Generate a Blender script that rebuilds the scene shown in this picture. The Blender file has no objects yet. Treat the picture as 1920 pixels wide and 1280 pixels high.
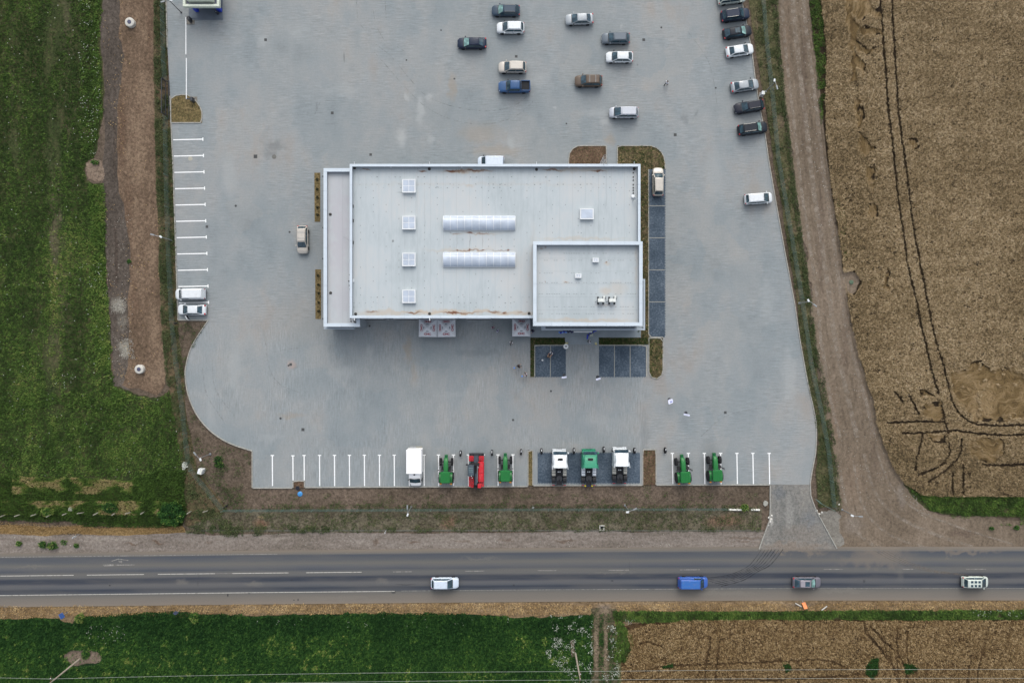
import bpy, bmesh, math, random
import numpy as np
from mathutils import Vector, Matrix
from mathutils.geometry import tessellate_polygon

# ------------------------------------------------------------------ camera, sky, sun, exposure
S = 11.0            # ground pixels (of the 1920 px photograph) per metre
HC = 116.0          # height of the drone above the yard
scene = bpy.context.scene
cam_d = bpy.data.cameras.new('camera')
cam_d.sensor_width = 36.0
cam_d.lens = 36.0 * HC / (1920.0 / S)
cam_d.clip_end = 6000
cam = bpy.data.objects.new('camera', cam_d)
cam.location = (0, 0, HC)
scene.collection.objects.link(cam)
scene.camera = cam

SUN_EL, SUN_AZ = math.radians(42), math.radians(4)      # azimuth measured from the top of the picture (+Y)
world = bpy.data.worlds.new('World')
scene.world = world
world.use_nodes = True
wn = world.node_tree
wn.nodes.clear()
sky = wn.nodes.new('ShaderNodeTexSky')
sky.sky_type = 'NISHITA'
sky.sun_disc = False
sky.sun_elevation = SUN_EL
sky.sun_rotation = SUN_AZ
sky.air_density = 1.0
sky.dust_density = 4.0
hs = wn.nodes.new('ShaderNodeHueSaturation')
hs.inputs['Saturation'].default_value = 0.42
bg = wn.nodes.new('ShaderNodeBackground')
bg.inputs['Strength'].default_value = 0.165
wo = wn.nodes.new('ShaderNodeOutputWorld')
wn.links.new(sky.outputs[0], hs.inputs['Color'])
wn.links.new(hs.outputs[0], bg.inputs['Color'])
wn.links.new(bg.outputs[0], wo.inputs['Surface'])

sun_d = bpy.data.lights.new('sun', 'SUN')
sun_d.energy = 0.85
sun_d.angle = math.radians(95)
sun_d.color = (1.0, 0.985, 0.93)
sun = bpy.data.objects.new('sun', sun_d)
sdir = Vector((math.sin(SUN_AZ) * math.cos(SUN_EL), math.cos(SUN_AZ) * math.cos(SUN_EL), math.sin(SUN_EL)))
sun.rotation_euler = (-sdir).to_track_quat('-Z', 'Y').to_euler()
sun.location = sdir * 200
scene.collection.objects.link(sun)

scene.view_settings.view_transform = 'Standard'
scene.view_settings.look = 'None'
scene.view_settings.gamma = 1.0
scene.view_settings.exposure = 0.33
scene.view_settings.use_curve_mapping = False

# ------------------------------------------------------------------ helpers
random.seed(7)
rng = np.random.default_rng(11)
COL = scene.collection
R = math.radians
AG = 0.80           # photograph tone -> surface colour

def P(px, py, h=0.0):
    k = (HC - h) / HC / S
    return ((px - 960) * k, (640 - py) * k)

def lin(c):
    c = c / 255.0
    return c / 12.92 if c <= 0.04045 else ((c + 0.055) / 1.055) ** 2.4

def C(r, g, b, k=1.0):
    return tuple(min(0.92, lin(v) * AG * k) for v in (r, g, b)) + (1.0,)

class MB:
    """collects shapes for one mesh"""
    def __init__(s):
        s.v = []; s.f = []
    def add(s, vs, fs):
        n = len(s.v)
        s.v += [tuple(p) for p in vs]
        s.f += [tuple(i + n for i in f) for f in fs]
        return s
    def box(s, x0, x1, y0, y1, z0, z1):
        return s.add([(x0,y0,z0),(x1,y0,z0),(x1,y1,z0),(x0,y1,z0),(x0,y0,z1),(x1,y0,z1),(x1,y1,z1),(x0,y1,z1)],
                     [(3,2,1,0),(4,5,6,7),(0,1,5,4),(1,2,6,5),(2,3,7,6),(3,0,4,7)])
    def cbox(s, x0, x1, y0, y1, z0, z1, b=0.05):
        """box with chamfered top and vertical edges"""
        def ring(x0, x1, y0, y1, z, b):
            return [(x0+b,y0,z),(x1-b,y0,z),(x1,y0+b,z),(x1,y1-b,z),(x1-b,y1,z),(x0+b,y1,z),(x0,y1-b,z),(x0,y0+b,z)]
        vs = ring(x0,x1,y0,y1,z0,b) + ring(x0,x1,y0,y1,z1-b,b) + ring(x0+b*.7,x1-b*.7,y0+b*.7,y1-b*.7,z1,b*.7)
        fs = [tuple(range(7,-1,-1)), tuple(range(16,24))]
        for k in (0, 8):
            fs += [(k+i, k+(i+1)%8, k+8+(i+1)%8, k+8+i) for i in range(8)]
        return s.add(vs, fs)
    def prism(s, pts, z0, z1):
        n = len(pts)
        return s.add([(x,y,z0) for x,y in pts] + [(x,y,z1) for x,y in pts],
                     [tuple(range(n-1,-1,-1)), tuple(range(n,2*n))] + [(i,(i+1)%n,n+(i+1)%n,n+i) for i in range(n)])
    def tube(s, a, b, r, n=8, r2=None, cap=True):
        a = Vector(a); b = Vector(b); r2 = r if r2 is None else r2
        d = (b - a).normalized()
        u = d.orthogonal().normalized(); w = d.cross(u)
        vs = []
        for c, rr in ((a, r), (b, r2)):
            for i in range(n):
                t = 2*math.pi*i/n
                vs.append(c + (u*math.cos(t) + w*math.sin(t))*rr)
        fs = [(i,(i+1)%n,n+(i+1)%n,n+i) for i in range(n)]
        if cap: fs += [tuple(range(n-1,-1,-1)), tuple(range(n,2*n))]
        return s.add(vs, fs)
    def disc(s, cx, cy, z, r, n=20, r0=0):
        if r0 == 0:
            return s.add([(cx+r*math.cos(2*math.pi*i/n), cy+r*math.sin(2*math.pi*i/n), z) for i in range(n)], [tuple(range(n))])
        vs = []
        for rr in (r0, r):
            vs += [(cx+rr*math.cos(2*math.pi*i/n), cy+rr*math.sin(2*math.pi*i/n), z) for i in range(n)]
        return s.add(vs, [(i,n+i,n+(i+1)%n,(i+1)%n) for i in range(n)])
    def lathe(s, prof, n=16, c=(0,0,0), axis='z'):
        vs = []
        for r, z in prof:
            for i in range(n):
                t = 2*math.pi*i/n
                p = (r*math.cos(t), r*math.sin(t), z)
                if axis == 'y': p = (p[0], p[2], p[1])
                vs.append((p[0]+c[0], p[1]+c[1], p[2]+c[2]))
        fs = []
        for k in range(len(prof)-1):
            fs += [(k*n+i, k*n+(i+1)%n, (k+1)*n+(i+1)%n, (k+1)*n+i) for i in range(n)]
        fs += [tuple(range(n-1,-1,-1)), tuple(range((len(prof)-1)*n, len(prof)*n))]
        return s.add(vs, fs)
    def loft(s, secs, closed=True, caps=True):
        n = len(secs[0]); vs = [p for sec in secs for p in sec]; fs = []
        for k in range(len(secs)-1):
            for i in range(n if closed else n-1):
                j = (i+1) % n
                fs.append((k*n+i, k*n+j, (k+1)*n+j, (k+1)*n+i))
        if caps: fs += [tuple(range(n-1,-1,-1)), tuple(range((len(secs)-1)*n, len(secs)*n))]
        return s.add(vs, fs)
    def quad(s, a, b, c, d):
        return s.add([a,b,c,d], [(0,1,2,3)])
    def build(s, name, mat, parent=None, smooth=None, thick=None, **props):
        me = bpy.data.meshes.new(name)
        me.from_pydata(s.v, [], s.f)
        me.materials.append(mat)
        if thick is None:
            bm = bmesh.new(); bm.from_mesh(me)
            bmesh.ops.recalc_face_normals(bm, faces=bm.faces)
            bm.to_mesh(me); bm.free()
        if smooth:
            me.shade_smooth()
            me.set_sharp_from_angle(angle=R(smooth))
        return link(name, me, parent, **props)

def link(name, me, parent=None, **props):
    o = bpy.data.objects.new(name, me)
    COL.objects.link(o)
    if parent is not None: o.parent = parent
    for k, v in props.items(): o[k] = v
    return o

def empty(name, x, y, z=0.0, rot=0.0, label=None, cat=None, group=None, kind=None):
    o = bpy.data.objects.new(name, None)
    COL.objects.link(o)
    o.location = (x, y, z); o.rotation_euler = (0, 0, R(rot))
    o.empty_display_size = 0.3
    return tag(o, label, cat, group, kind)

def tag(o, label=None, cat=None, group=None, kind=None):
    if label: o['label'] = label
    if cat: o['category'] = cat
    if group: o['group'] = group
    if kind: o['kind'] = kind
    return o

def copy_part(o, parent, loc=None, rot=None, scale=None):
    c = o.copy(); COL.objects.link(c); c.parent = parent
    if loc is not None: c.location = loc
    if rot is not None: c.rotation_euler = rot
    if scale is not None: c.scale = scale
    return c

# ------------------------------------------------------------------ materials
class NT:
    def __init__(s, name):
        s.m = bpy.data.materials.new(name); s.m.use_nodes = True
        s.t = s.m.node_tree
        s.b = s.t.nodes['Principled BSDF']
        s.g = s.t.nodes.new('ShaderNodeNewGeometry')
    def n(s, typ, **kw):
        x = s.t.nodes.new(typ)
        for k, v in kw.items(): setattr(x, k, v)
        return x
    def put(s, sock, v):
        if isinstance(v, (int, float, tuple, list, Vector)): sock.default_value = v
        else: s.t.links.new(v, sock)
    def vm(s, op, a, b=None, **k):
        x = s.n('ShaderNodeVectorMath', operation=op)
        s.put(x.inputs[0], a)
        if b is not None: s.put(x.inputs[1], b)
        return x.outputs['Value'] if op in ('LENGTH', 'DISTANCE', 'DOT_PRODUCT') else x.outputs[0]
    def ma(s, op, a, b=0.0, c=None, clamp=False):
        x = s.n('ShaderNodeMath', operation=op, use_clamp=clamp)
        s.put(x.inputs[0], a); s.put(x.inputs[1], b)
        if c is not None: s.put(x.inputs[2], c)
        return x.outputs[0]
    def noise(s, scale, detail=3, rough=0.55, vec=None, out=0, dist=0.0):
        x = s.n('ShaderNodeTexNoise')
        x.inputs['Scale'].default_value = scale; x.inputs['Detail'].default_value = detail
        x.inputs['Roughness'].default_value = rough; x.inputs['Distortion'].default_value = dist
        s.put(x.inputs['Vector'], s.g.outputs['Position'] if vec is None else vec)
        return x.outputs[out]
    def ramp(s, fac, stops, interp='LINEAR'):
        x = s.n('ShaderNodeValToRGB'); x.color_ramp.interpolation = interp
        e = x.color_ramp.elements
        while len(e) < len(stops): e.new(0.5)
        for i, (p, c) in enumerate(stops):
            e[i].position = p
            e[i].color = c if isinstance(c, tuple) else (c, c, c, 1)
        s.put(x.inputs[0], fac)
        return x.outputs[0]
    def mix(s, fac, a, b, mode='MIX'):
        x = s.n('ShaderNodeMix', data_type='RGBA', blend_type=mode)
        s.put(x.inputs[0], fac); s.put(x.inputs[6], a); s.put(x.inputs[7], b)
        return x.outputs[2]
    def rng(s, v, a, b, c=0.0, d=1.0, smooth=True):
        x = s.n('ShaderNodeMapRange')
        if smooth: x.interpolation_type = 'SMOOTHSTEP'
        s.put(x.inputs[0], v)
        for i, q in enumerate((a, b, c, d)): x.inputs[i+1].default_value = q
        return x.outputs[0]
    def scaled(s, sx, sy, sz=1.0, ang=0.0):
        x = s.n('ShaderNodeMapping')
        x.inputs['Scale'].default_value = (sx, sy, sz)
        x.inputs['Rotation'].default_value = (0, 0, R(ang))
        s.put(x.inputs[0], s.g.outputs['Position'])
        return x.outputs[0]
    def blobs(s, lst, h=0.0, wob=0.5, wscale=0.6, soft=0.25):
        """mask of stains: list of (px, py, rx, ry, strength) in photograph pixels"""
        nz = s.noise(wscale, 4, 0.6, out=1)
        off = s.vm('SCALE', s.vm('SUBTRACT', nz, (0.5, 0.5, 0.5)))
        off.node.inputs['Scale'].default_value = wob * 4
        pos = s.vm('ADD', s.vm('MULTIPLY', s.g.outputs['Position'], (1, 1, 0)), s.vm('MULTIPLY', off, (1, 1, 0)))
        acc = None
        for (px, py, rx, ry, st) in lst:
            x, y = P(px, py, h)
            d = s.vm('LENGTH', s.vm('MULTIPLY', s.vm('SUBTRACT', pos, (x, y, 0)), (S/rx, S/ry, 0)))
            f = s.rng(d, 1.15, soft, 0.0, st)
            acc = f if acc is None else s.ma('MAXIMUM', acc, f)
        return acc
    def fin(s, col, rough=0.9, bump=None, bstr=0.3, bdist=0.05, spec=0.2, metal=0.0):
        s.put(s.b.inputs['Base Color'], col)
        s.put(s.b.inputs['Roughness'], rough)
        s.b.inputs['Specular IOR Level'].default_value = spec
        s.b.inputs['Metallic'].default_value = metal
        if bump is not None:
            x = s.n('ShaderNodeBump'); x.inputs['Strength'].default_value = bstr; x.inputs['Distance'].default_value = bdist
            s.put(x.inputs['Height'], bump); s.t.links.new(x.outputs[0], s.b.inputs['Normal'])
        return s.m

_mc = {}
def plain(name, col, rough=0.6, metal=0.0, spec=0.5, var=0.12, vs=3.0, coat=0.0):
    if name in _mc: return _mc[name]
    t = NT(name)
    dark = tuple(c*(1-var) for c in col[:3]) + (1,)
    light = tuple(min(0.95, c*(1+var)) for c in col[:3]) + (1,)
    c = t.ramp(t.noise(vs, 4), [(0.3, dark), (0.7, light)])
    m = t.fin(c, rough, spec=spec, metal=metal)
    t.b.inputs['Coat Weight'].default_value = coat
    t.b.inputs['Coat Roughness'].default_value = 0.06
    _mc[name] = m
    return m

def paint(name, col, metal=0.0):
    """car paint with road dust"""
    if name in _mc: return _mc[name]
    t = NT(name)
    dust = t.rng(t.noise(2.2, 5, 0.65), 0.45, 0.75, 0.0, 0.22 if sum(col[:3]) > .5 else 0.03)
    c = t.mix(dust, col, C(150, 145, 135))
    t.fin(c, t.rng(t.noise(3, 3), 0.3, 0.7, 0.28, 0.42), spec=0.5 if sum(col[:3]) > .5 else 0.28, metal=metal)
    t.b.inputs['Coat Weight'].default_value = 0.6 if sum(col[:3]) > .5 else 0.12
    t.b.inputs['Coat Roughness'].default_value = 0.12
    _mc[name] = t.m
    return t.m

def glass_mat(name='window_glass', col=(0.02, 0.035, 0.04, 1)):
    if name in _mc: return _mc[name]
    t = NT(name)
    c = t.mix(t.rng(t.noise(1.4, 3), 0.4, 0.7), col, tuple(v*2.2 for v in col[:3]) + (1,))
    t.fin(c, 0.09, spec=0.7)
    _mc[name] = t.m
    return t.m

def ground_mat(name, cols, s1=0.12, s2=1.2, s3=6.0, speck=0.35, stains=(), rough=0.95, bump=0.5, stretch=None, ang=0):
    """cols = three tones; stains = list of (colour, bloblist[, wob])"""
    t = NT(name)
    v = None if stretch is None else t.scaled(stretch[0], stretch[1], 1, ang)
    big = t.noise(s1, 4, 0.6, v); mid = t.noise(s2, 5, 0.65, v); fine = t.ma('ADD', t.ma('MULTIPLY', t.noise(2.3, 3, 0.75), 0.6), t.ma('MULTIPLY', t.noise(s3*.7, 3, 0.7), 0.4))
    f = t.ma('ADD', t.ma('MULTIPLY', big, 0.55), t.ma('MULTIPLY', mid, 0.45))
    c = t.ramp(f, [(0.36, cols[0]), (0.5, cols[1]), (0.64, cols[2])])
    for st in stains:
        c = t.mix(t.blobs(st[1], wob=st[2] if len(st) > 2 else 0.5), c, st[0])
    g = t.rng(fine, 0.34, 0.66, 1 - speck*1.9, 1 + speck*1.9, smooth=False)
    x = t.n('ShaderNodeCombineXYZ')
    for i in range(3): t.t.links.new(g, x.inputs[i])
    c = t.mix(1.0, c, x.outputs[0], 'MULTIPLY')
    return t.fin(c, rough, fine, bump, 0.08)

# ------------------------------------------------------------------ polygons, noise and scatter
def ragged(pts, amp, it=3, seed=0, hold=()):
    """midpoint displacement of a closed outline (pixels)"""
    r = random.Random(seed)
    for k in range(it):
        out = []
        n = len(pts)
        for i in range(n):
            a, b = pts[i], pts[(i+1) % n]
            out.append(a)
            L = math.hypot(b[0]-a[0], b[1]-a[1])
            if L < 3: continue
            e = min(amp, L*0.18) * r.uniform(-1, 1)
            nx, ny = -(b[1]-a[1])/L, (b[0]-a[0])/L
            out.append(((a[0]+b[0])/2 + nx*e, (a[1]+b[1])/2 + ny*e))
        pts = out; amp *= 0.62
    return pts

def spline(pts, n=6, closed=False):
    out = []
    m = len(pts)
    rngi = range(m if closed else m-1)
    for i in rngi:
        if closed: p0, p1, p2, p3 = pts[(i-1)%m], pts[i], pts[(i+1)%m], pts[(i+2)%m]
        else: p0, p1, p2, p3 = pts[max(i-1,0)], pts[i], pts[i+1], pts[min(i+2,m-1)]
        for k in range(n):
            t = k/n
            out.append(tuple(0.5*((2*p1[j]) + (-p0[j]+p2[j])*t + (2*p0[j]-5*p1[j]+4*p2[j]-p3[j])*t*t + (-p0[j]+3*p1[j]-3*p2[j]+p3[j])*t**3) for j in (0,1)))
    if not closed: out.append(pts[-1])
    return out

def sheet(name, pts, z, mat, parent=None, **props):
    """flat sheet from a pixel outline"""
    w = [P(*p) for p in pts]
    vs = [Vector((x, y, z)) for x, y in w]
    tris = tessellate_polygon([vs])
    me = bpy.data.meshes.new(name)
    me.from_pydata([tuple(v) for v in vs], [], [tuple(t) for t in tris])
    me.materials.append(mat)
    bm = bmesh.new(); bm.from_mesh(me)
    for f in bm.faces:
        f.normal_update()
        if f.normal.z < 0: f.normal_flip()
    bm.to_mesh(me); bm.free()
    return link(name, me, parent, **props)

def struct(name, pts, z, mat, label=None):
    return tag(sheet(name, pts, z, mat), label, name.replace('_', ' ') if label else None, kind='structure')

def vnoise(x, y, sc, seed=0):
    x = x*sc + seed*17.3; y = y*sc + seed*9.1
    xi = np.floor(x).astype(np.int64); yi = np.floor(y).astype(np.int64)
    fx = x-xi; fy = y-yi
    fx = fx*fx*(3-2*fx); fy = fy*fy*(3-2*fy)
    def h(a, b):
        n = (a*374761393 + b*668265263 + seed*974711) & 0x7fffffff
        n = (n ^ (n >> 13)) * 1274126177 & 0x7fffffff
        return ((n ^ (n >> 16)) & 0xffff) / 65535.0
    return (h(xi,yi)*(1-fx)+h(xi+1,yi)*fx)*(1-fy) + (h(xi,yi+1)*(1-fx)+h(xi+1,yi+1)*fx)*fy

def fbm(x, y, sc, seed=0):
    return (vnoise(x,y,sc,seed)*0.5 + vnoise(x,y,sc*2.1,seed+1)*0.3 + vnoise(x,y,sc*4.3,seed+2)*0.2)

def inside(poly, x, y):
    c = np.zeros(x.shape, bool)
    n = len(poly)
    for i in range(n):
        x1, y1 = poly[i]; x2, y2 = poly[(i+1) % n]
        if y1 == y2: continue
        m = ((y1 > y) != (y2 > y)) & (x < (x2-x1)*(y-y1)/(y2-y1) + x1)
        c ^= m
    return c

def seg_dist(line, x, y):
    d = np.full(x.shape, 1e9)
    for (x1,y1),(x2,y2) in zip(line[:-1], line[1:]):
        m = (x > min(x1,x2)-30) & (x < max(x1,x2)+30) & (y > min(y1,y2)-30) & (y < max(y1,y2)+30)
        if not m.any(): continue
        xx = x[m]; yy = y[m]
        L2 = (x2-x1)**2 + (y2-y1)**2
        t = np.clip(((xx-x1)*(x2-x1)+(yy-y1)*(y2-y1))/L2, 0, 1)
        d[m] = np.minimum(d[m], np.hypot(xx-x1-t*(x2-x1), yy-y1-t*(y2-y1)))
    return d

def blade_mat(name, stops, rough=0.8):
    t = NT(name)
    a = t.n('ShaderNodeAttribute'); a.attribute_name = 'tone'
    c = t.ramp(a.outputs['Fac'], stops)
    return t.fin(c, rough, spec=0.15)

def blades(px, py, z0, z1, wid, ln, tilt, tone, heading=None):
    """triangular leaves at pixel positions; returns arrays"""
    n = len(px)
    x = (px-960)/S; y = (640-py)/S
    th = rng.uniform(0, 2*np.pi, n) if heading is None else heading
    ti = rng.uniform(tilt[0], tilt[1], n)
    L = ln*rng.uniform(0.6, 1.3, n); W = wid*rng.uniform(0.6, 1.3, n)
    zb = z0 + (z1-z0)*rng.uniform(0, 1, n)
    dx, dy = np.cos(th), np.sin(th)
    ex, ey = -dy, dx
    v = np.empty((n, 3, 3))
    v[:,0] = np.stack([x-dx*L*np.cos(ti)/2+ex*W/2, y-dy*L*np.cos(ti)/2+ey*W/2, zb], 1)
    v[:,1] = np.stack([x-dx*L*np.cos(ti)/2-ex*W/2, y-dy*L*np.cos(ti)/2-ey*W/2, zb], 1)
    v[:,2] = np.stack([x+dx*L*np.cos(ti)/2, y+dy*L*np.cos(ti)/2, zb+L*np.sin(ti)], 1)
    return v, np.repeat(np.clip(tone, 0, 1), 3)

def tri_mesh(name, parts, mat, parent=None):
    v = np.concatenate([p[0].reshape(-1,3) for p in parts]); tone = np.concatenate([p[1] for p in parts])
    n = len(v)//3
    me = bpy.data.meshes.new(name)
    me.vertices.add(n*3); me.loops.add(n*3); me.polygons.add(n)
    me.vertices.foreach_set('co', v.astype(np.float32).ravel())
    me.loops.foreach_set('vertex_index', np.arange(n*3, dtype=np.int32))
    me.polygons.foreach_set('loop_start', np.arange(0, n*3, 3, dtype=np.int32))
    me.polygons.foreach_set('loop_total', np.full(n, 3, dtype=np.int32))
    at = me.attributes.new('tone', 'FLOAT', 'POINT')
    at.data.foreach_set('value', tone.astype(np.float32))
    me.materials.append(mat)
    me.update(calc_edges=True)
    return link(name, me, parent)

def pts_in(poly, dens, wob=2.0, wsc=0.05, seed=0, mask=None):
    """random pixel positions inside a pixel polygon, dens per square metre"""
    xs = [p[0] for p in poly]; ys = [p[1] for p in poly]
    x0, x1, y0, y1 = max(min(xs),-90), min(max(xs),2010), max(min(ys),-90), min(max(ys),1370)
    n = int((x1-x0)*(y1-y0)/(S*S)*dens)
    x = rng.uniform(x0, x1, n); y = rng.uniform(y0, y1, n)
    k = inside(poly, x + (vnoise(x,y,wsc,seed)-0.5)*wob*2 + (vnoise(x,y,wsc*4,seed+5)-0.5)*wob, y + (vnoise(x,y,wsc,seed+9)-0.5)*wob*2)
    x, y = x[k], y[k]
    if mask is not None:
        k = rng.uniform(0, 1, len(x)) < mask(x, y)
        x, y = x[k], y[k]
    return x, y
# ------------------------------------------------------------------ ground
def road_n(x):
    """photograph row of the road's northern edge line"""
    xs = [-3000, -400, 0, 480, 960, 1440, 1920, 2400, 5000]
    ys = [1078, 1048.5, 1044, 1038.5, 1034, 1031.3, 1031, 1032, 1040]
    return float(np.interp(x, xs, ys))

SOIL = ground_mat('brown_soil', [C(86,76,64), C(101,89,77), C(116,102,90)], 0.1, 0.9, 7, 0.3)
me = bpy.data.meshes.new('ground')
q = 2500
me.from_pydata([(-q,-q,-0.16),(q,-q,-0.16),(q,q,-0.16),(-q,q,-0.16)], [], [(0,1,2,3)])
me.materials.append(ground_mat('far_meadow', [C(60,78,44), C(84,92,58), C(120,108,80)], 0.01, 0.2, 2, 0.3))
tag(link('ground', me), 'open farmland stretching away on every side', 'ground', kind='structure')

struct('soil', [(-300,-300),(2220,-300),(2220,1040),(-300,1040)], -0.14, SOIL, 'bare brown soil round the paved yard')

GREEN = ground_mat('green_field_floor', [C(40,54,28), C(62,70,40), C(92,86,62)], 0.05, 0.5, 6, 0.3, stretch=(1, 0.35), ang=0, stains=[(C(98,92,72), [(98,420,14,130,.8),(118,560,10,120,.6),(126,60,10,130,.5),(22,160,3,60,.9),(42,200,4,40,.6),(130,230,12,60,.5),(58,706,9,8,.9),(240,690,20,10,.3),(220,815,60,14,.5),(100,640,50,60,.3)], 1.2)])
W_FIELD = [(-300,-300),(212,-300),(192,0),(188,90),(194,200),(178,290),(160,312),(162,338),(196,345),(198,400),(198,500),(206,560),(208,640),(212,722),(250,738),(292,746),(318,730),(334,800),(344,868),(345,905),(342,985),(200,980),(60,975),(-300,972)]
struct('field', ragged(W_FIELD, 5, 3, 1), -0.13, GREEN, 'dark green meadow west of the dirt strip')
TRK = ground_mat('grey_brown_dirt', [C(72,65,58), C(88,80,73), C(104,96,88)], 0.12, 1.6, 9, 0.28,
    stains=[(C(150,147,136), [(221,572,17,16,1.0),(236,653,17,21,1.0),(228,600,9,22,.3)], 0.7), (C(66,54,46), [(217,480,4,90,.5),(214,250,3,130,.35),(216,800,3,10,.2)], 0.25)], stretch=(1.4, 0.7))
struct('dirt_track', ragged([(205,-300),(192,0),(188,90),(193,200),(192,300),(196,400),(200,500),(207,640),(211,722),(245,730),(262,700),(255,600),(250,400),(240,200),(232,100),(228,-300)], 4, 3, 2), -0.12, TRK, 'grey brown wheel-worn dirt strip beside the meadow')
RED = ground_mat('reddish_earth', [C(92,77,62), C(111,93,77), C(132,113,94)], 0.15, 1.3, 8, 0.3,
    stains=[(C(92,72,58), [(228,250,10,90,.6),(240,420,10,120,.5),(280,60,8,70,.35),(250,560,9,60,.4)], 0.6), (C(140,120,100), [(262,290,14,60,.5),(285,480,12,50,.5),(270,160,18,40,.4),(288,610,14,60,.5)], .8)], stretch=(1.3, 0.75))
struct('bare_earth', ragged([(222,-300),(224,0),(222,60),(232,110),(220,220),(222,360),(236,420),(244,520),(240,640),(236,700),(228,722),(262,728),(292,742),(308,722),(311,690),(306,640),(302,560),(298,420),(292,300),(288,180),(288,60),(285,-300)], 4, 3, 3), -0.11, RED, 'reddish brown strip of dug earth')
SPOIL = ground_mat('pale_spoil', [C(112,98,84), C(128,112,98), C(142,126,110)], 0.3, 2, 8, 0.3)
struct('bare_patch', ragged([(160,305),(176,296),(190,304),(194,322),(192,338),(162,336)], 4, 3, 4), -0.105, SPOIL, 'small bare patch at the meadow edge')
WEED = ground_mat('weedy_verge', [C(56,62,38), C(84,78,56), C(112,94,74)], 0.15, 1.4, 8, 0.4)
struct('verge', ragged([(286,-300),(289,200),(295,400),(302,600),(312,700),(318,735),(345,880),(345,985),(430,1000),(430,960),(368,880),(352,800),(344,700),(334,612),(331,500),(325,320),(320,230),(313,60),(311,-300)], 2.5, 3, 5), -0.10, WEED, 'weedy strip under the western fence')
MOT = ground_mat('mottled_turf', [C(80,74,60), C(98,92,76), C(114,108,92)], 0.2, 2.0, 9, 0.4,
    stains=[(C(120,96,78), [(488,980,16,12,.9),(842,980,18,16,.8),(1356,976,46,15,.7)], 0.6), (C(160,140,108), [(490,968,10,3,.8)], .3)])
struct('verge', ragged([(430,957),(1430,955),(1428,996),(900,996),(420,998),(345,990)], 2, 3, 6), -0.097, MOT, 'mottled turf strip between the fence and the road')
SAND = ground_mat('sandy_dirt', [C(114,106,97), C(130,121,113), C(144,136,128)], 0.15, 0.9, 8, 0.22,
    stains=[(C(96,78,64), [(250,1018,20,2.5,.7),(295,1018,18,4,.8),(705,1017,6,6,.6),(775,1016,16,4,.7),(870,1014,24,3,.5),(950,1012,14,4,.5),(1060,1013,26,3,.6),(1400,1010,44,3,.5),(1398,1017,30,1.6,.5),(390,1016,10,4,.4)], 0.5), (C(156,148,138), [(520,1008,40,5,.5),(860,1010,60,5,.4),(200,1010,80,5,.5),(60,1005,60,6,.5)], .8)], stretch=(0.45, 1.6))
struct('road_shoulder', ragged([(-300,1000),(0,998),(90,1001),(160,1002),(330,996),(400,1004),(520,1000),(700,999),(960,999),(1200,998),(1430,996),(1444,1000),(1640,990),(2220,990),(2220,1050),(-300,1065)], 3, 4, 7), -0.09, SAND, 'pale sandy dirt along the northern side of the road')
DRY = ground_mat('dry_grass_floor', [C(112,92,60), C(134,110,72), C(150,126,86)], 0.2, 1.5, 9, 0.35, stretch=(0.5, 1.4))
struct('verge', ragged([(-300,986),(0,984),(150,985),(180,990),(340,985),(348,998),(200,1003),(100,1003),(0,1000),(-300,1002)], 3, 3, 8), -0.085, DRY, 'dry yellow grass below the western hedge line')

# farm track on the east side
FT = ground_mat('farm_track_dirt', [C(104,92,78), C(122,109,94), C(138,124,109)], 0.1, 1.1, 9, 0.2,
    stains=[(C(130,112,96), [(1500,520,9,120,.5),(1476,100,8,140,.35),(1560,800,14,90,.5),(1600,900,26,60,.35)], .9), (C(98,84,74), [(1508,150,7,160,.5),(1540,430,7,160,.4),(1585,640,8,90,.4),(1640,860,8,60,.3),(1800,1000,30,8,.6)], .7),
            (C(142,134,126), [(1690,930,10,30,.4),(1600,985,26,26,.35),(1560,1000,14,18,.5)], .6)], stretch=(1.6, 0.45), ang=8)
WS0 = 0
TRACK_R = [(1500,-300),(1517,0),(1527,90),(1538,170),(1545,240),(1555,320),(1565,390),(1575,450),(1580,500),(1590,560),(1600,620),(1612,660),(1624,705),(1640,750),(1648,800),(1663,840),(1680,880),(1697,905),(1718,935),(1740,957),(1800,966),(1850,962),(1890,975),(2220,985)]
TRACK_L = [(1440,-300),(1457,0),(1464,100),(1475,200),(1487,310),(1494,370),(1505,440),(1514,500),(1523,570),(1526,630),(1535,690),(1545,760),(1560,820),(1568,880),(1574,930),(1578,965),(1560,985),(1545,1010),(1560,1034)]
struct('farm_track', ragged(TRACK_R + [(2220,1038)] + TRACK_L[::-1], 6, 4, 9), -0.075, FT, 'broad brown dirt track running beside the wheat')
WS = ground_mat('wheat_field_floor', [C(44,36,28), C(56,46,34), C(68,56,40)], 0.2, 1.5, 8, 0.4)
E_WHEAT = TRACK_R[:20] + [(1760,945),(1800,940),(2220,940),(2220,-300)]
struct('field', ragged(E_WHEAT, 2, 2, 10), -0.07, WS, 'brown soil floor of the eastern wheat field')
struct('verge', ragged([(1690,900),(1715,925),(1760,928),(2220,930),(2220,975),(1890,970),(1800,966),(1745,958),(1715,935)], 3, 3, 11), -0.065, GREEN, 'green grass belt at the foot of the eastern wheat field')
struct('bare_patch', ragged([(1576,508),(1596,504),(1606,512),(1612,528),(1606,545),(1598,556),(1586,548)], 3, 3, 55), -0.058, FT, 'bare dirt gap at the western edge of the wheat')
# east verge between yard and track
EV = ground_mat('east_verge_floor', [C(72,74,48), C(88,86,60), C(106,94,76)], 0.2, 1.4, 8, 0.4)
struct('verge', ragged([(1385,-300),(1404,0),(1418,100),(1436,200),(1452,320),(1470,420),(1488,520),(1500,620),(1515,710),(1533,790),(1536,830),(1530,890),(1535,952),(1575,950)] + [(x-4,y) for x,y in TRACK_L[:14]][::-1], 2.5, 3, 12), -0.06, EV, 'grassy strip between the yard and the dirt track')

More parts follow.
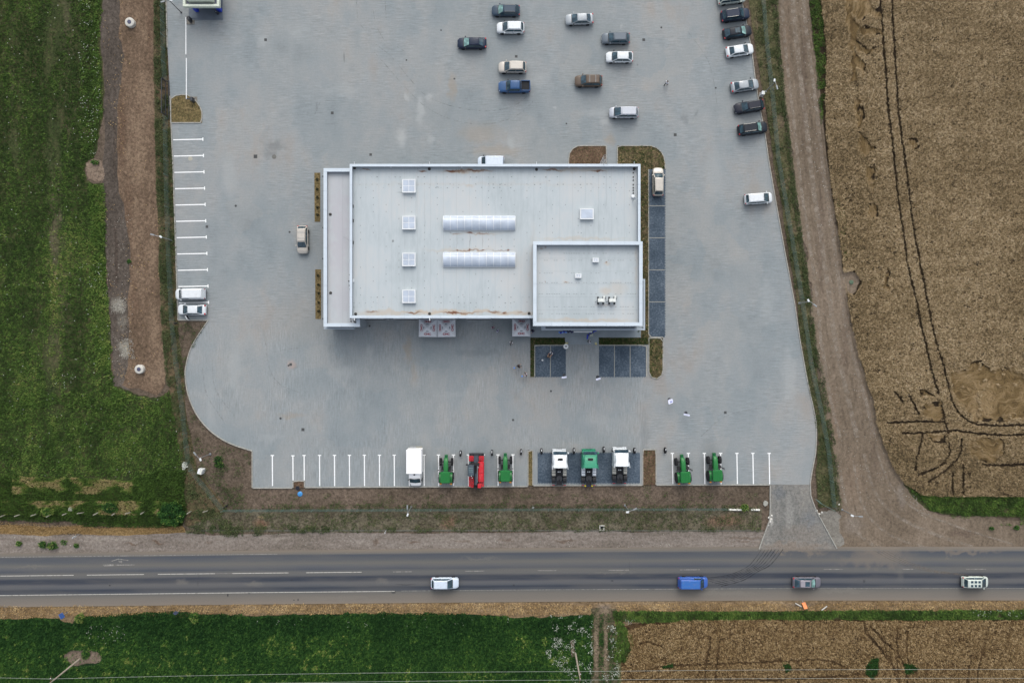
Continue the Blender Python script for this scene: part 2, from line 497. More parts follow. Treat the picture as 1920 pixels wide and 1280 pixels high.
# south side of the road
struct('verge', ragged([(-300,1132),(0,1130),(480,1128),(960,1125),(1440,1122),(2220,1120),(2220,1170),(-300,1175)], 2, 3, 13), -0.09,
    ground_mat('dry_verge_floor', [C(106,88,66), C(132,112,86), C(152,132,104)], 0.2, 1.5, 9, 0.35, stretch=(0.5, 1.2),
        stains=[(C(124,112,100), [(1134,1142,18,14,.9),(1500,1134,34,8,.5)], .6)]), 'dry golden grass verge south of the road')
S_GREEN = [(-300,1166),(0,1160),(110,1159),(118,1166),(140,1166),(150,1156),(325,1145),(330,1158),(350,1158),(358,1150),(480,1155),(640,1150),(760,1149),(900,1152),(960,1158),(1060,1155),(1115,1152),(1108,1180),(1112,1240),(1105,1500),(-300,1500)]
struct('field', ragged(S_GREEN, 2.5, 3, 14), -0.085, ground_mat('crop_field_floor', [C(22,44,24), C(34,58,28), C(50,70,34)], 0.1, 0.8, 7, 0.4), 'dense green crop field south of the road')
S_WHEAT = [(1212,1165),(1300,1158),(1440,1158),(1700,1160),(1920,1158),(2220,1158),(2220,1500),(1160,1500),(1165,1240),(1180,1212),(1168,1175)]
struct('field', ragged(S_WHEAT, 3, 3, 15), -0.08, ground_mat('southern_wheat_floor', [C(62,48,32), C(84,66,44), C(104,84,56)], 0.2, 1.5, 8, 0.4), 'brown soil floor of the southern wheat field')
struct('verge', ragged([(1146,1146),(1400,1146),(1700,1144),(2220,1142),(2220,1161),(1700,1163),(1440,1160),(1215,1166),(1160,1162)], 2, 3, 16), -0.075, GREEN, 'narrow green grass strip above the southern wheat')
struct('farm_path', ragged([(1108,1140),(1156,1140),(1150,1200),(1158,1260),(1165,1500),(1105,1500),(1108,1260),(1112,1200)], 3, 3, 17), -0.07,
    ground_mat('farm_path_dirt', [C(56,60,38), C(84,80,60), C(110,98,80)], 0.3, 1.6, 8, 0.4,
        stains=[(C(134,118,100), [(1118,1215,6,66,.9),(1135,1215,5,66,.8),(1133,1145,16,12,.8)], .25)]), 'two rutted wheel tracks leading between the southern fields')
BARE = ground_mat('pole_bare_earth', [C(108,94,82), C(126,112,98), C(136,122,108)], 0.3, 2, 8, 0.25)
struct('bare_patch', ragged(spline([(120,1228),(135,1219),(160,1217),(182,1222),(190,1232),(186,1242),(165,1243),(140,1248),(124,1240)], 3, True), 1.5, 2, 18), -0.06, BARE, 'oval bare patch round the wooden pole')
struct('bare_patch', ragged([(1070,1200),(1076,1198),(1078,1230),(1072,1232)], 1.5, 3, 19), -0.06, BARE, 'narrow bare patch beside the second pole')

# ------------------------------------------------------------------ road
def road_strip(name, d0, d1, x0, x1, z, mat, parent, step=60, rows=1, thick=0, attr=False):
    n = max(1, int(abs(x1-x0)/step))
    vs, fs, tv = [], [], []
    for i in range(n+1):
        x = x0 + (x1-x0)*i/n
        for j in range(rows+1):
            d = d0 + (d1-d0)*j/rows
            X, Y = P(x, road_n(x)+d)
            vs.append((X, Y, z)); tv.append(j/rows)
    for i in range(n):
        for j in range(rows):
            a = i*(rows+1)+j
            fs.append((a, a+1, a+rows+2, a+rows+1))
    me = bpy.data.meshes.new(name); me.from_pydata(vs, [], fs); me.materials.append(mat)
    if attr:
        at = me.attributes.new('across', 'FLOAT', 'POINT'); at.data.foreach_set('value', tv)
    return link(name, me, parent)

t = NT('worn_asphalt')
a = t.n('ShaderNodeAttribute'); a.attribute_name = 'across'
D0, D1 = -7.0, 94.0
def st(d, c): return ((d-D0)/(D1-D0), c)
wv = t.ma('ADD', a.outputs['Fac'], t.ma('MULTIPLY', t.ma('SUBTRACT', t.noise(1.0, 3, 0.6, t.scaled(0.06, 0.5)), 0.5), 0.035))
sh, mid, dk, dk2 = C(120,115,108), C(108,107,104), C(80,85,93), C(60,66,77)
col = t.ramp(wv, [st(-6,C(134,124,112)), st(-1,sh), st(3,dk), st(12,C(92,95,99)), st(18,mid), st(24,C(96,98,102)), st(29,dk), st(34,C(104,104,103)), st(40,C(100,101,102)),
    st(44,dk2), st(50,dk2), st(55,C(98,99,102)), st(60,C(90,93,98)), st(64,dk2), st(70,C(80,84,90)), st(73,C(106,105,102)), st(80,sh), st(88,C(126,119,111)), st(93,C(134,124,112))])
pat = t.rng(t.noise(1.0, 4, 0.6, t.scaled(0.05, 0.35)), 0.4, 0.62)
col = t.mix(t.ma('MULTIPLY', pat, 0.3), col, C(112,109,104))
dust = t.blobs([(1650,1038,60,20,.55),(1640,1050,90,16,.4),(1490,1032,70,8,.6),(1800,1034,90,7,.5),(90,1096,3,3,0)], wob=1.2, wscale=.5)
col = t.mix(dust, col, C(138,126,112))
pt = t.blobs([(340,1090,14,6,.4),(900,1046,40,3,.3),(1150,1072,50,3,.3),(60,1062,50,3,.3),(1360,1112,80,5,.35),(640,1122,90,4,.3),(1580,1108,60,5,.4),(245,1060,16,3,.0),(716,1088,14,7,.35),(475,1096,22,6,.35),(1688,1075,10,20,.2)], wob=.6)
col = t.mix(pt, col, C(130,126,118))
dkst = t.blobs([(371,1093,1.2,7,.35),(373,1080,1,4,.3),(1180,1060,1,14,.2),(760,1095,26,1.2,.5),(905,1101,30,1,.4),(430,1068,26,.8,.3),(206,1097,2,1.5,.9),(427,1115,2,4,.9),(467,1111,3,2,.9),(738,1109,5,4,.7),(1148,1088,3,1.5,.8),(963,1096,2,2,.7),(1224,1104,3,1.5,.8),(1620,1089,3,4,.5),(547,1087,3,1.5,.5),(551,1124,2,1.5,.7),(559,1124,2,3,.7)], wob=.08)
col = t.mix(dkst, col, C(48,50,54))
fine = t.noise(7, 3, .7)
g = t.rng(fine, .25, .75, .88, 1.12, False)
x = t.n('ShaderNodeCombineXYZ'); [t.t.links.new(g, x.inputs[i]) for i in range(3)]
ROADM = t.fin(t.mix(1.0, col, x.outputs[0], 'MULTIPLY'), 0.85, fine, .25, .02)
road = road_strip('road', D0, D1, -3000, 5000, 0.0, ROADM, None, rows=1, step=80, attr=True)
tag(road, 'two lane asphalt road across the bottom of the picture', 'road', kind='structure')

def worn_paint(name, col, lo, hi):
    t = NT(name)
    w = t.rng(t.noise(3.0, 5, 0.7), lo, hi)
    return t.fin(t.mix(w, col, C(118,116,112)), 0.7, spec=.3)
LINE_W = worn_paint('road_paint', C(196,194,186), .45, .75)
LINE_F = worn_paint('faded_road_paint', C(160,158,152), .38, .6)
for (x0, x1) in [(-300,-170),(-140,-10),(0,138),(163,270),(296,403),(436,541),(574,678),(737,772),(872,908),(1008,1043),(1141,1179),(1275,1312),(1544,1580),(1692,1712),(1812,1848),(1950,1985)]:
    dsh = road_strip('lane_dash', 34.6, 35.9, x0, x1, 0.006, LINE_W if x1 < 700 else LINE_F, road, step=40)
dsh = road_strip('lane_dash', 34.8, 35.6, 403, 436, 0.006, LINE_F, road)
road_strip('edge_line', 71.0, 72.3, -400, 740, 0.006, LINE_W, road)
road_strip('edge_line', 70.8, 71.6, 752, 2400, 0.006, LINE_F, road)
road_strip('edge_line', -0.5, 0.5, -400, 520, 0.006, LINE_F, road)
road_strip('edge_line', -0.4, 0.3, 522, 2400, 0.006, worn_paint('ghost_road_paint', C(136,134,128), .3, .5), road)
# worn arrow marks on the western lane
aw = []
for pts in ([(208,1051),(222,1046.6),(222,1047.8),(210,1052)], [(222,1046.6),(241,1049.5),(240,1050.8),(222,1047.8)], [(192,1058),(213,1056.8),(214,1060),(196,1061)], [(216,1057.6),(253,1057.6),(252,1059),(216,1059.6)], [(222,1050),(229,1051.5),(229,1055),(223,1053)]):
    sheet('worn_arrow', pts, 0.007, LINE_F, road)
# tyre marks sweeping out of the gateway
RUB = NT('tyre_rubber_mark')
RUB.fin(C(52,54,60), .8)
fac = RUB.rng(RUB.noise(1.2, 4, .6), .35, .7, .25, .8)
RUB.put(RUB.b.inputs['Alpha'], fac); RUB = RUB.m
def ribbon(name, line, w, z, mat, parent):
    pts = spline(line, 6)
    L, Rr = [], []
    for i, p in enumerate(pts):
        a, b = pts[max(i-1,0)], pts[min(i+1,len(pts)-1)]
        d = math.hypot(b[0]-a[0], b[1]-a[1]) or 1
        nx, ny = -(b[1]-a[1])/d*w/2, (b[0]-a[0])/d*w/2
        L.append((p[0]+nx,p[1]+ny)); Rr.append((p[0]-nx,p[1]-ny))
    vs = [P(*q)+(z,) for q in L+Rr]; n = len(L)
    me = bpy.data.meshes.new(name); me.from_pydata(vs, [], [(i,i+1,n+i+1,n+i) for i in range(n-1)]); me.materials.append(mat)
    return link(name, me, parent)
for k in range(7):
    o = k*6.4 + random.uniform(-1, 1)
    ribbon('tyre_mark', [(1428+o*1.05,1029),(1418+o*1.02,1044),(1404+o,1060),(1384+o*.95,1071),(1358+o*.95,1079+k*1.3),(1318+o*.9,1084+k*2.4)], random.uniform(.9,1.6), 0.010, RUB, road)
for k, (w, o) in enumerate([(1.2,0),(1.0,9),(1.4,16),(.9,24)]):
    ribbon('tyre_mark', [(1640+o,1032),(1665+o,1046),(1700+o,1060),(1740+o,1070),(1790+o,1077)], w, 0.011,
        _mc.setdefault('dusty', (lambda n: (n.fin(C(140,130,118), .9), n.put(n.b.inputs['Alpha'], n.rng(n.noise(1.5,4,.6), .35,.65,.1,.55)), n.m)[2])(NT('dusty_track_mark'))), road)

# ------------------------------------------------------------------ paved yard
LEFT = [(309,-80),(311,0),(314,90),(319,180),(321,232),(325,320),(330,480),(334,600)]
CURVE = spline([(391,600),(372,628),(357,655),(348,690),(348,712),(353,740),(366,772),(385,798),(408,818),(436,833),(473,845)], 4)
RIGHT = [(1384,-80),(1391,5),(1397,30),(1410,100),(1416,150),(1423,195),(1434,250),(1441,300),(1453,370),(1471,470),(1490,570),(1500,640),(1513,710),(1525,765),(1530,790),(1531,815),(1529,850),(1522,885),(1519,905)]
YARD = LEFT + CURVE + [(473,914),(549,914),(549,901),(571,901),(571,913),(990,911),(990,843),(999,843),(999,909.5),(1205,909),(1205,842),(1230,842),(1230,908.5),(1444,908)] + [(1519,908)] + RIGHT[::-1]
t = NT('concrete_pavers')
big = t.noise(0.055, 3, .55); mid = t.noise(0.35, 5, .62, t.scaled(1, .55)); 
f = t.ma('ADD', t.ma('MULTIPLY', big, .6), t.ma('MULTIPLY', mid, .4))
col = t.ramp(f, [(.34, C(130,139,144)), (.43, C(142,151,155)), (.5, C(149,156,159)), (.57, C(156,160,161)), (.66, C(157,154,150))])
blk = t.n('ShaderNodeTexVoronoi'); blk.distance = 'CHEBYCHEV'; blk.inputs['Scale'].default_value = .16
t.put(blk.inputs['Vector'], t.vm('ADD', t.g.outputs['Position'], t.vm('MULTIPLY', t.noise(.5, 3, .6, out=1), (3,3,0))))
col = t.mix(.22, col, t.ramp(blk.outputs['Color'], [(0, C(122,133,136)), (.5, C(147,150,149)), (1, C(166,160,150))]))
rows = t.noise(1.0, 3, .75, t.scaled(.5, 5.5)); cols_ = t.noise(1.0, 3, .75, t.scaled(5.5, .5))
sx = t.n('ShaderNodeSeparateXYZ'); t.put(sx.inputs[0], t.g.outputs['Position'])
south = t.ma('MULTIPLY', t.rng(sx.outputs['Y'], 4, 2), t.rng(sx.outputs['X'], 24, 22))
pv = t.mix(south, rows, cols_)
amp = t.rng(t.noise(.12, 2, .5), .38, .62, .07, .3)
val = t.ma('ADD', 1.0, t.ma('MULTIPLY', t.ma('SUBTRACT', pv, .5), t.ma('MULTIPLY', amp, 3.4)))
fine = t.noise(3.2, 3, .8)
val = t.ma('MULTIPLY', val, t.rng(fine, .3, .7, .93, 1.07, False))
x = t.n('ShaderNodeCombineXYZ'); [t.t.links.new(val, x.inputs[i]) for i in range(3)]
col = t.mix(1.0, col, x.outputs[0], 'MULTIPLY')
for c, lst, wob in (
    (C(176,180,180), [(640,170,50,14,.25),(560,60,30,24,.25),(430,330,20,50,.3),(880,330,50,8,.2),(1010,150,30,18,.22),(1340,330,24,60,.25),(1480,700,16,70,.35),(1440,560,18,60,.25),(640,700,30,20,.25),(850,740,40,12,.2),(1130,790,60,14,.2),(440,690,16,60,.3),(505,820,30,12,.25)], .9),
    (C(180,184,184), [(752,258,13,22,.6),(788,205,9,34,.5),(762,182,7,10,.55),(805,182,10,9,.5),(808,262,8,12,.35),(958,268,9,18,.4),(1040,200,5,3,.4),(1120,212,40,10,.3),(1135,228,14,10,.45),(693,660,9,18,.3),(1165,50,4,6,.4),(492,78,12,12,.35),(395,760,12,80,.2)], .45),
    (C(160,146,128), [(900,250,50,26,.35),(930,282,60,14,.4),(848,165,10,34,.45),(765,655,9,30,.45),(776,700,10,34,.3),(548,778,32,8,.35),(568,600,80,60,.16),(1145,262,12,10,.4)], .6),
    (C(104,112,116), [(516,274,22,14,.45),(505,292,18,10,.4),(549,686,12,8,.4),(900,660,60,8,.25),(1210,820,10,60,.25),(1330,860,20,50,.3),(1440,240,8,4,.3),(1285,225,10,14,.35),(1305,215,6,6,.4)], .7),
    (C(176,160,152), [(546,683,11,11,.7)], .3),
    (C(92,98,102), [(645,108,1.6,12,.6),(594,200,3,10,.3),(598,212,12,1.5,.2),(1195,122,2,2,.5),(622,232,14,2,.2)], .1),
    ):
    col = t.mix(t.blobs(lst, wob=wob), col, c)
YM = t.fin(col, .82, fine, .25, .02, spec=.25)
yard = struct('paved_yard', YARD, 0.0, YM, 'grey concrete paved yard surrounding the building')

DUSTY = ground_mat('dusty_driveway', [C(112,113,110), C(129,128,124), C(142,139,133)], 0.15, 1.2, 8, 0.2, stretch=(1.5, .7),
    stains=[(C(104,112,120), [(1462,925,16,16,.4),(1520,975,18,24,.4)], .8), (C(178,176,170), [(1446,975,4,18,.8),(1538,955,6,12,.6),(1480,960,10,50,.3)], .5), (C(134,124,114), [(1490,1024,90,12,.9),(1500,1000,60,20,.4)], 1.0)])
drive = struct('driveway', [(1444,908),(1519,908),(1520,930),(1530,956),(1569,1029),(1423,1029),(1432,1004),(1443,975),(1444,955)], 0.004, DUSTY, 'dusty concrete driveway joining the yard to the road')
LSL = ground_mat('grey_slab', [C(122,118,110), C(134,130,122), C(142,139,132)], 0.3, 1.4, 6, 0.18)
struct('concrete_apron', ragged([(1536,962),(1566,958),(1578,966),(1576,1000),(1583,1020),(1569,1027)], 5, 4, 44), -0.045, LSL, 'smooth grey concrete apron beside the driveway')

# scrubbed tyre rings on the yard
SCR = NT('faint_tyre_scrub'); SCR.fin(C(108,112,112), .9); SCR.put(SCR.b.inputs['Alpha'], SCR.rng(SCR.noise(1.5,4,.6), .4,.7,.0,.3)); SCR = SCR.m
CHK = NT('chalky_tyre_scrub'); CHK.fin(C(168,172,172), .9); CHK.put(CHK.b.inputs['Alpha'], CHK.rng(CHK.noise(1.5,4,.6), .4,.7,.0,.35)); CHK = CHK.m
for line, w, m in (([(668,0),(672,40),(684,55)],1.3,SCR), ([(722,0),(724,36)],1.2,SCR), ([(700,80),(735,108),(768,148),(800,180),(850,200),(910,208),(960,200),(990,180)],1.6,SCR),
    ([(702,98),(730,130),(765,170),(805,205),(860,228),(920,232),(970,216),(1000,190)],1.5,SCR), ([(700,20),(706,50),(722,78)],1.2,SCR), ([(684,52),(712,56)],1.1,SCR),
    ([(745,88),(770,104)],1.2,SCR), ([(498,640),(505,690),(525,720),(560,735)],2,CHK), ([(515,660),(535,655),(560,652)],2,CHK), ([(380,690),(388,740),(420,790)],2.5,CHK), ([(398,680),(404,730),(440,780)],2.5,CHK),
    ([(590,215),(600,192)],1.4,SCR),([(1290,60),(1330,120),(1345,200)],1.3,SCR),([(1312,820),(1360,780),(1420,765)],2,CHK)):
    ribbon('tyre_mark', line, w, 0.003, m, yard)
# different paver fields
DARK = NT('blue_grey_pavers')
fr = DARK.noise(1.0, 4, .75, DARK.scaled(3.2, 3.2)); bg_ = DARK.noise(.25, 3, .6)
c = DARK.ramp(DARK.ma('ADD', DARK.ma('MULTIPLY', fr, .6), DARK.ma('MULTIPLY', bg_, .4)), [(.4, C(60,74,88)), (.52, C(84,98,112)), (.62, C(112,124,136))])
DARK = DARK.fin(c, .8, fr, .4, .02)
EDGE = plain('pale_paver_edge', C(160,160,154), .85, spec=.2)
def bay(rect, rows, label, teeth=0, vert=True):
    x0, y0, x1, y1 = rect
    b = struct('parking_bay', [(x0,y0),(x1,y0),(x1,y1),(x0,y1)], 0.005, DARK, label)
    for r_ in rows:
        if vert: sheet('paver_line', [(r_-.7,y0),(r_+.7,y0),(r_+.7,y1),(r_-.7,y1)], 0.010, EDGE, b)
        else: sheet('paver_line', [(x0,r_-.7),(x1,r_-.7),(x1,r_+.7),(x0,r_+.7)], 0.010, EDGE, b)
    mb = MB(); tw = 1.5
    if vert:
        for k in range(int((x1-x0)/(2*tw))):
            for yy in (y0-1.6, y1):
                X0, Y0 = P(x0+k*2*tw, yy+1.6); X1, Y1 = P(x0+k*2*tw+tw, yy)
                mb.add([(X0,Y0,.005),(X1,Y0,.005),(X1,Y1,.005),(X0,Y1,.005)], [(0,1,2,3)])
    else:
        for k in range(int((y1-y0)/(2*tw))):
            X0, Y0 = P(x1, y0+k*2*tw+tw); X1, Y1 = P(x1+1.6, y0+k*2*tw)
            mb.add([(X0,Y0,.005),(X1,Y0,.005),(X1,Y1,.005),(X0,Y1,.005)], [(0,1,2,3)])
    mb.build('interlocking_edge', DARK, b, kind='stuff')
    return b
bay((1003.5,648,1061,706), [1032], 'pair of blue grey paved bays left of the entrance walk')
bay((1123,648,1211,706), [1152,1181.5], 'three blue grey paved bays right of the entrance walk')
bay((1008,849,1200,905), [], 'blue grey paved bay under the three truck tractors')
bay((1216.5,318,1246.5,632), [386,446,506,566], 'long column of blue grey bays beside the eastern wall', vert=False)
PLZ = plain('smooth_plaza_slabs', C(150,160,166), .7, spec=.25, var=.08, vs=.8)
mb = MB()
for pts in ([(990,590),(1201.5,590),(1201.5,632.5),(990,632.5)], [(1059.5,632.5),(1122.5,632.5),(1122.5,645.5),(1059.5,645.5)]):
    mb.prism([P(*p) for p in pts][::-1], 0.0, 0.09)
tag(mb.build('plaza', PLZ), 'smooth raised pavement before the entrance', 'pavement', kind='structure')

# painted bay lines
WP = NT('fresh_white_paint'); WP = WP.fin(WP.mix(WP.rng(WP.noise(6,4,.7), .5, .8), C(236,238,238,1.25), C(190,192,192)), .6, spec=.3)
def pline(a, b, tee):
    """line with a T head at b"""
    dx, dy = b[0]-a[0], b[1]-a[1]; L = math.hypot(dx,dy); dx/=L; dy/=L; nx, ny = -dy, dx
    mb = MB(); w, tw = .95, 2.0
    def q(p, s, e, h):
        pts = [P(p[0]+dx*s+nx*h, p[1]+dy*s+ny*h), P(p[0]+dx*e+nx*h, p[1]+dy*e+ny*h), P(p[0]+dx*e-nx*h, p[1]+dy*e-ny*h), P(p[0]+dx*s-nx*h, p[1]+dy*s-ny*h)]
        mb.add([u+(0.013,) for u in pts], [(0,1,2,3)])
    q(a, 0, L-1.8, w)
    if tee: q(a, L-1.8, L, 3.1)
    mb.build('parking_line', WP, yard)
for i in range(11):
    y = 262 + i*30.55
    x0 = 324.8 + i*1.08
    pline((x0, y+.4), (x0+56.5, y-.8), True)
for x in (511,570.5,599.5,627.5,655.5,683.5,711.8,739.5,767.5,795.5,822.5,850.5,878.5,906.5,934,962):
    pline((x, 910.5 if x != 570.5 else 900), (x-.3, 852.5 - (x-511)*.003), True)
pline((549.5, 900), (549.2, 853), True)
for x in (1261,1291,1321,1351.5,1382,1412,1442.5):
    pline((x+.6, 907), (x-.4, 848.5), True)

# kerbs, each stone a piece
KM = NT('kerb_concrete'); KM = KM.fin(KM.ramp(KM.noise(2.2,4,.6), [(.3, C(150,150,144)), (.7, C(184,182,174))]), .85, spec=.2)
_k = MB().cbox(-.49,.49,-.085,.085,-.1,.11,.02)
kerb_me = None
def kerb(line, label, z=0.0, closed=False, w=1.0):
    global kerb_me
    pts = line + ([line[0]] if closed else [])
    W = [P(*p) for p in pts]
    X, Y = W[0]
    k = tag(empty('kerb', X, Y, 0), label, 'kerb', kind='structure')
    seg = [math.dist(W[i], W[i+1]) for i in range(len(W)-1)]
    # merge into long straight-ish runs, stones of about one metre
    cum = np.concatenate([[0], np.cumsum(seg)])
    n = max(1, round(cum[-1]/1.0))
    wx = [p[0] for p in W]; wy = [p[1] for p in W]
    corners = [c for c in cum]
    for i in range(n):
        s0, s1 = cum[-1]*i/n, cum[-1]*(i+1)/n
        xa, ya = np.interp(s0, cum, wx), np.interp(s0, cum, wy)
        xb, yb = np.interp(s1, cum, wx), np.interp(s1, cum, wy)
        L = math.hypot(xb-xa, yb-ya)
        if L < .2: continue
        if kerb_me is None:
            o = MB.build(_k, 'kerb_stone', KM, k); kerb_me = o.data
        else: o = link('kerb_stone', kerb_me, k)
        o.location = ((xa+xb)/2-X, (ya+yb)/2-Y, z+random.uniform(-.006,.006))
        o.rotation_euler = (0, 0, math.atan2(yb-ya, xb-xa)+random.uniform(-.01,.01))
        o.scale = (L, w, 1)
    return k
kerb([(311,-30),(314,90)], 'kerb at the top of the western edge by the kiosk')
kerb([(319,180)]+[(321,232),(325,320),(330,480),(334,600)], 'kerb along the heads of the western parking bays')
kerb([(334.5,600),(390,600.5)], 'short kerb below the parked white saloon')
kerb(CURVE, 'curved kerb at the south western corner of the yard')
kerb([(473,846),(473,914)], 'kerb on the western side of the southern parking row')
kerb([(474,914.5),(548,914.5)], 'kerb below the first southern bays')
kerb([(549.5,914),(549.5,901),(571,901),(571,913)], 'kerb boxing in the manhole notch')
kerb([(572,913.5),(989.5,911.5)], 'long kerb below the tractors and box truck')
kerb([(990,911),(990,843.5),(999,843.5),(999,909)], 'kerb round the narrow soil strip left of the truck tractors')
kerb([(1000,910),(1204.5,909.3)], 'kerb behind the three truck tractors')
kerb([(1205,909),(1205,842.5),(1230,842.5),(1230,908.5)], 'kerb round the wide soil strip right of the truck tractors')
kerb([(1231,909),(1443.5,908.5)], 'kerb below the eastern parking bays')
kerb([(1444,909),(1444,955),(1443,975),(1432,1004),(1423,1029)], 'western kerb of the driveway')
kerb([(1519,905),(1520,930),(1530,956),(1569,1028)], 'eastern kerb of the driveway')
kerb(RIGHT[1:], 'long kerb along the eastern edge of the yard')

# planted islands
LAWN = ground_mat('lawn_floor', [C(62,60,38), C(88,80,56), C(116,100,78)], 0.4, 2.5, 9, 0.4)
IBR = ground_mat('planting_soil', [C(88,72,58), C(104,84,68), C(120,100,82)], 0.5, 2.5, 9, 0.4)
IYL = ground_mat('dry_island_soil', [C(96,86,58), C(116,102,70), C(130,114,82)], 0.5, 2.5, 9, 0.4)
def rnd(cx, cy, r, a0, a1, n=8): return [(cx+r*math.cos(R(a0+(a1-a0)*i/n)), cy+r*math.sin(R(a0+(a1-a0)*i/n))) for i in range(n+1)]
def island(outline, mat, label, kl=None, z=0.06):
    pts = [P(*p) for p in outline]
    mb = MB(); mb.prism(pts, -.02, z)
    o = tag(mb.build('flower_bed', mat), label, 'flower bed', kind='structure')
    if kl: kerb(outline, kl, closed=True)
    return o
I_TL = [(320.5,230.5),(320.5,184)] + spline([(320.5,184),(332,179),(346,178),(355,179.5),(366,188),(374,198),(379,208)], 3)[1:] + [(379,230.5)]
island(I_TL, IYL, 'dry planted island at the foot of the entry barrier', 'kerb round the dry planted island by the barrier')
I_N1 = [(1066,309.5)] + rnd(1088,295,21.5,180,270) + [(1137,273.5),(1137,309.5)]
island(I_N1, IBR, 'brown planting bed north of the roof edge', 'kerb round the brown planting bed north of the roof')
I_N2 = [(1157.5,309.5),(1157.5,273.5)] + [(1216,273.5)] + rnd(1216,304,30.5,270,360) + [(1247,317),(1216.5,317),(1216.5,645.5),(1195,645.5),(1195,309.5)]
island(I_N2, LAWN, 'green lawn strip wrapping the north eastern corner of the building')
kerb([(1157.5,309),(1157.5,273.5),(1216,273.5)]+rnd(1216,304,30.5,270,360)[1:]+[(1247,317)], 'kerb round the lawn at the north eastern corner')
kerb([(1216,318),(1216,632),(1243,632)], 'kerb between the eastern lawn strip and the long bays')
I_SE = [(1216.5,633.5),(1243,633.5),(1243,697)] + rnd(1229.5,697,13,0,180)[1:-1] + [(1216.5,697),(1216.5,646)]
island(I_SE, LAWN, 'round ended lawn island south east of the building', 'kerb round the round ended lawn island')
island([(994.5,633),(1059,633),(1059,646),(1002,646),(1002,706.5),(994.5,706.5)], LAWN, 'angled lawn strip left of the entrance walk')
kerb([(1002.5,706),(1002.5,647),(1059,647)], 'kerb between the lawn and the two blue grey bays')
kerb([(994,707.5),(1002,707.5)], 'kerb stones at the foot of the left lawn strip')
island([(1123,633),(1195,633),(1195,646),(1123,646)], LAWN, 'lawn strip right of the entrance walk')
kerb([(1123,647),(1212,647),(1212,706)], 'kerb between the lawn and the three blue grey bays')
island([(991,844.5),(998,844.5),(998,910),(991,910)], IYL, 'narrow soil strip left of the truck tractors', z=.04)
island([(1206,843.5),(1229,843.5),(1229,909),(1206,909)], IBR, 'wide soil strip right of the truck tractors', z=.04)
island([(589.5,324),(600.5,324),(600.5,416),(590,416)], IYL, 'upper soil strip with five seedlings west of the building', z=.03)
island([(591,505),(602,505),(602,598),(591.5,598)], IYL, 'lower soil strip with five seedlings west of the building', z=.03)
island([(550.5,902),(570,902),(570,914),(550.5,914)], IBR, 'small soil notch with an open manhole', z=.02)

# pale dusty wheel ruts on the farm track, fanning out towards the road
def soft(name, col, a):
    t = NT(name); t.fin(col, .95); t.put(t.b.inputs['Alpha'], t.rng(t.noise(.9, 5, .7), .36, .66, 0.0, a)); return t.m
RUT_L, RUT_D = soft('pale_rut_dust', C(164,152,138), .7), soft('dark_rut_dirt', C(92,80,68), .2)
def mid(u):
    a, b = TRACK_L[:14], TRACK_R
    out = []
    for (x, y) in a:
        xr = float(np.interp(y, [p[1] for p in b], [p[0] for p in b])); out.append((x+(xr-x)*u, y))
    return out
for u, w, m in ((.16,6,RUT_L),(.34,4,RUT_D),(.5,9,RUT_L),(.66,4,RUT_D),(.84,7,RUT_L),(.92,2.5,RUT_D)):
    ribbon('wheel_rut', mid(u)[:13], w, -0.066 if m is RUT_L else -0.062, m, None)['kind'] = 'structure'
for line, w, m in (([(1575,880),(1585,940),(1600,985),(1635,1020),(1690,1036)],6,RUT_L),([(1600,860),(1612,930),(1635,975),(1685,1010),(1760,1032)],5,RUT_L),([(1620,850),(1640,920),(1680,965),(1750,1000),(1840,1030)],6,RUT_L),([(1640,830),(1665,900),(1710,950),(1790,985),(1900,1020)],4,RUT_L),
    ([(1590,870),(1600,935),(1615,980),(1655,1015),(1715,1034)],3,RUT_D),([(1612,850),(1626,925),(1660,970),(1720,1005),(1800,1030)],3,RUT_D),([(1780,985),(1830,1000),(1880,1008)],2,RUT_D),([(1783,992),(1830,1006),(1878,1014)],2,RUT_D),([(1560,870),(1568,930),(1572,1000),(1560,1030)],7,RUT_L)):
    ribbon('wheel_rut', line, w, -0.056 if m is RUT_L else -0.052, m, None)['kind'] = 'structure'
# ------------------------------------------------------------------ building
WALL = plain('grey_cladding', C(150,158,166), .55, spec=.4, var=.05)
CAP = plain('parapet_flashing', C(206,218,228,1.05), .45, spec=.4, var=.05, vs=.5)
LOWC = plain('canopy_flashing', C(190,202,212), .45, spec=.4, var=.05)
BLDG_GLASS = glass_mat('shop_glass', (.03,.05,.07,1))
WHITE = plain('white_coated_metal', C(226,230,232,1.1), .4, spec=.5, var=.04)
DARKM = plain('dark_metal', C(52,56,62), .5, spec=.5)
BLACKR = plain('black_rubber', C(40,41,44), .8, spec=.3, var=.25)
STEEL = plain('galvanised_steel', C(160,165,168), .45, metal=.4, spec=.5)
BLUE = plain('blue_balloon', C(30,60,190), .35, spec=.6)

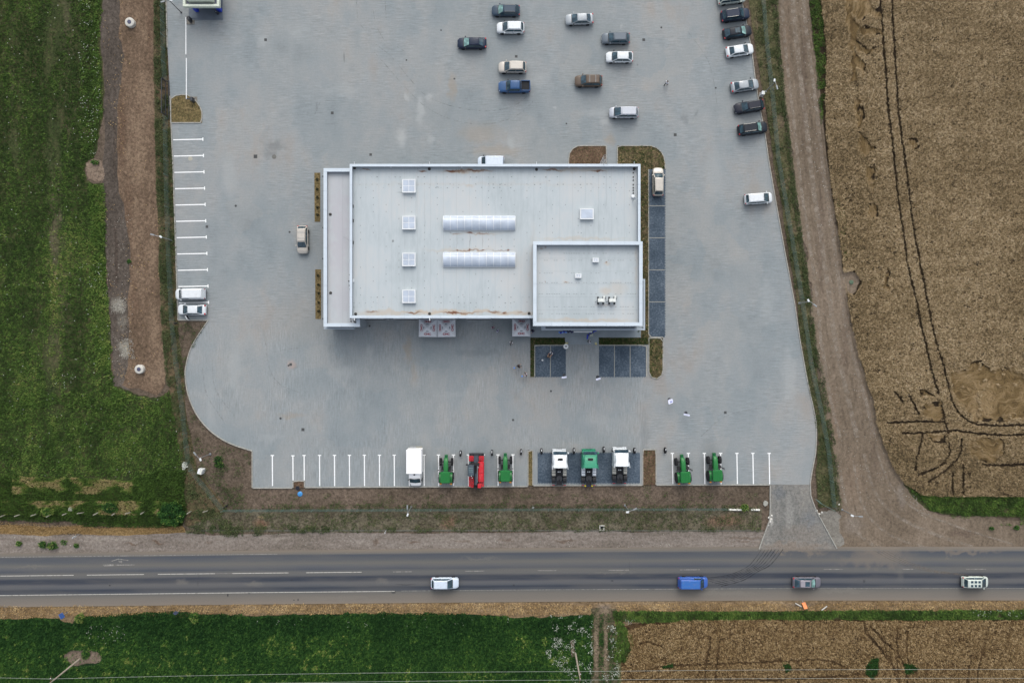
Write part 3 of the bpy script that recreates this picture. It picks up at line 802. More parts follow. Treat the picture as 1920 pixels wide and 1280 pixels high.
def roof_mat(name, stains, h, tint=0):
    t = NT(name)
    f = t.ma('ADD', t.ma('MULTIPLY', t.noise(.12,3,.5), .6), t.ma('MULTIPLY', t.noise(1.3,5,.65,t.scaled(1.6,.3)), .4))
    c = t.ramp(f, [(.36, C(180,190,194)), (.5, C(192,201,205)), (.64, C(200,204,205))])
    if tint: c = t.mix(.5, c, C(196,198,202))
    for col, lst, wob in stains: c = t.mix(t.blobs(lst, h=h, wob=wob, wscale=.8), c, col)
    sp = t.rng(t.noise(5,3,.8), .66, .8, 0, .3)
    c = t.mix(sp, c, C(150,152,150))
    return t.fin(c, .7, t.noise(1.5,3), .2, .03, spec=.3)
RUST, MUD, TANS = C(120,80,60), C(140,112,90), C(196,182,164)
HALL_ST = [
    (TANS, [(830,585,170,5,.8),(960,587,60,5,.7),(900,345,300,4,.15),(860,468,70,5,.45),(900,436,60,4,.25),(1090,318,70,5,.5),(870,321,50,4,.6),(1090,447,90,4,.4),(720,588,60,4,.6),(1000,500,8,90,.25),(880,345,12,3,.5)], .5),
    (MUD, [(698,585,14,2.2,.8),(775,586,17,2.2,.9),(865,586,40,2.2,.75),(925,584.5,15,3.4,.9),(947,586,7,2.3,.9),(975,586,4,1.5,.7),(684,318,10,1.6,.8),(793,319,9,2,.8),(856,320.5,22,3,.9),(900,320,28,2.6,.75),(1037,319,24,2.2,.85),(1120,320,18,1.8,.7),(880,469,40,2,.7),(940,469,24,1.6,.5),(905,437,20,1.6,.6),(855,436,12,1.5,.5)], .35),
    (RUST, [(770,586,9,1.8,.9),(848,586,20,2,.95),(945,586,4,1.8,.95),(844,320.5,12,2.4,.9),(885,319.5,12,1.8,.8),(1122,320.5,9,1.8,.8),(880.5,436.5,7,2.6,.95),(905,468.5,4,1.8,.9),(857,469,3,2.4,.9),(881,468,2,3,.9),(952,468.5,3,2.6,.9),(790,320,6,1.6,.7)], .22),
    (C(120,124,124), [(737,452,2.2,3.2,.8),(881,452,.8,14,.6),(905,452,.8,14,.35),(857,452,.8,14,.3),(1090,437,1.6,1.4,.7),(1137,437,1.4,1.2,.7),(820,351,3.5,1.4,.5),(755,361,14,1.5,.4),(765,431,12,1.2,.5),(1137,354,1,60,.2),(780,380,1,70,.2),(796,400,1,60,.2),(1030,339,2,1.2,.5)], .12)]
TALL_ST = [(TANS, [(1100,600,100,4,.6),(1160,540,20,16,.35),(1195,500,4,60,.3),(1137,544,14,10,.5),(1061,528,5,2.5,.6),(1138,492,6,3,.5)], .4), (MUD, [(1138,491,2.2,1.8,.8),(1061,528.5,2.6,1.2,.8),(1016,465,4,2.6,.5),(1023,463,2.5,2.5,.5),(1136,572,22,3,.3),(1022,528,1,2.5,.7)], .15)]
ANN_ST = [(C(190,186,194), [(636,430,22,110,.5),(640,560,20,40,.35)], 1.5)]
ROOF_H = roof_mat('hall_roof_membrane', HALL_ST, 6.3); ROOF_T = roof_mat('tall_roof_membrane', TALL_ST, 8.3); ROOF_A = roof_mat('annex_roof_membrane', ANN_ST, 5.1, 1)

Bx, By = P(905, 452)
bld = tag(empty('commercial_building', Bx, By), 'large flat roofed pale grey commercial hall with a taller block at its corner', 'building')
def W(px, py, h): x, y = P(px, py, h); return x-Bx, y-By
class Rect:
    def __init__(s, x0, y0, x1, y1, h):
        a = W(x0, y1, h); b = W(x1, y0, h); s.x0, s.y0, s.x1, s.y1 = a[0], a[1], b[0], b[1]
def block(rc, hp, hr, wcap, matroof, sheetw, horiz, cap=CAP, gap=0.016):
    """walls, parapet coping and roof sheets; rc in local metres"""
    w = wcap
    mb = MB(); e = .05
    for a in ((rc.x0+e,rc.x1-e,rc.y0+e,rc.y0+w-e),(rc.x0+e,rc.x1-e,rc.y1-w+e,rc.y1-e),(rc.x0+e,rc.x0+w-e,rc.y0+w-e,rc.y1-w+e),(rc.x1-w+e,rc.x1-e,rc.y0+w-e,rc.y1-w+e)):
        mb.box(*a, 0, hp-.04)
    mb.build('wall', WALL, bld)
    cp = []
    L = 3.0
    def run(x0, x1, y0, y1, alongx):
        tot = (x1-x0) if alongx else (y1-y0); n = max(1, round(tot/L))
        for i in range(n):
            m = MB()
            if alongx: m.cbox(x0+tot*i/n+.006, x0+tot*(i+1)/n-.006, y0, y1, hp-.04, hp+.03, .02)
            else: m.cbox(x0, x1, y0+tot*i/n+.006, y0+tot*(i+1)/n-.006, hp-.04, hp+.03, .02)
            m.build('coping', cap, bld)
    run(rc.x0, rc.x1, rc.y0, rc.y0+w, True); run(rc.x0, rc.x1, rc.y1-w, rc.y1, True)
    run(rc.x0, rc.x0+w, rc.y0+w, rc.y1-w, False); run(rc.x1-w, rc.x1, rc.y0+w, rc.y1-w, False)
    ix0, ix1, iy0, iy1 = rc.x0+w-e, rc.x1-w+e, rc.y0+w-e, rc.y1-w+e
    MB().box(ix0, ix1, iy0, iy1, hr-.3, hr-.012).build('roof_deck', plain('roof_deck_seam', C(140,146,150), .8), bld)
    tot = (iy1-iy0) if horiz else (ix1-ix0); n = round(tot/sheetw)
    for i in range(n):
        a, b = tot*i/n, tot*(i+1)/n-gap
        z = hr + random.uniform(0, .008)
        m = MB()
        if horiz: m.box(ix0, ix1, iy0+a, iy0+b, hr-.01, z)
        else: m.box(ix0+a, ix0+b, iy0, iy1, hr-.01, z)
        m.build('roof_sheet', matroof, bld)
hall = Rect(655.5, 307.5, 1201, 596.5, 7.0)
tall = Rect(999.5, 452.5, 1205, 611, 8.8)
annex = Rect(606.5, 315.5, 675, 612.5, 5.5)
class R2: pass
def inset(r, **k):
    q = R2(); q.x0, q.x1, q.y0, q.y1 = r.x0, r.x1, r.y0, r.y1
    for a, v in k.items(): setattr(q, a, v)
    return q
block(hall, 7.0, 6.2, .42, ROOF_H, 2.13, False)
# tall block sits over the hall's corner: raise its own walls from the ground
block(tall, 8.8, 7.9, .56, ROOF_T, 2.1, True)
block(inset(annex), 5.5, 4.9, .58, ROOF_A, 2.2, False)
# lower wrap-around canopy on the south east corner
h = 4.2
a = W(1015, 619, h); b = W(1209.7, 523, h)
cx0, cy0, cx1, cy1 = a[0], a[1], b[0], b[1]
mb = MB()
mb.box(cx0, cx1, cy0, tall.y0+.02, h-.7, h-.42).box(tall.x1-.02, cx1, tall.y0+.02, cy1, h-.7, h-.42)
mb.build('canopy_deck', plain('canopy_membrane', C(168,178,186), .75), bld)
for q in ((cx0, cx1, cy0, cy0+.28), (cx1-.30, cx1, cy0+.28, cy1), (cx0, cx0+.7, cy0+.28, tall.y0+.01), (tall.x1+.01, cx1-.3, cy1-.3, cy1)):
    MB().cbox(*q, h-.8, h, .02).build('canopy_rim', LOWC, bld)
# low sign box at the foot of the annex
h2 = 4.0
a = W(607, 617, h2); b = W(664, 609, h2)
MB().box(a[0], b[0], a[1]+.25, b[1], h2-.9, h2-.3).build('sign_box', LOWC, bld)
for q in ((a[0], b[0], a[1], a[1]+.22),):
    MB().cbox(*q, h2-.9, h2, .02).build('canopy_rim', LOWC, bld)
# south wall openings (seen only from the side)
y = hall.y0 + .045
for i, x in enumerate((-18, -12.5, -6.5, -.5)):
    m = MB().box(x-2, x+2, y-.1, y, .0, 4.2); d = m.build('sectional_door', WHITE, bld)
    for k in range(1, 7): MB().box(x-1.98, x+1.98, y-.13, y-.1, k*.6, k*.6+.04).build('door_groove', DARKM, d)
yy = tall.y0 + .045
for i in range(8):
    x0 = tall.x0 + .8 + i*2.15
    w_ = MB().box(x0, x0+2.0, yy-.06, yy, .3, 3.2).build('window', WHITE, bld)
    MB().box(x0+.08, x0+1.92, yy-.075, yy-.06, .38, 3.12).build('pane', BLDG_GLASS, w_)
for i in range(8):
    x0 = tall.x0 + .8 + i*2.15
    w_ = MB().box(x0, x0+2.0, yy-.06, yy, 4.9, 6.6).build('window', WHITE, bld)
    MB().box(x0+.08, x0+1.92, yy-.075, yy-.06, 4.98, 6.52).build('pane', BLDG_GLASS, w_)

# rooflights
SKY_P = plain('rooflight_polycarbonate', C(190,202,218), .25, spec=.6, var=.13, vs=.7)
def hatch(px, py, wpx, hpx, hz, zr, panes):
    x0, y0 = W(px-wpx/2, py+hpx/2, hz); x1, y1 = W(px+wpx/2, py-hpx/2, hz)
    m = MB(); f = .13
    for q in ((x0,x1,y0,y0+f),(x0,x1,y1-f,y1),(x0,x0+f,y0+f,y1-f),(x1-f,x1,y0+f,y1-f)): m.box(*q, zr+.005, hz)
    o = m.build('rooflight', WHITE, bld)
    nx, ny = panes
    for i in range(nx):
        for j in range(ny):
            g = .04
            xa, xb = x0+f+(x1-x0-2*f)*i/nx+g, x0+f+(x1-x0-2*f)*(i+1)/nx-g
            ya, yb = y0+f+(y1-y0-2*f)*j/ny+g, y0+f+(y1-y0-2*f)*(j+1)/ny-g
            MB().cbox(xa, xb, ya, yb, hz-.06, hz-.008, .02).build('pane', SKY_P, o)
    MB().box(x0+f, x1-f, y0+f, y1-f, hz-.10, hz-.03).build('glazing_bed', WHITE, o)
for py in (348.5, 417.5, 486.5, 555.5): hatch(766.5, py, 25, 25, 6.75, 6.2, (2, 2))
hatch(1100.5, 401, 25.5, 20, 6.75, 6.2, (1, 1))
hatch(1117, 487.5, 11.5, 8, 8.4, 7.9, (2, 2))
hatch(1084.5, 517, 11.5, 8, 8.4, 7.9, (2, 2))
def barrel(py):
    hz = 6.3
    x0, y0 = W(831.5, py+14, hz); x1, y1 = W(966, py-14, hz)
    o = MB().box(x0, x1, y0, y1, 6.205, 6.42).build('barrel_rooflight', WHITE, bld)
    n = 10; ym = (y0+y1)/2; ry = (y1-y0)/2-.08; rz = .62
    for i in range(n):
        xa, xb = x0+(x1-x0)*i/n+.03, x0+(x1-x0)*(i+1)/n-.03
        secs = []
        for xx in (xa, xb):
            secs.append([(xx, ym+ry*math.cos(math.pi*k/12), 6.42+rz*math.sin(math.pi*k/12)) for k in range(13)])
        MB().loft(secs, closed=False, caps=False).build('pane', SKY_P, o, smooth=40)
    m = MB()
    for i in range(n+1):
        xx = x0+(x1-x0)*i/n
        for k in range(12):
            p = [(xx, ym+(ry+.015)*math.cos(math.pi*q/12), 6.42+(rz+.015)*math.sin(math.pi*q/12)) for q in (k, k+1)]
            m.tube(p[0], p[1], .04, 4)
    for q in (3.2,):
        m.tube((x0, ym+(ry+.01)*math.cos(math.pi*q/12), 6.42+(rz+.01)*math.sin(math.pi*q/12)), (x1, ym+(ry+.01)*math.cos(math.pi*q/12), 6.42+(rz+.01)*math.sin(math.pi*q/12)), .035, 4)
    for s_ in (-1, 1):
        xx = x0+.04 if s_ < 0 else x1-.04
        pts = [(xx, ym+ry*math.cos(math.pi*k/12), 6.42+rz*math.sin(math.pi*k/12)) for k in range(13)]
        m.add(pts, [tuple(range(13))])
    m.build('glazing_bars', WHITE, o)
barrel(418.5); barrel(487)
# drains, lightning holders, vents, bolts on the roofs
DRN = plain('roof_drain', C(58,56,54), .7)
for (px, py, hh) in ((665,315,6.2),(805,317,6.2),(1006,318,6.2),(1189,317,6.2),(667,588.5,6.2),(805.5,588,6.2),(992,587.5,6.2),(619.5,402,4.9),(620,549,4.9)):
    x, y = W(px, py, hh)
    MB().lathe([(.24,hh-.01),(.24,hh+.06),(.12,hh+.1)], 12, (x,y,0)).build('roof_drain', DRN, bld)
m = MB()
for (px, py) in [(655.5,515),(654,527),(655,535),(656,542),(656.5,550),(656.8,558),(656.5,567),(656.3,575),(656.5,583),(657,591),(657.3,597),(658,602),(663.5,602),(666,604),(666,607),(665.5,610)]:
    x, y = W(px, py, 5.0); m.lathe([(.11,4.88),(.11,4.98)], 8, (x,y,0))
m.build('conductor_holders', DRN, bld, kind='stuff')
m = MB()
for py in (324,332,338,346,352,357,362):
    x, y = W(1187.5, py, 6.3); m.lathe([(.11,6.2),(.11,6.31)], 8, (x,y,0))
m.build('conductor_holders', DRN, bld, kind='stuff')
x, y = W(1187, 368, 6.5)
MB().lathe([(.28,6.2),(.28,6.5),(.2,6.52)], 14, (x,y,0)).build('roof_vent', WHITE, bld, smooth=30)
x, y = W(1192, 371, 7.2)
d = MB().tube((x-.35,y-.35,6.2),(x-.2,y-.2,7.1),.04,6).build('dish_mast', STEEL, bld)
MB().lathe([(.02,0),(.2,.03),(.33,.1),(.33,.12),(.02,.06)], 14).build('satellite_dish', WHITE, bld, smooth=30).matrix_basis = Matrix.Translation((x,y,7.1)) @ Matrix.Rotation(R(70),4,(1,-.6,0))
for px in (664.5,805.5,1006,1189):
    x, y = W(px, 307, 7.05); MB().tube((x,y-.15,7.0),(x,y+.3,7.12),.04,6).build('flood_light', WHITE, bld)
    x, y = W(px, 597, 7.05)
    if px < 1100: MB().cbox(x-.06,x+.06,y-.35,y+.1,6.95,7.08,.02).build('flood_light', WHITE, bld)
for px in (733,866,1067):
    x, y = W(px, 313.5, 6.8); MB().tube((x,y-.1,6.7),(x,y+.14,6.86),.05,6).build('parapet_bracket', WHITE, bld)
for py in (331, 427, 485, 597.5):
    x, y = W(606, py, 4.2); MB().cbox(x-.12,x+.14,y-.12,y+.12,4.1,4.3,.02).build('wall_lamp', DARKM, bld)
x, y = W(661, 392, 6.3)
for (px, py) in ((661.5,386),(661.8,413),(661.8,454),(662.5,525)):
    x, y = W(px, py, 6.4); MB().box(x-.09,x+.09,y-.3,y+.2,6.2,6.4).build('pipe_stub', DRN if py < 500 else WHITE, bld)
x0, y0 = W(642, 442.5, 5.6); x1, y1 = W(656, 451, 7.0)
MB().tube((x0,y0,4.95),(x1,y1,7.05),.02,5).build('antenna_wire', STEEL, bld)
# rows of membrane fixings and faint lap seams
FX = plain('fixing_heads', C(146,152,154), .7)
m = MB(); rj = random.Random(3)
for py in (332, 346, 352, 557, 568, 576):
    for i in range(50):
        if rj.random() < .55: continue
        px = 664 + i*10.9 + rj.uniform(-1,1)
        if py > 500 and px > 996: continue
        x, y = W(px, py+rj.uniform(-.4,.4), 6.2); r_ = rj.uniform(.03,.08)
        m.box(x-r_*1.4, x+r_*1.4, y-r_, y+r_, 6.21, 6.222)
for i in range(22):
    px = 676 + i*24
    for k in range(18):
        if rj.random() < .5: continue
        py = 345 + k*13
        if px > 996 and py > 448: continue
        x, y = W(px, py, 6.2); m.box(x-.05, x+.05, y-.09, y+.09, 6.21, 6.22)
for py in (475, 488, 512, 530, 551, 575, 588):
    for i in range(40):
        if rj.random() < .45: continue
        x, y = W(1012+i*4.6, py, 7.9); m.box(x-.12, x+.12, y-.035, y+.035, 7.91, 7.92)
m.build('fixings', FX, bld, kind='stuff')
# access ladder at the north parapet
l = MB()
for dx in (-.28, .28):
    x, y = W(1134, 306, 7); l.tube((x+dx,y+.5,0),(x+dx,y+.5,7.9),.03,6); l.tube((x+dx,y+.5,7.9),(x+dx,y-.5,7.6),.03,6)
for k in range(24): l.tube((x-.28,y+.5,.3+k*.3),(x+.28,y+.5,.3+k*.3),.02,5)
for k in range(7):
    z = 2.4+k*.8; pr = None
    for q in range(9):
        a_ = math.pi*q/8; p_ = (x+.38*math.cos(a_), y+.5+.75*math.sin(a_), z)
        if pr: l.tube(pr, p_, .025, 4, cap=False)
        pr = p_
l.build('roof_ladder', STEEL, bld)
# air conditioning pair on stands (on the roof of the tall block)
AC = plain('off_white_casing', C(222,226,222,1.1), .5)
for i, (xa, xb) in enumerate(((1121.5,1134),(1142.5,1155))):
    hz = 8.95
    x0, y0 = W(xa, 566, hz); x1, y1 = W(xb, 559.5, hz)
    t_ = tag(empty('air_conditioner', (x0+x1)/2+Bx, (y0+y1)/2+By, 7.91), ('left' if i == 0 else 'right') + ' of the two white air conditioning units on the tall roof', 'air conditioner', 'air conditioners on the roof')
    w2, d2 = (x1-x0)/2, (y1-y0)/2
    MB().cbox(-w2,w2,-d2,d2,.35,1.04,.03).build('casing', AC, t_)
    for sx_ in (-.8, .8):
        for sy in (-.45, .45):
            MB().box(sx_*w2-.05, sx_*w2+.05, sy-.05, sy+.05, 0, .35).build('leg', DARKM, t_)
        MB().box(sx_*w2-.14, sx_*w2+.14, -.62, .62, -.003, .05).build('foot', DARKM, t_)
    g = MB().disc(0,0,0,.26,18,.0).build('fan_grille', DARKM, t_); g.matrix_basis = Matrix.Translation((0,-d2-.012,.7)) @ Matrix.Rotation(R(90),4,'X')
    m = MB().tube((w2*.9,0,.6),(w2+.25,.3,.2),.04,6); m.tube((w2+.25,.3,.2),(w2+.3,.6,.03),.04,6); m.tube((-w2,-.1,.5),(-w2-.35,-.2,.08),.035,6)
    m.build('pipes', DARKM, t_)
    MB().cbox(w2-.22,w2+.02,d2+.02,d2+.42,.4,1.02,.02).build('side_cover', AC, t_)

# ------------------------------------------------------------------ text helper
def text_mesh(body, size, mat, parent, name='lettering', extrude=.004):
    cu = bpy.data.curves.new(name, 'FONT'); cu.body = body; cu.size = size; cu.align_x = 'CENTER'; cu.align_y = 'CENTER'; cu.extrude = extrude; cu.offset = size*.03
    o = bpy.data.objects.new(name, cu); COL.objects.link(o)
    dg = bpy.context.evaluated_depsgraph_get()
    me = bpy.data.meshes.new_from_object(o.evaluated_get(dg))
    bpy.data.objects.remove(o); bpy.data.curves.remove(cu)
    me.materials.clear(); me.materials.append(mat)
    return link(name, me, parent)

# ------------------------------------------------------------------ promotional tents
TENT = plain('tent_fabric', C(206,210,216,1.05), .8, spec=.2, var=.05, vs=1.5)
TRED = plain('tent_print_red', C(164,62,74), .8, spec=.2)
TGREY = plain('tent_print_grey', C(104,116,128), .8, spec=.2)
for i, (cx, lab) in enumerate(((802, 'leftmost white tent with red lettering beside the south wall'), (836.8, 'white tent with red lettering joined to the right of its twin'), (977.5, 'single white tent with red lettering beside the taller block'))):
    hz = 2.3
    X, Y = P(cx, 614.5 if i < 2 else 613.5, hz); hw = 17.0/S*(HC-hz)/HC
    t_ = tag(empty('promotional_tent', X, Y, 0, random.uniform(-1,1)), lab, 'tent', 'promotional tents by the south wall')
    ze, za = 2.15, 3.05
    cr = [(-hw,-hw),(hw,-hw),(hw,hw),(-hw,hw)]
    for k in range(4):
        a, b = cr[k], cr[(k+1)%4]
        mid = ((a[0]+b[0])/2*.5, (a[1]+b[1])/2*.5, (ze+za)/2-.05)
        m = MB(); A, B, Z = (a[0],a[1],ze), (b[0],b[1],ze), (0,0,za)
        ma_, mb_ = tuple((A[j]+Z[j])/2 for j in range(3)), tuple((B[j]+Z[j])/2 for j in range(3))
        em = ((a[0]+b[0])/2, (a[1]+b[1])/2, ze-.03)
        m.add([A,em,B,mb_,Z,ma_,mid], [(0,1,6,5),(1,2,3,6),(6,3,4),(5,6,4)])
        pnl = m.build('canopy_panel', TENT, t_, smooth=60)
        MB().add([A,B,(b[0],b[1],ze-.28),(a[0],a[1],ze-.28)], [(0,1,2,3)]).build('valance', TENT, t_)
        ang = k*math.pi/2
        slope = math.atan2(za-ze-.04, hw)
        for body, sz, rr, mt in (('CHC', .54, .70, TRED), ('nn', .30, .40, TGREY)):
            if body == 'nn':
                tx = MB().box(-.17,-.03,-.09,.09,0,.006).box(.03,.17,-.09,.09,0,.006).build('emblem', mt, t_)
            else: tx = text_mesh(body, sz, mt, t_)
            zz = ze + (za-ze)*(1-rr) + .03
            M_ = Matrix.Rotation(ang,4,'Z') @ Matrix.Translation((0,-hw*rr,zz)) @ Matrix.Rotation(slope,4,'X')
            tx.matrix_basis = M_
    for a in cr:
        MB().box(a[0]*.96-.03, a[0]*.96+.03, a[1]*.96-.03, a[1]*.96+.03, 0, ze).build('leg', STEEL, t_)

# ------------------------------------------------------------------ gate kiosk at the top edge
kx, ky = P(378, 0)
kio = tag(empty('gatehouse', kx, ky), 'white flat roofed gatehouse with a base coloured dark as roof shade at the top edge', 'gatehouse')
def K(px, py, h): x, y = P(px, py, h); return x-kx, y-ky
h = 3.4; a = K(342.5, 12.5, h); b = K(411, -48, h)
MB().box(a[0]+1.3, b[0]-1.0, a[1]+1.5, b[1]-.5, .15, 2.8).build('wall', plain('gatehouse_shade_wall', C(70,84,110), .5), kio)  # wall coloured dark to stand in for the shade below the roof deck
PALE = plain('gatehouse_fascia', C(214,222,206), .5)
for q in ((a[0],b[0],a[1],a[1]+.42),(a[0],b[0],b[1]-.42,b[1]),(a[0],a[0]+.42,a[1]+.42,b[1]-.42),(b[0]-.42,b[0],a[1]+.42,b[1]-.42)):
    MB().cbox(*q, 2.8, 3.4, .03).build('fascia', PALE, kio)
MB().box(a[0]+.4, b[0]-.4, a[1]+.4, b[1]-.4, 2.8, 2.95).build('roof_sheet', plain('gatehouse_roof', C(88,92,112), .7), kio)
c_ = K(350,1,3.9); d_ = K(398,-40,3.9)
MB().cbox(c_[0], d_[0], c_[1], d_[1], 2.96, 3.9, .05).build('plant_box', PALE, kio)
for px in (363, 407): 
    x, y = K(px, 12, 1.5); MB().box(x-.28, x+.28, y-.35, y+.2, .15, 2.78).build('column', BLUE, kio)
s0 = K(354.5, 35, 0); s1 = K(418, -50, 0)
m = MB()
pat_ = tag(MB().box(s0[0]+kx, s1[0]+kx, s0[1]+ky, s1[1]+ky, 0.0, .12).build('kiosk_terrace', plain('terrace_slabs', C(112,122,132), .8, vs=1)), 'grey stepped terrace below the gatehouse', 'terrace', kind='structure')
MB().box(s0[0]+kx+.05, s1[0]+kx+.02, s0[1]+ky-.3, s0[1]+ky-.02, 0, .07).build('step', plain('terrace_slabs', 0), pat_)
m = MB(); x, y = P(409, 27)
b_ = tag(empty('litter_bin', x, y, .12), 'small dark litter bin on the gatehouse terrace', 'litter bin')
MB().lathe([(.2,0),(.23,.75),(.23,.8)], 14).build('bin_body', DARKM, b_); MB().lathe([(.13,.8),(.13,.83)], 12).build('lid', STEEL, b_)

# entry barrier booms
YW = plain('barrier_white', C(236,238,238,1.2), .4)
for i, (bx, by, y0, y1, lab) in enumerate(((357,39,38,107,'upper white barrier boom reaching down from the gatehouse'),(362,189,114,190,'lower white barrier boom rising from the dry planted island'))):
    X, Y = P(bx, by)
    t_ = tag(empty('barrier_gate', X, Y), lab, 'barrier', 'entry barrier booms')
    MB().prism([(.55*c[0], .6*c[1]) for c in ((-1.3,-1.1),(1.3,-1.1),(1.3,1.1),(-1.3,1.1))], .004, .05).build('base_slab', LSL, t_)
    MB().cbox(-.05,.33,-.38,.32,.05,1.05,.04).build('motor_box', DARKM, t_)
    xr = (354 + (0 if i == 0 else .8) - bx)/S
    yA, yB = (by-y0)/S, (by-y1)/S
    MB().cbox(xr-.06, xr+.06, min(yA,yB), max(yA,yB), .95, 1.07, .02).build('boom', YW, t_)
    MB().box(xr-.02, .1, -.1, .1, .85, 1.0).build('bracket', DARKM, t_)

# sliding gate beside the western fence
X, Y = P(312, 186)
t_ = tag(empty('sliding_gate', X, Y), 'dark steel sliding gate parked beside the western fence', 'gate')
MB().box(-.05,.05,-2.9,2.9,.15,.27).box(-.05,.05,-2.9,2.9,1.6,1.7).box(-.05,.05,-2.9,-2.8,.27,1.6).box(-.05,.05,2.8,2.9,.27,1.6).build('gate_frame', DARKM, t_)
bar = MB().box(-.015,.015,-.015,.015,.27,1.6).build('bar', DARKM, t_); bar.location = (0,-2.7,0)
for k in range(1, 37): copy_part(bar, t_, (0,-2.7+k*.15,0))
MB().box(.35,.47,-3.4,3.2,.02,.14).build('guide_rail', DARKM, t_)
X, Y = P(309, 186); MB()
for dy in (-2.9, 2.9): MB().box(.18,.28,dy-.06,dy+.06,0,2.0).build('guide_post', DARKM, t_)

# ------------------------------------------------------------------ fence of green wire panels
FG = plain('green_fence_wire', C(104,128,120), .6, spec=.4)
fm = MB()
for k in range(17): fm.tube((k/16-.5,0,.05),(k/16-.5,0,1.63),.0045,3,cap=False)
for z in (.1,.45,.8,1.15,1.6):
    fm.tube((-.5,0,z),(.5,0,z),.012,3,cap=False); fm.tube((-.5,.03,z+.07),(.5,.03,z+.07),.006,3,cap=False)
fpost = MB().box(-.035,.035,-.035,.035,0,1.75)
_fc = {}
def fence(line, label, flip=1):
    Wp = [P(*p) for p in line]; X, Y = Wp[0]
    t_ = tag(empty('wire_fence', X, Y, -.1), label, 'fence')
    for (xa,ya),(xb,yb) in zip(Wp[:-1], Wp[1:]):
        L = math.hypot(xb-xa, yb-ya); n = max(1, round(L/2.5)); an = math.atan2(yb-ya, xb-xa)
        for i in range(n):
            s = (i+.5)/n
            if 'p' not in _fc: o = fm.build('wire_panel', FG, t_); _fc['p'] = o.data
            else: o = link('wire_panel', _fc['p'], t_)
            o.location = (xa+(xb-xa)*s-X, ya+(yb-ya)*s-Y, 0); o.rotation_euler = (0,0,an); o.scale = (L/n-.06,1,1)
            if 'q' not in _fc: o = fpost.build('fence_post', FG, t_); _fc['q'] = o.data
            else: o = link('fence_post', _fc['q'], t_)
            o.location = (xa+(xb-xa)*i/n-X, ya+(yb-ya)*i/n-Y, 0); o.rotation_euler = (0,0,an)
fence([(307,-60),(309,20),(311,120),(313,152)], 'green wire fence at the top of the western boundary')
fence([(314,222),(316,330),(319,450),(326,600),(334,680),(345,760),(356,862)], 'long green wire fence down the western boundary')
fence([(356,864),(362,880),(420,953)], 'short slanting green wire fence at the south western corner')
fence([(421,955),(700,954),(1000,953),(1362,952.5)], 'long green wire fence between the yard and the road')
fence([(1424,-60),(1432,60),(1447,200),(1456,300),(1473,400),(1490,500),(1500,560),(1517,680),(1540,790),(1550,850),(1560,950)], 'green wire fence along the eastern boundary')
fence([(1558,953),(1536,942),(1528,934)], 'short return of green fence beside the driveway')

# ------------------------------------------------------------------ lamps
def lamp(bx, by, tx, ty, label, dark=False):
    X, Y = P(bx, by)
    h = 4.2
    t_ = tag(empty('street_lamp', X, Y, -.05), label, 'street lamp', 'slim lamp posts round the yard')
    m_ = DARKM if dark else STEEL
    MB().tube((0,0,0),(0,0,h),.075,8,.045).build('pole', m_, t_)
    MB().box(-.16,.16,-.16,.16,-.05,.06).build('base_plate', m_, t_)
    an = math.atan2(640-by, 960-bx) * 1 + math.pi*0
    ax, ay = math.cos(an+2.6), math.sin(an+2.6)
    bx_, by_ = math.cos(an-.5), math.sin(an-.5)
    MB().tube((0,0,h-.05),(ax*.95,ay*.95,h+.1),.035,6).build('arm', m_, t_)
    hd = MB().cbox(-.34,.34,-.12,.12,-.05,.05,.03).build('lamp_head', STEEL, t_); hd.location = (ax*1.0,ay*1.0,h+.12); hd.rotation_euler = (0,0,an+2.6)
    hd = MB().cbox(-.24,.24,-.14,.14,-.07,.07,.03).build('lamp_head', WHITE, t_); hd.location = (bx_*.3,by_*.3,h-.1); hd.rotation_euler = (0,0,an-.9)
lamp(321,450,300,443,'slim lamp post beside the fence on the western side')
lamp(394,851,363,863,'slim lamp post at the south western corner by the white cabinet')
lamp(771,950,767,960,'slim lamp post below the box truck')
lamp(1172,947,1178,958,'slim lamp post below the truck tractors')
lamp(1436,171,1448,160,'slim lamp post beside the white cabinet in the east verge')
lamp(1499,568,1517,568,'slim lamp post leaning over the east verge midway down')
lamp(1579,955,1590,963,'slim lamp post at the mouth of the farm track')
lamp(340,24,322,0,'dark lamp post by the gatehouse', True)

# ------------------------------------------------------------------ power poles and wires
WOOD = plain('weathered_pole', C(168,158,144), .85, spec=.2, var=.2)
def pole(bx, by, tx, ty, h, label):
    X, Y = P(bx, by, 0); X2, Y2 = P(tx, ty, h)
    t_ = tag(empty('power_pole', X, Y, -.1), label, 'power pole', 'concrete power poles')
    dx, dy = X2-X, Y2-Y
    MB().tube((0,0,0),(dx,dy,h),.17,10,.10).build('pole', WOOD, t_)
    m = MB().tube((dx-.1,dy-1.0,h-.25),(dx+.1,dy+1.0,h-.2),.05,6); m.build('crossarm', plain('rusty_arm', C(110,70,58), .8), t_)
    for s_ in (-.8, .75): MB().lathe([(.05,0),(.07,.08),(.03,.18)], 8, (dx+.1*s_,dy+s_,h-.18)).build('insulator', WHITE, t_)
    return X2, Y2
PX = pole(149,1235,92,1281,8.0,'pale leaning power pole standing in the oval bare patch')
PX2 = pole(1079,1224,1088,1273,8.0,'pale power pole beside the wheel tracks between the fields')
WIRE = plain('aluminium_wire', C(178,184,176), .5, metal=.2)
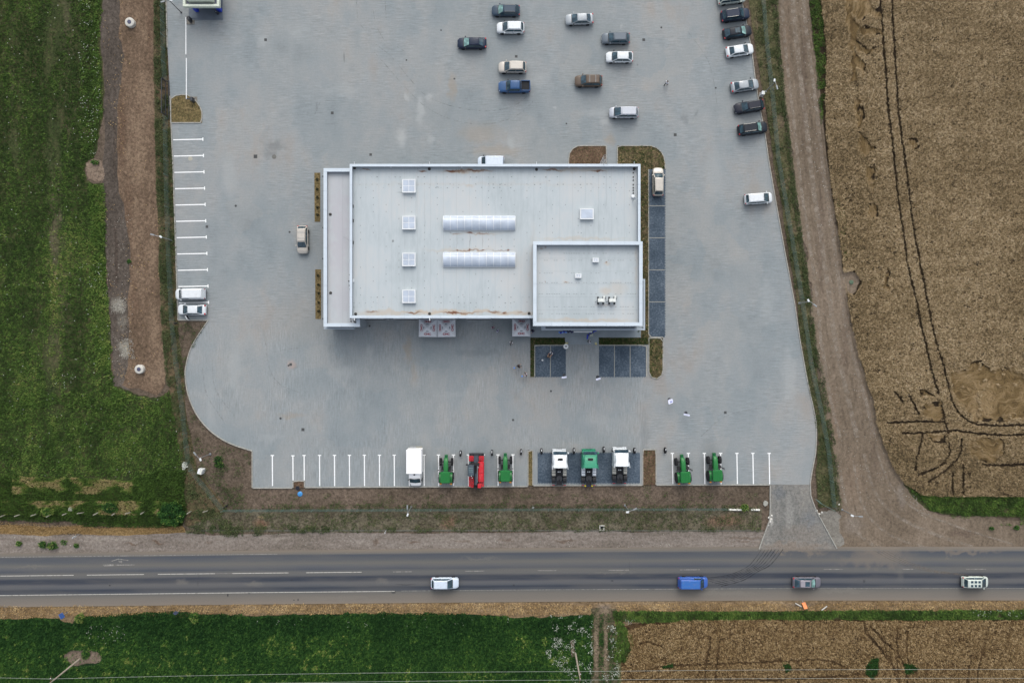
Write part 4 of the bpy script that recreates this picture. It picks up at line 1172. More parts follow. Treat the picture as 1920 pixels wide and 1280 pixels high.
def wire(pts, label):
    t_ = tag(empty('overhead_wire', 0, 0), label, 'overhead wire', 'power lines')
    W3 = [P(px, py, hz)+(hz,) for px, py, hz in pts]
    m = MB()
    for a, b in zip(W3[:-1], W3[1:]):
        pr = None
        for k in range(13):
            s = k/12; p = tuple(a[j]+(b[j]-a[j])*s for j in range(3)); p = (p[0],p[1],p[2]-.5*4*s*(1-s))
            if pr: m.tube(pr, p, .022, 4, cap=False)
            pr = p
    m.build('cable', WIRE, t_)
wire([(-800,1262,8),(92,1272,7.9),(1086,1258,7.9),(2300,1256,8)], 'upper of the two power lines across the southern fields')
wire([(-800,1290,8),(92,1289,7.9),(1088,1274,7.9),(2300,1273,8)], 'lower of the two power lines across the southern fields')

# ------------------------------------------------------------------ small fixed things
CONC = plain('pale_concrete', C(206,204,196), .85, spec=.2)
for px, py, r, lab in ((242,41,8.6,'upper concrete well ring standing in the dug earth'),(260,692,8.4,'lower concrete well ring with a dark cover in the dug earth')):
    X, Y = P(px, py, .6)
    t_ = tag(empty('well_ring', X, Y, -.12), lab, 'well ring', 'concrete well rings')
    MB().lathe([(r/S,0),(r/S,.6),(r/S*.86,.66),(r/S*.55,.67)], 28).build('ring', CONC, t_, smooth=40)
    MB().lathe([(r/S*.44,.66),(r/S*.42,.74),(.1,.76)], 20).build('cover', plain('well_cover', C(70,74,100), .6), t_, smooth=40)
for px, py, an, lab in ((374.5,884,-18,'white utility cabinet at the south western corner'),(1431.5,174,-8,'white utility cabinet beside the eastern kerb')):
    X, Y = P(px, py, 1.0)
    t_ = tag(empty('utility_cabinet', X, Y, -.08, an), lab, 'utility cabinet', 'white utility cabinets')
    k = .9 if px < 500 else .62
    MB().cbox(-.42*k,.42*k,-.48*k,.48*k,0,1.1,.03).build('cabinet_body', WHITE, t_)
    MB().cbox(-.0,.40*k,-.46*k,.46*k,1.1,1.14,.02).build('lid', plain('cabinet_lid', C(214,216,206,1.1), .5), t_)
    MB().cbox(-.5*k,.5*k,-.56*k,.56*k,-.02,.05,.02).build('plinth', CONC, t_)
X, Y = P(562, 926, .1)
t_ = tag(empty('manhole_cover', X, Y, -.13), 'bright blue round cover lying on the soil below the southern bays', 'manhole cover')
MB().lathe([(.42,0),(.42,.1),(.36,.14)], 24).build('lid', plain('blue_plastic', C(70,150,215), .4), t_, smooth=40); MB().box(-.12,.12,-.03,.03,.14,.17).build('handle', plain('blue_plastic', 0), t_)
X, Y = P(558, 914.5, 0)
t_ = tag(empty('open_manhole', X, Y, .03), 'black open manhole in the soil notch', 'manhole')
MB().disc(0,0,.012,.31,24).build('shaft', plain('shaft_black', C(22,26,40), .9), t_); MB().lathe([(.36,0),(.36,.03),(.31,.03),(.31,.0)], 24).build('rim', DARKM, t_)
X, Y = P(1128.5, 989)
t_ = tag(empty('inspection_pit', X, Y, -.1), 'square concrete framed inspection pit in the turf above the road', 'inspection pit')
for q in ((-.42,.42,-.46,-.3),(-.42,.42,.3,.46),(-.42,-.28,-.3,.3),(.28,.42,-.3,.3)): MB().box(*q,0,.18).build('frame_beam', CONC, t_)
MB().box(-.28,.28,-.3,.3,0,.03).build('shaft', plain('shaft_black', 0), t_)
for px, py, w, lab in ((1384,955,36,'longer white concrete plank lying along the southern fence'),(1416,955,17,'shorter white concrete plank lying along the southern fence')):
    X, Y = P(px, py)
    t_ = tag(MB().cbox(-w/2/S,w/2/S,-.14,.14,0,.28,.03).build('concrete_plank', plain('white_concrete', C(226,226,220,1.15), .8, spec=.2)), lab, 'concrete plank', 'white concrete planks')
    t_.location = (X, Y, -.12); t_.rotation_euler = (0,0,R(-1))
X, Y = P(1435.5, 943)
t_ = tag(MB().prism([(.45*math.cos(a_)*s_, .48*math.sin(a_)*s_) for a_, s_ in ((.2,1),(1.0,.9),(1.9,1.05),(2.8,.9),(3.6,1),(4.4,1.1),(5.4,.9))], 0, .22).build('boulder', plain('boulder_stone', C(164,164,156), .9, spec=.2)), 'pale flat stone beside the driveway kerb', 'stone')
t_.location = (X, Y, -.13)
for k, (px, py) in enumerate(((1442,970),(1444,977),(1441,984),(1447,966),(1531,957),(1536,963),(1541,960),(348,874),(344,879),(1573,945),(1446,973))):
    X, Y = P(px, py); a_ = random.uniform(.12,.24)
    m = MB().lathe([(a_*.7,0),(a_,.06),(a_*.6,.14)], 7)
    t_ = tag(m.build('stone', plain('white_stone', C(214,212,204,1.1), .9)), ('white stone at the top of the western driveway kerb','second white stone down the western driveway kerb','lowest white stone on the western driveway kerb','small white stone just inside the western driveway kerb','white stone against the eastern driveway kerb','middle white stone right of the eastern driveway kerb','white stone on the apron right of the eastern driveway kerb','upper white stone by the south western fence corner','lower white stone by the south western fence corner','white stone beside the culvert pipe at the farm track','small white stone inside the driveway near its top')[k], 'stone', 'loose white stones by the boundary')
    t_.location = (X, Y, -.07); t_.rotation_euler = (0,0,random.uniform(0,6))
for px, py, an, L, lab in ((423,949,38,1.0,'black culvert pipe lying by the south western fence corner'),(1562,940.5,-28,.95,'black culvert pipe beside the farm track mouth'),(330,605.5,3,.7,'short black pipe at the corner of the western parking bays')):
    X, Y = P(px, py); t_ = tag(MB().tube((-L/2,0,.1),(L/2,0,.1),.1,10).build('culvert_pipe', BLACKR), lab, 'pipe', 'black culvert pipes'); t_.location = (X,Y,-.1); t_.rotation_euler = (0,0,R(an))
# tyre half ring lying in the wheat margin
X, Y = P(1596, 529); t_ = tag(MB().lathe([(.22,0),(.36,.04),(.36,.16),(.22,.2)], 18).build('old_tyre', plain('mossy_tyre', C(92,112,92), .9)), 'old mossy tyre lying in the gap beside the wheat', 'tyre'); t_.location = (X,Y,-.06)
X, Y = P(501, 0)
# concrete gutter behind the verge
for pts, lab in (([(372,993.4),(900,993.2),(1431,993.5),(1431,995.3),(900,995),(372,995.2)], 'thin dark drainage edging above the sandy shoulder'),):
    struct('drain_edging', pts, -.03, plain('drain_edge', C(104,104,96), .9), lab)
# road signs
def sign(bx, by, pw, ph, an, col, label, h=2.2, lean=(0,0)):
    X, Y = P(bx, by)
    t_ = tag(empty('road_sign', X, Y, -.1, an), label, 'road sign')
    if lean[0]: t_.rotation_euler = (R(lean[0]), 0, R(an))
    MB().tube((0,0,0),(0,0,h),.04,8).build('post', STEEL, t_)
    MB().cbox(-pw/2,pw/2,-.13,-.05,h-ph,h+.05,.01).build('sign_plate', plain('sign_'+label[:12], col, .4), t_)
    MB().box(-pw/2+.05,pw/2-.05,-.05,-.03,h-ph/2-.03,h-ph/2+.03).build('clamp', STEEL, t_)
sign(150,1001,.3,.9,80,C(210,212,214),'grey backed road sign on the sandy northern shoulder')
sign(127,1147,.9,.9,120,C(60,100,170),'blue road sign leaning out over the southern field edge')
sign(338,1142,.6,.9,150,C(60,72,96),'dark blue road sign beside the leafy plant')
sign(1504,1124,.62,1.0,195,C(226,120,30),'bright orange road marker sign south of the road', h=1.5, lean=(-55,0))
sign(725,992,.3,.8,85,C(206,208,208),'small pale marker sign on the northern verge edge')
sign(999,947,.4,.5,5,C(150,152,152),'small grey notice on the southern fence line', h=1.5)
for (ax,ay,bx,by,lab) in ((1491,1130,1502,1136,'left of two white guard beams beside the orange marker'),(1540,1143,1550,1135,'right of two white guard beams beside the orange marker')):
    A, B = P(ax,ay), P(bx,by)
    tag(MB().tube(A+(.1,), B+(.15,), .10, 8).build('guard_beam', CONC), lab, 'beam', 'white guard beams')
# leaning concrete posts of the old hedge line
for kk_, (tx, ty, bx, by) in enumerate([(0,968.5,9,965),(26,968,38,964),(57,967,69,963),(86,969,96,964),(116,965.5,126,961.5),(144,962.5,157,960.5),(174,965.5,185,960),(209,966,217,960.5),(234,963,245,960),(263,963.5,271,959),(350,963,358,958),(380,960,389,957)]):
    h = 1.25; X, Y = P(bx, by); X2, Y2 = P(tx, ty, h)
    t_ = tag(empty('concrete_post', X, Y, -.1), ('leftmost','second','third','fourth','fifth','sixth','seventh','eighth','ninth','tenth','next to last','rightmost')[kk_]+' pale concrete post from the left edge along the western hedge line', 'post', 'concrete posts along the western hedge line')
    MB().tube((0,0,0),(X2-X,Y2-Y,h),.10,4,.09).build('post_shaft', plain('post_concrete', C(170,166,152), .9), t_)
    MB().tube(((X2-X)*.8,(Y2-Y)*.8-.06,h*.8),((X2-X)*.8,(Y2-Y)*.8+.2,h*.8),.015,4).build('wire_hook', STEEL, t_)
X, Y = P(133,954); t_ = tag(MB().prism([(-.35,-.25),(.3,-.3),(.38,.2),(.1,.38),(-.3,.3)],0,.25).build('stone', CONC), 'pale flat stone in the dry grass of the hedge line', 'stone'); t_.location = (X,Y,-.1)
# drains and covers in the paving
GR = plain('iron_grate', C(66,68,70), .7, var=.3)
for px, py, r in ((1207,75,2.6),(498,75,2.6),(623,212,2.6),(695,290,2.4),(479,293.5,3.4),(1240,52,1.8),(1266,253,2.8),(1342,165,1.8),(1360,773,2.4),(1033,733,2),(568,805,2.8),(526,784,2.2),(545,683,2.4),(541,685,1.8),(543,435,2),(852,148,1.8),(968,106,2.4),(1062,232,1.6),(827,57,1.6),(762,113,1.6),(693,611,1.8),(442,386,2.2),(388,425,2.4),(962,787,2.2)):
    X, Y = P(px, py); m = MB()
    if r > 2.3:
        s_ = r/S; n_ = 5
        o = m.box(-s_,s_,-s_,s_,.004,.012).build('drain_cover', plain('grate_frame', C(84,86,86), .7), yard); o.location = (X,Y,0)
        for k in range(4): MB().box(-s_*.8,s_*.8,-s_*.8+k*s_*.42,-s_*.8+k*s_*.42+s_*.26,.012,.02).build('grate_bar', GR, o)
    else: o = m.lathe([(r/S,.004),(r/S*.95,.016)], 14).build('drain_cover', GR, yard); o.location = (X,Y,0)
o = MB().lathe([(.38,.004),(.38,.02)], 20).build('manhole_cover', plain('dust_cover', C(112,112,108), .8), yard); o.location = P(514,294)+(0,)
o = MB().lathe([(.38,.004),(.38,.02)], 20).build('manhole_cover', plain('pale_cover', C(176,174,162), .8), yard); o.location = P(357,297.5)+(0,)
# ------------------------------------------------------------------ vehicles
TYRE = plain('tyre_rubber', C(38,39,42), .85, spec=.25, var=.2)
RIM = plain('alloy_rim', C(150,154,158), .35, metal=.6)
GLS = glass_mat('car_glass', (.018,.04,.055,1))
GLSG = glass_mat('car_glass_light', (.12,.22,.21,1))
LAMPW = plain('headlamp_lens', C(220,226,228,1.2), .15, spec=.8)
LAMPR = plain('tail_lamp_lens', C(190,34,48), .2, spec=.7)
TRIM = plain('black_trim', C(32,33,36), .5)
def wheel(parent, x, y, r, w, side, rim=RIM, rr=.62):
    m = MB().lathe([(r*.6,-w/2),(r*.93,-w/2),(r,-w*.34),(r,w*.34),(r*.93,w/2),(r*.6,w/2)], 20, (0,0,0), 'y')
    o = m.build('wheel', TYRE, parent, smooth=40); o.location = (x, y, r)
    d = MB().lathe([(r*rr,-w*.02),(r*rr,w*.50),(r*rr*.8,w*.42),(r*.2,w*.38),(r*.16,w*.48)], 16, (0,0,0), 'y').build('rim', rim, o, smooth=30)
    if side < 0: d.scale = (1,-1,1)
    return o

STY = {
 'sedan': dict(L=4.75,W=1.82,H=1.45,xa=.27,xb=.08,xc=-.24,xd=-.40,belt=.96,deck=1.02,nose=.62),
 'suv':   dict(L=4.65,W=1.86,H=1.68,xa=.27,xb=.10,xc=-.37,xd=-.465,belt=1.08,deck=1.06,nose=.72),
 'estate':dict(L=4.75,W=1.83,H=1.50,xa=.26,xb=.09,xc=-.35,xd=-.455,belt=.97,deck=.98,nose=.62),
 'hatch': dict(L=4.40,W=1.80,H=1.47,xa=.27,xb=.09,xc=-.30,xd=-.455,belt=.97,deck=.98,nose=.62),
 'van':   dict(L=4.85,W=1.88,H=1.85,xa=.33,xb=.20,xc=-.455,xd=-.485,belt=1.12,deck=1.1,nose=.78),
 'mpv':   dict(L=4.60,W=1.83,H=1.65,xa=.33,xb=.12,xc=-.40,xd=-.475,belt=1.05,deck=1.04,nose=.66),
 'pickup':dict(L=5.35,W=1.90,H=1.80,xa=.24,xb=.12,xc=-.16,xd=-.20,belt=1.16,deck=1.12,nose=.82),
}
def car(label, px, py, heading, style, mat, cat='car', L=None, Wd=None, glass=None, wglass=None, group='cars parked in the yard', rails=None, bars=0, roofglass=False, rearlamp=True, door=False, roofmat=None, zc=.6, patt=False):
    st = dict(STY[style])
    if L: st['L'] = L
    if Wd: st['W'] = Wd
    L, Wd, H = st['L'], st['W'], st['H']
    xa, xb, xc, xd = [st[k]*L for k in ('xa','xb','xc','xd')]
    belt, deck = st['belt'], st['deck']
    X, Y = P(px, py, zc)
    nm = {'van':'parked_van','pickup':'pickup_truck'}.get(style, 'parked_car')
    if group.startswith('vehicles on'): nm = 'road_van' if style == 'van' else 'road_car'
    root = tag(empty(nm, X, Y, 0, heading), label, cat, group)
    glass = glass or GLS; wglass = wglass or glass
    hw = Wd/2
    # body
    secs = []
    N = 22
    xs = [-L/2 + L*(.5-.5*math.cos(math.pi*i/N)) for i in range(N+1)]
    xs = sorted(set(xs + [xa+.02, xd-.02]))
    for x in xs:
        u = x/(L/2)
        au = abs(u)
        w = hw*(1 - .03*au**2 - (.26 if u > 0 else .17)*max(0,(au-.80)/.20)**2.2)
        # top profile
        if x >= xa: zt = belt - .05 - (belt-.05-st['nose'])*((x-xa)/(L/2-xa))**2.3
        elif x <= xd: zt = deck - (deck-.72)*max(0,(xd-x)/(L/2+xd))**3.0
        else: zt = belt-.05 + (deck-belt)*max(0,(0-x)/(-xd))
        zb = .24 + .12*max(0,(au-.85)/.15)
        cr = .045
        half = [(0, zt+cr), (w*.45, zt+cr*.75), (w*.76, zt+cr*.1), (w*.90, zt-.05), (w*.975, zt-.15), (w, zt-.30), (w*.99, zt*.35+.14), (w*.95, zb), (0, zb-.02)]
        sec = [(x, y, z) for y, z in half] + [(x, -y, z) for y, z in half[-2:0:-1]]
        secs.append(sec)
    MB().loft(secs).build('body', mat, root, smooth=38)
    # cabin
    rw = .70*hw if H < 1.6 else .76*hw
    if style == 'van': rw = .82*hw
    bw = .90*hw
    def csec(x, t, zr):
        z0 = belt-.08 + ((deck-belt) if x < 0 else 0)
        yb = bw; yr = bw + (rw-bw)*t; zt = z0 + (zr-z0)*t
        half = [(0, zt+.035*t), (yr*.5, zt+.028*t), (yr*.88, zt-.0*t), (yr, zt-.055*t), (yb+(yr-yb)*.5, z0+(zt-z0)*.5), (yb, z0-.06)]
        return [(x, y, z) for y, z in half] + [(x, -y, z) for y, z in half[::-1][:-1]]
    cab = [csec(xa, .03, H-.035), csec(xa+(xb-xa)*.5, .47, H-.05), csec(xb+.02, .96, H-.04), csec(xb-.16, 1, H-.01)]
    m_ = (xb+xc)/2
    cab += [csec(m_, 1, H+.01), csec(xc+.15, 1, H-.015), csec(xc, .97, H-.05), csec((xc+xd)/2, .47, H-.05), csec(xd, .03, H-.03)]
    MB().loft(cab).build('cabin', mat, root, smooth=28)
    # glass, 1.2 cm proud of the cabin shell
    def gl(name, pts, mt): return MB().add(pts, [tuple(range(len(pts)))] if len(pts) <= 4 else [(0,1,4,5),(1,2,3,4)]).build(name, mt, root)
    zb0 = belt-.02; zdk = deck-.02
    zr = H-.045
    gl('windscreen', [(xa-.02,-bw*.88,zb0+.02),(xa+.06,0,zb0+.03),(xa-.02,bw*.88,zb0+.02),(xb+.06,rw*.86,zr+.035),(xb+.09,0,zr+.045),(xb+.06,-rw*.86,zr+.035)], wglass)
    if style != 'van' or L < 4.9:
        gl('rear_window', [(xd+.04,-bw*.82,zdk+.03),(xd+.0,0,zdk+.04),(xd+.04,bw*.82,zdk+.03),(xc-.05,rw*.82,zr+.02),(xc-.08,0,zr+.03),(xc-.05,-rw*.82,zr+.02)], glass)
    zlo, zhi = belt+.0, zr-.05
    for s in (-1, 1):
        tl = (zlo-(belt-.08))/(zr-(belt-.08)); th = (zhi-(belt-.08))/(zr-(belt-.08))
        ylo = s*(bw+(rw-bw)*tl+.02); yhi = s*(bw+(rw-bw)*th+.02)
        x1, x2 = xa-.20, xb-.0
        x3, x4 = xc+.05, xd+.20
        if style == 'van': x3 = x4 = .02
        segs = [(0,.5),(.52,1)] if style not in ('van',) else [(0,1)]
        for a, b in segs:
            lo0, lo1 = x1+(x4-x1)*a, x1+(x4-x1)*b; hi0, hi1 = x2+(x3-x2)*a, x2+(x3-x2)*b
            MB().add([(lo0,ylo,zlo),(hi0,yhi,zhi),(hi1,yhi,zhi),(lo1,ylo,zlo)], [(0,1,2,3)]).build('side_window', glass, root)
        MB().cbox(xa-.32,xa-.14,s*hw-.02 if s>0 else s*hw-.17,s*hw+.17 if s>0 else s*hw+.02,belt-.06,belt+.10,.03).build('mirror', mat if random.random()<.6 else TRIM, root)
    MB().box(xa+.02,xa+.13,-bw*.86,bw*.86,belt-.05,belt+.008).build('cowl', TRIM, root)
    for s in (-1, 1):
        MB().box(-L*.19,L*.21,s*hw-.012,s*hw+.012,.22,.36).build('sill', TRIM, root)
        for xx in (xa-.95, xa-1.75):
            if xx > xd+.6: MB().box(xx-.012,xx+.012,s*hw*.985-.012,s*hw*.985+.012,.38,belt-.22).build('door_gap', TRIM, root)
            if xx > xd+.6: MB().box(xx+.06,xx+.22,s*hw*.995-.02,s*hw*.995+.02,belt-.3,belt-.26).build('door_handle', TRIM, root)
    # roof skin and extras
    if roofmat or style in ('suv','estate','mpv','van'):
        MB().cbox(xc+.1,xb-.12,-rw*.86,rw*.86,H-.02,H+.062,.05).build('roof', roofmat or mat, root, smooth=30)
    if roofglass:
        MB().cbox((xb+xc)/2-.1,xb-.22,-rw*.66,rw*.66,H+.05,H+.075,.03).build('sunroof', GLS, root)
    if patt:
        for i in range(3):
            for s in (-1, 1):
                x0 = xb-.25-i*.62; MB().cbox(x0-.42,x0,s*.32-.2,s*.32+.2,H+.055,H+.078,.02).build('roof_pane', GLS, root)
    if rails:
        for s in (-1, 1): MB().tube((xb-.25,s*rw*.88,H+.06),(xc+.12,s*rw*.88,H+.06),.028,6).build('roof_rail', rails, root)
    for k in range(bars):
        xx = xb-.55-k*1.0; MB().cbox(xx-.03,xx+.03,-rw*.9,rw*.9,H+.06,H+.1,.01).build('roof_bar', STEEL, root)
    for s in (-1, 1):
        zz = st['nose']
        MB().cbox(L/2-.42,L/2-.12,s*hw*.66-.17,s*hw*.66+.17,zz-.06,zz+.055,.06).build('headlight', LAMPW, root)
        MB().cbox(-L/2+.03,-L/2+.26,s*hw*.76-.14,s*hw*.76+.14,.72,deck-.06,.05).build('tail_light', LAMPR, root)
    MB().cbox(L/2-.14,L/2+.015,-hw*.45,hw*.45,.36,.56,.03).build('grille', TRIM, root)
    MB().box(L/2+.0,L/2+.022,-.26,.26,.4,.52).build('number_plate', WHITE, root)
    MB().cbox(-L/2-.01,-L/2+.12,-hw*.8,hw*.8,.30,.5,.03).build('rear_bumper', TRIM, root)
    for xw in (L*.31, -L*.29):
        for s in (-1, 1): wheel(root, xw, s*(hw-.105), .335 if H < 1.6 else .37, .23, s)
    if style == 'pickup':
        x0, x1 = -L/2+.14, xd-.12
        MB().box(x0, x1, -hw*.80, hw*.80, 1.185, 1.20).build('load_bed', plain('bed_liner', C(36,38,42), .9), root)
        for q in ((x0-.08,x1,hw*.80,hw*.93),(x0-.08,x1,-hw*.93,-hw*.80),(x0-.1,x0,-hw*.80,hw*.80)):
            MB().cbox(*q,1.1,1.40,.02).build('bed_side', mat, root)
        for s in (-1, 1): MB().tube((x1+.05,s*.6,1.2),(x1+.1,s*.6,1.75),.04,6).build('roll_bar', TRIM, root)
        MB().tube((x1+.1,-.6,1.75),(x1+.1,.6,1.75),.04,6).build('roll_bar', TRIM, root)
    if door:
        d = MB().cbox(-1.05,0,-.03,.03,.3,.95,.02).box(-.85,-.2,-.02,.02,.95,1.3).build('door', mat, root)
        d.location = (xa-.25, hw, 0); d.rotation_euler = (0,0,R(-58))
        d2 = MB().cbox(-.98,-.05,-.045,-.03,.34,.9,.01).build('door_lining', TRIM, d)
    return root

p_navy = paint('navy_grey_paint', C(58,76,94)); p_white = paint('white_paint', C(226,232,236,1.08)); p_black = paint('black_paint', C(24,32,44)); p_silver = paint('silver_paint', C(168,176,182), .25)
p_blue = paint('blue_paint', C(58,94,140)); p_grey = paint('steel_grey_paint', C(108,118,128), .2); p_brown = paint('brown_paint', C(104,90,78)); p_cream = paint('champagne_paint', C(206,200,190), .1)
p_lsil = paint('bright_silver_paint', C(196,202,212), .15); p_dark = paint('dark_plum_paint', C(34,38,52)); p_inky = paint('inky_blue_paint', C(28,42,66)); p_vblue = paint('vivid_blue_paint', C(44,96,186)); p_pale = paint('pale_green_white_paint', C(204,214,206,1.1)); p_ice = paint('ice_white_paint', C(206,218,232,1.15))
BR = plain('chrome_rail', C(190,190,184), .3, metal=.5)
car('dark grey blue estate at the top of the yard with a pale windscreen', 948.5, 20.5, 180, 'estate', p_navy, wglass=GLSG, rails=BR)
car('white crossover parked just below the dark grey blue estate', 957.5, 53, 180, 'suv', p_white, Wd=1.82)
car('black saloon standing alone left of the top group', 885, 81.5, 180, 'sedan', p_inky, L=4.9, wglass=GLSG)
car('champagne silver off roader directly above the blue pickup', 961, 127, 180, 'suv', p_cream, L=4.7)
car('blue pickup truck with an open dark load bed', 964.5, 163.5, 180, 'pickup', p_blue, cat='pickup', L=5.4)
car('silver saloon nearest the top edge in the middle of the yard', 1086.5, 36.5, 182, 'sedan', p_silver, L=4.7)
car('steel grey estate between the silver saloon and a white hatchback', 1154.5, 72.5, 180, 'estate', p_grey)
car('white hatchback parked just below the steel grey estate', 1161.5, 107.5, 180, 'hatch', p_white, L=4.55)
car('brown off roader with two pale roof bars', 1103.5, 152.5, 180, 'suv', p_brown, bars=2)
car('silver people carrier nearest the northern lawn', 1169.5, 211.5, 180, 'mpv', p_lsil, L=4.9)
RW = 'cars in the slanting eastern row'
car('pale minivan cut by the top edge in the eastern row', 1371.5, -3, 7, 'mpv', p_pale, group=RW, L=4.7)
car('dark navy off roader with pale roof rails, topmost dark car of the eastern row', 1378, 29, 7.5, 'suv', p_inky, group=RW, rails=BR, L=4.8)
car('black saloon with panoramic glass roof in the eastern row', 1382, 61, 9, 'hatch', p_black, group=RW, L=4.85, wglass=GLSG, roofglass=True)
car('white saloon below the two dark cars of the eastern row', 1386.5, 95, 9, 'sedan', p_white, group=RW, L=4.65)
car('silver saloon in the middle of the eastern row above the white cabinet', 1396, 161, 9, 'sedan', p_silver, group=RW, L=4.7)
car('dark plum estate facing left in the eastern row', 1404, 200.5, 189, 'estate', p_dark, group=RW, L=5.0, rails=BR)
car('black off roader lowest in the eastern row of parked cars', 1410.5, 241.5, 7.5, 'suv', p_black, group=RW, L=4.95, rails=BR, wglass=GLSG)
car('bright silver people carrier alone near the eastern kerb', 1421.5, 372.5, 4.5, 'mpv', p_white, L=4.7)
car('champagne off roader parked upright at the head of the long blue grey bays', 1233.5, 341.5, 90, 'suv', p_cream, L=4.75)
car('white van half hidden behind the northern roof edge', 921, 304.5, 180, 'van', p_ice, cat='van', L=4.5)
car('silver hatchback facing down beside the western wall', 568, 449.5, -90, 'suv', p_cream, L=4.7, bars=2)
car('white panel van in the lowest but one western bay', 358, 551.5, 181, 'van', p_white, cat='van', L=5.0)
car('white saloon with its driver door open in the lowest western bay', 360.5, 580.5, 179, 'sedan', p_white, L=4.75, door=True)
RG = 'vehicles on the main road'
car('ice white off roader on the road left of the blue van', 834, 1092, 0, 'suv', p_ice, group=RG, L=4.7)
car('vivid blue panel van driving on the main road', 1298.5, 1091, 0, 'van', p_vblue, cat='van', group=RG, L=5.0, roofmat=paint('blue_roof_paint', C(52,110,186)))
car('silver and dark hatchback with a black sunroof on the main road', 1512, 1091, 0, 'hatch', paint('dull_silver_paint', C(120,118,128), .2), group=RG, L=4.75, wglass=GLSG, roofglass=True, roofmat=paint('pinkish_silver', C(160,156,164)))
car('pale car with a multi paned glass roof at the right end of the road', 1827.5, 1090, 0, 'mpv', p_pale, group=RG, L=4.45, patt=True)

# white box truck
X, Y = P(779.0, 877, 1.2); Y = -21.29
r_ = tag(empty('box_truck', X, Y, 0, -90), 'white box truck standing nose down in the southern parking row', 'truck')
bw_ = plain('box_white', C(240,244,246,1.35), .35, var=.02)
MB().cbox(-3.33,.65,-1.25,1.25,1.0,3.1,.05).build('cargo_box', bw_, r_)
m = MB()
for s in (-1,1): m.box(-3.33,.65,s*1.25-.02 if s>0 else s*1.25-.02,s*1.25+.02,3.06,3.13)
m.build('box_rail', WHITE, r_)
MB().box(-3.62,-3.34,-1.0,1.1,.9,1.05).build('tail_lift', plain('tail_lift_metal', C(150,150,140), .6), r_)
MB().box(-3.6,-3.36,-.95,.1,1.05,1.1).build('lift_plate', STEEL, r_)
secs = []
for x, w, z in ((.72,1.0,2.2),(1.2,1.0,2.3),(1.55,.98,2.2),(2.42,.96,1.36),(2.75,.93,1.2),(3.05,.80,1.0),(3.15,.66,.8)):
    half = [(0,z+.03),(w*.6,z),(w*.9,z-.06),(w,z-.3),(w,.5),(w*.9,.35),(0,.33)]
    secs.append([(x,y,zz) for y,zz in half]+[(x,-y,zz) for y,zz in half[-2:0:-1]])
MB().loft(secs).build('cab', bw_, r_, smooth=35)
MB().add([(2.42,-.92,1.44),(2.52,0,1.46),(2.42,.92,1.44),(1.6,.88,2.26),(1.72,0,2.28),(1.6,-.88,2.26)], [(0,1,4,5),(1,2,3,4)]).build('windscreen', GLS, r_)
MB().cbox(.85,1.05,-.15,.1,2.25,2.45,.03).build('roof_vent', DARKM, r_)
for s in (-1,1):
    MB().cbox(1.9,2.02,s*1.12-.1,s*1.12+.1,1.3,1.75,.02).build('mirror', TRIM, r_)
    MB().cbox(2.75,3.0,s*.68-.14,s*.68+.14,.85,1.02,.04).build('headlight', LAMPW, r_)
    for xw in (2.2,-1.9): wheel(r_, xw, s*.92, .36, .26, s)
MB().box(3.1,3.16,-.35,.35,.72,.82).build('grille', TRIM, r_)

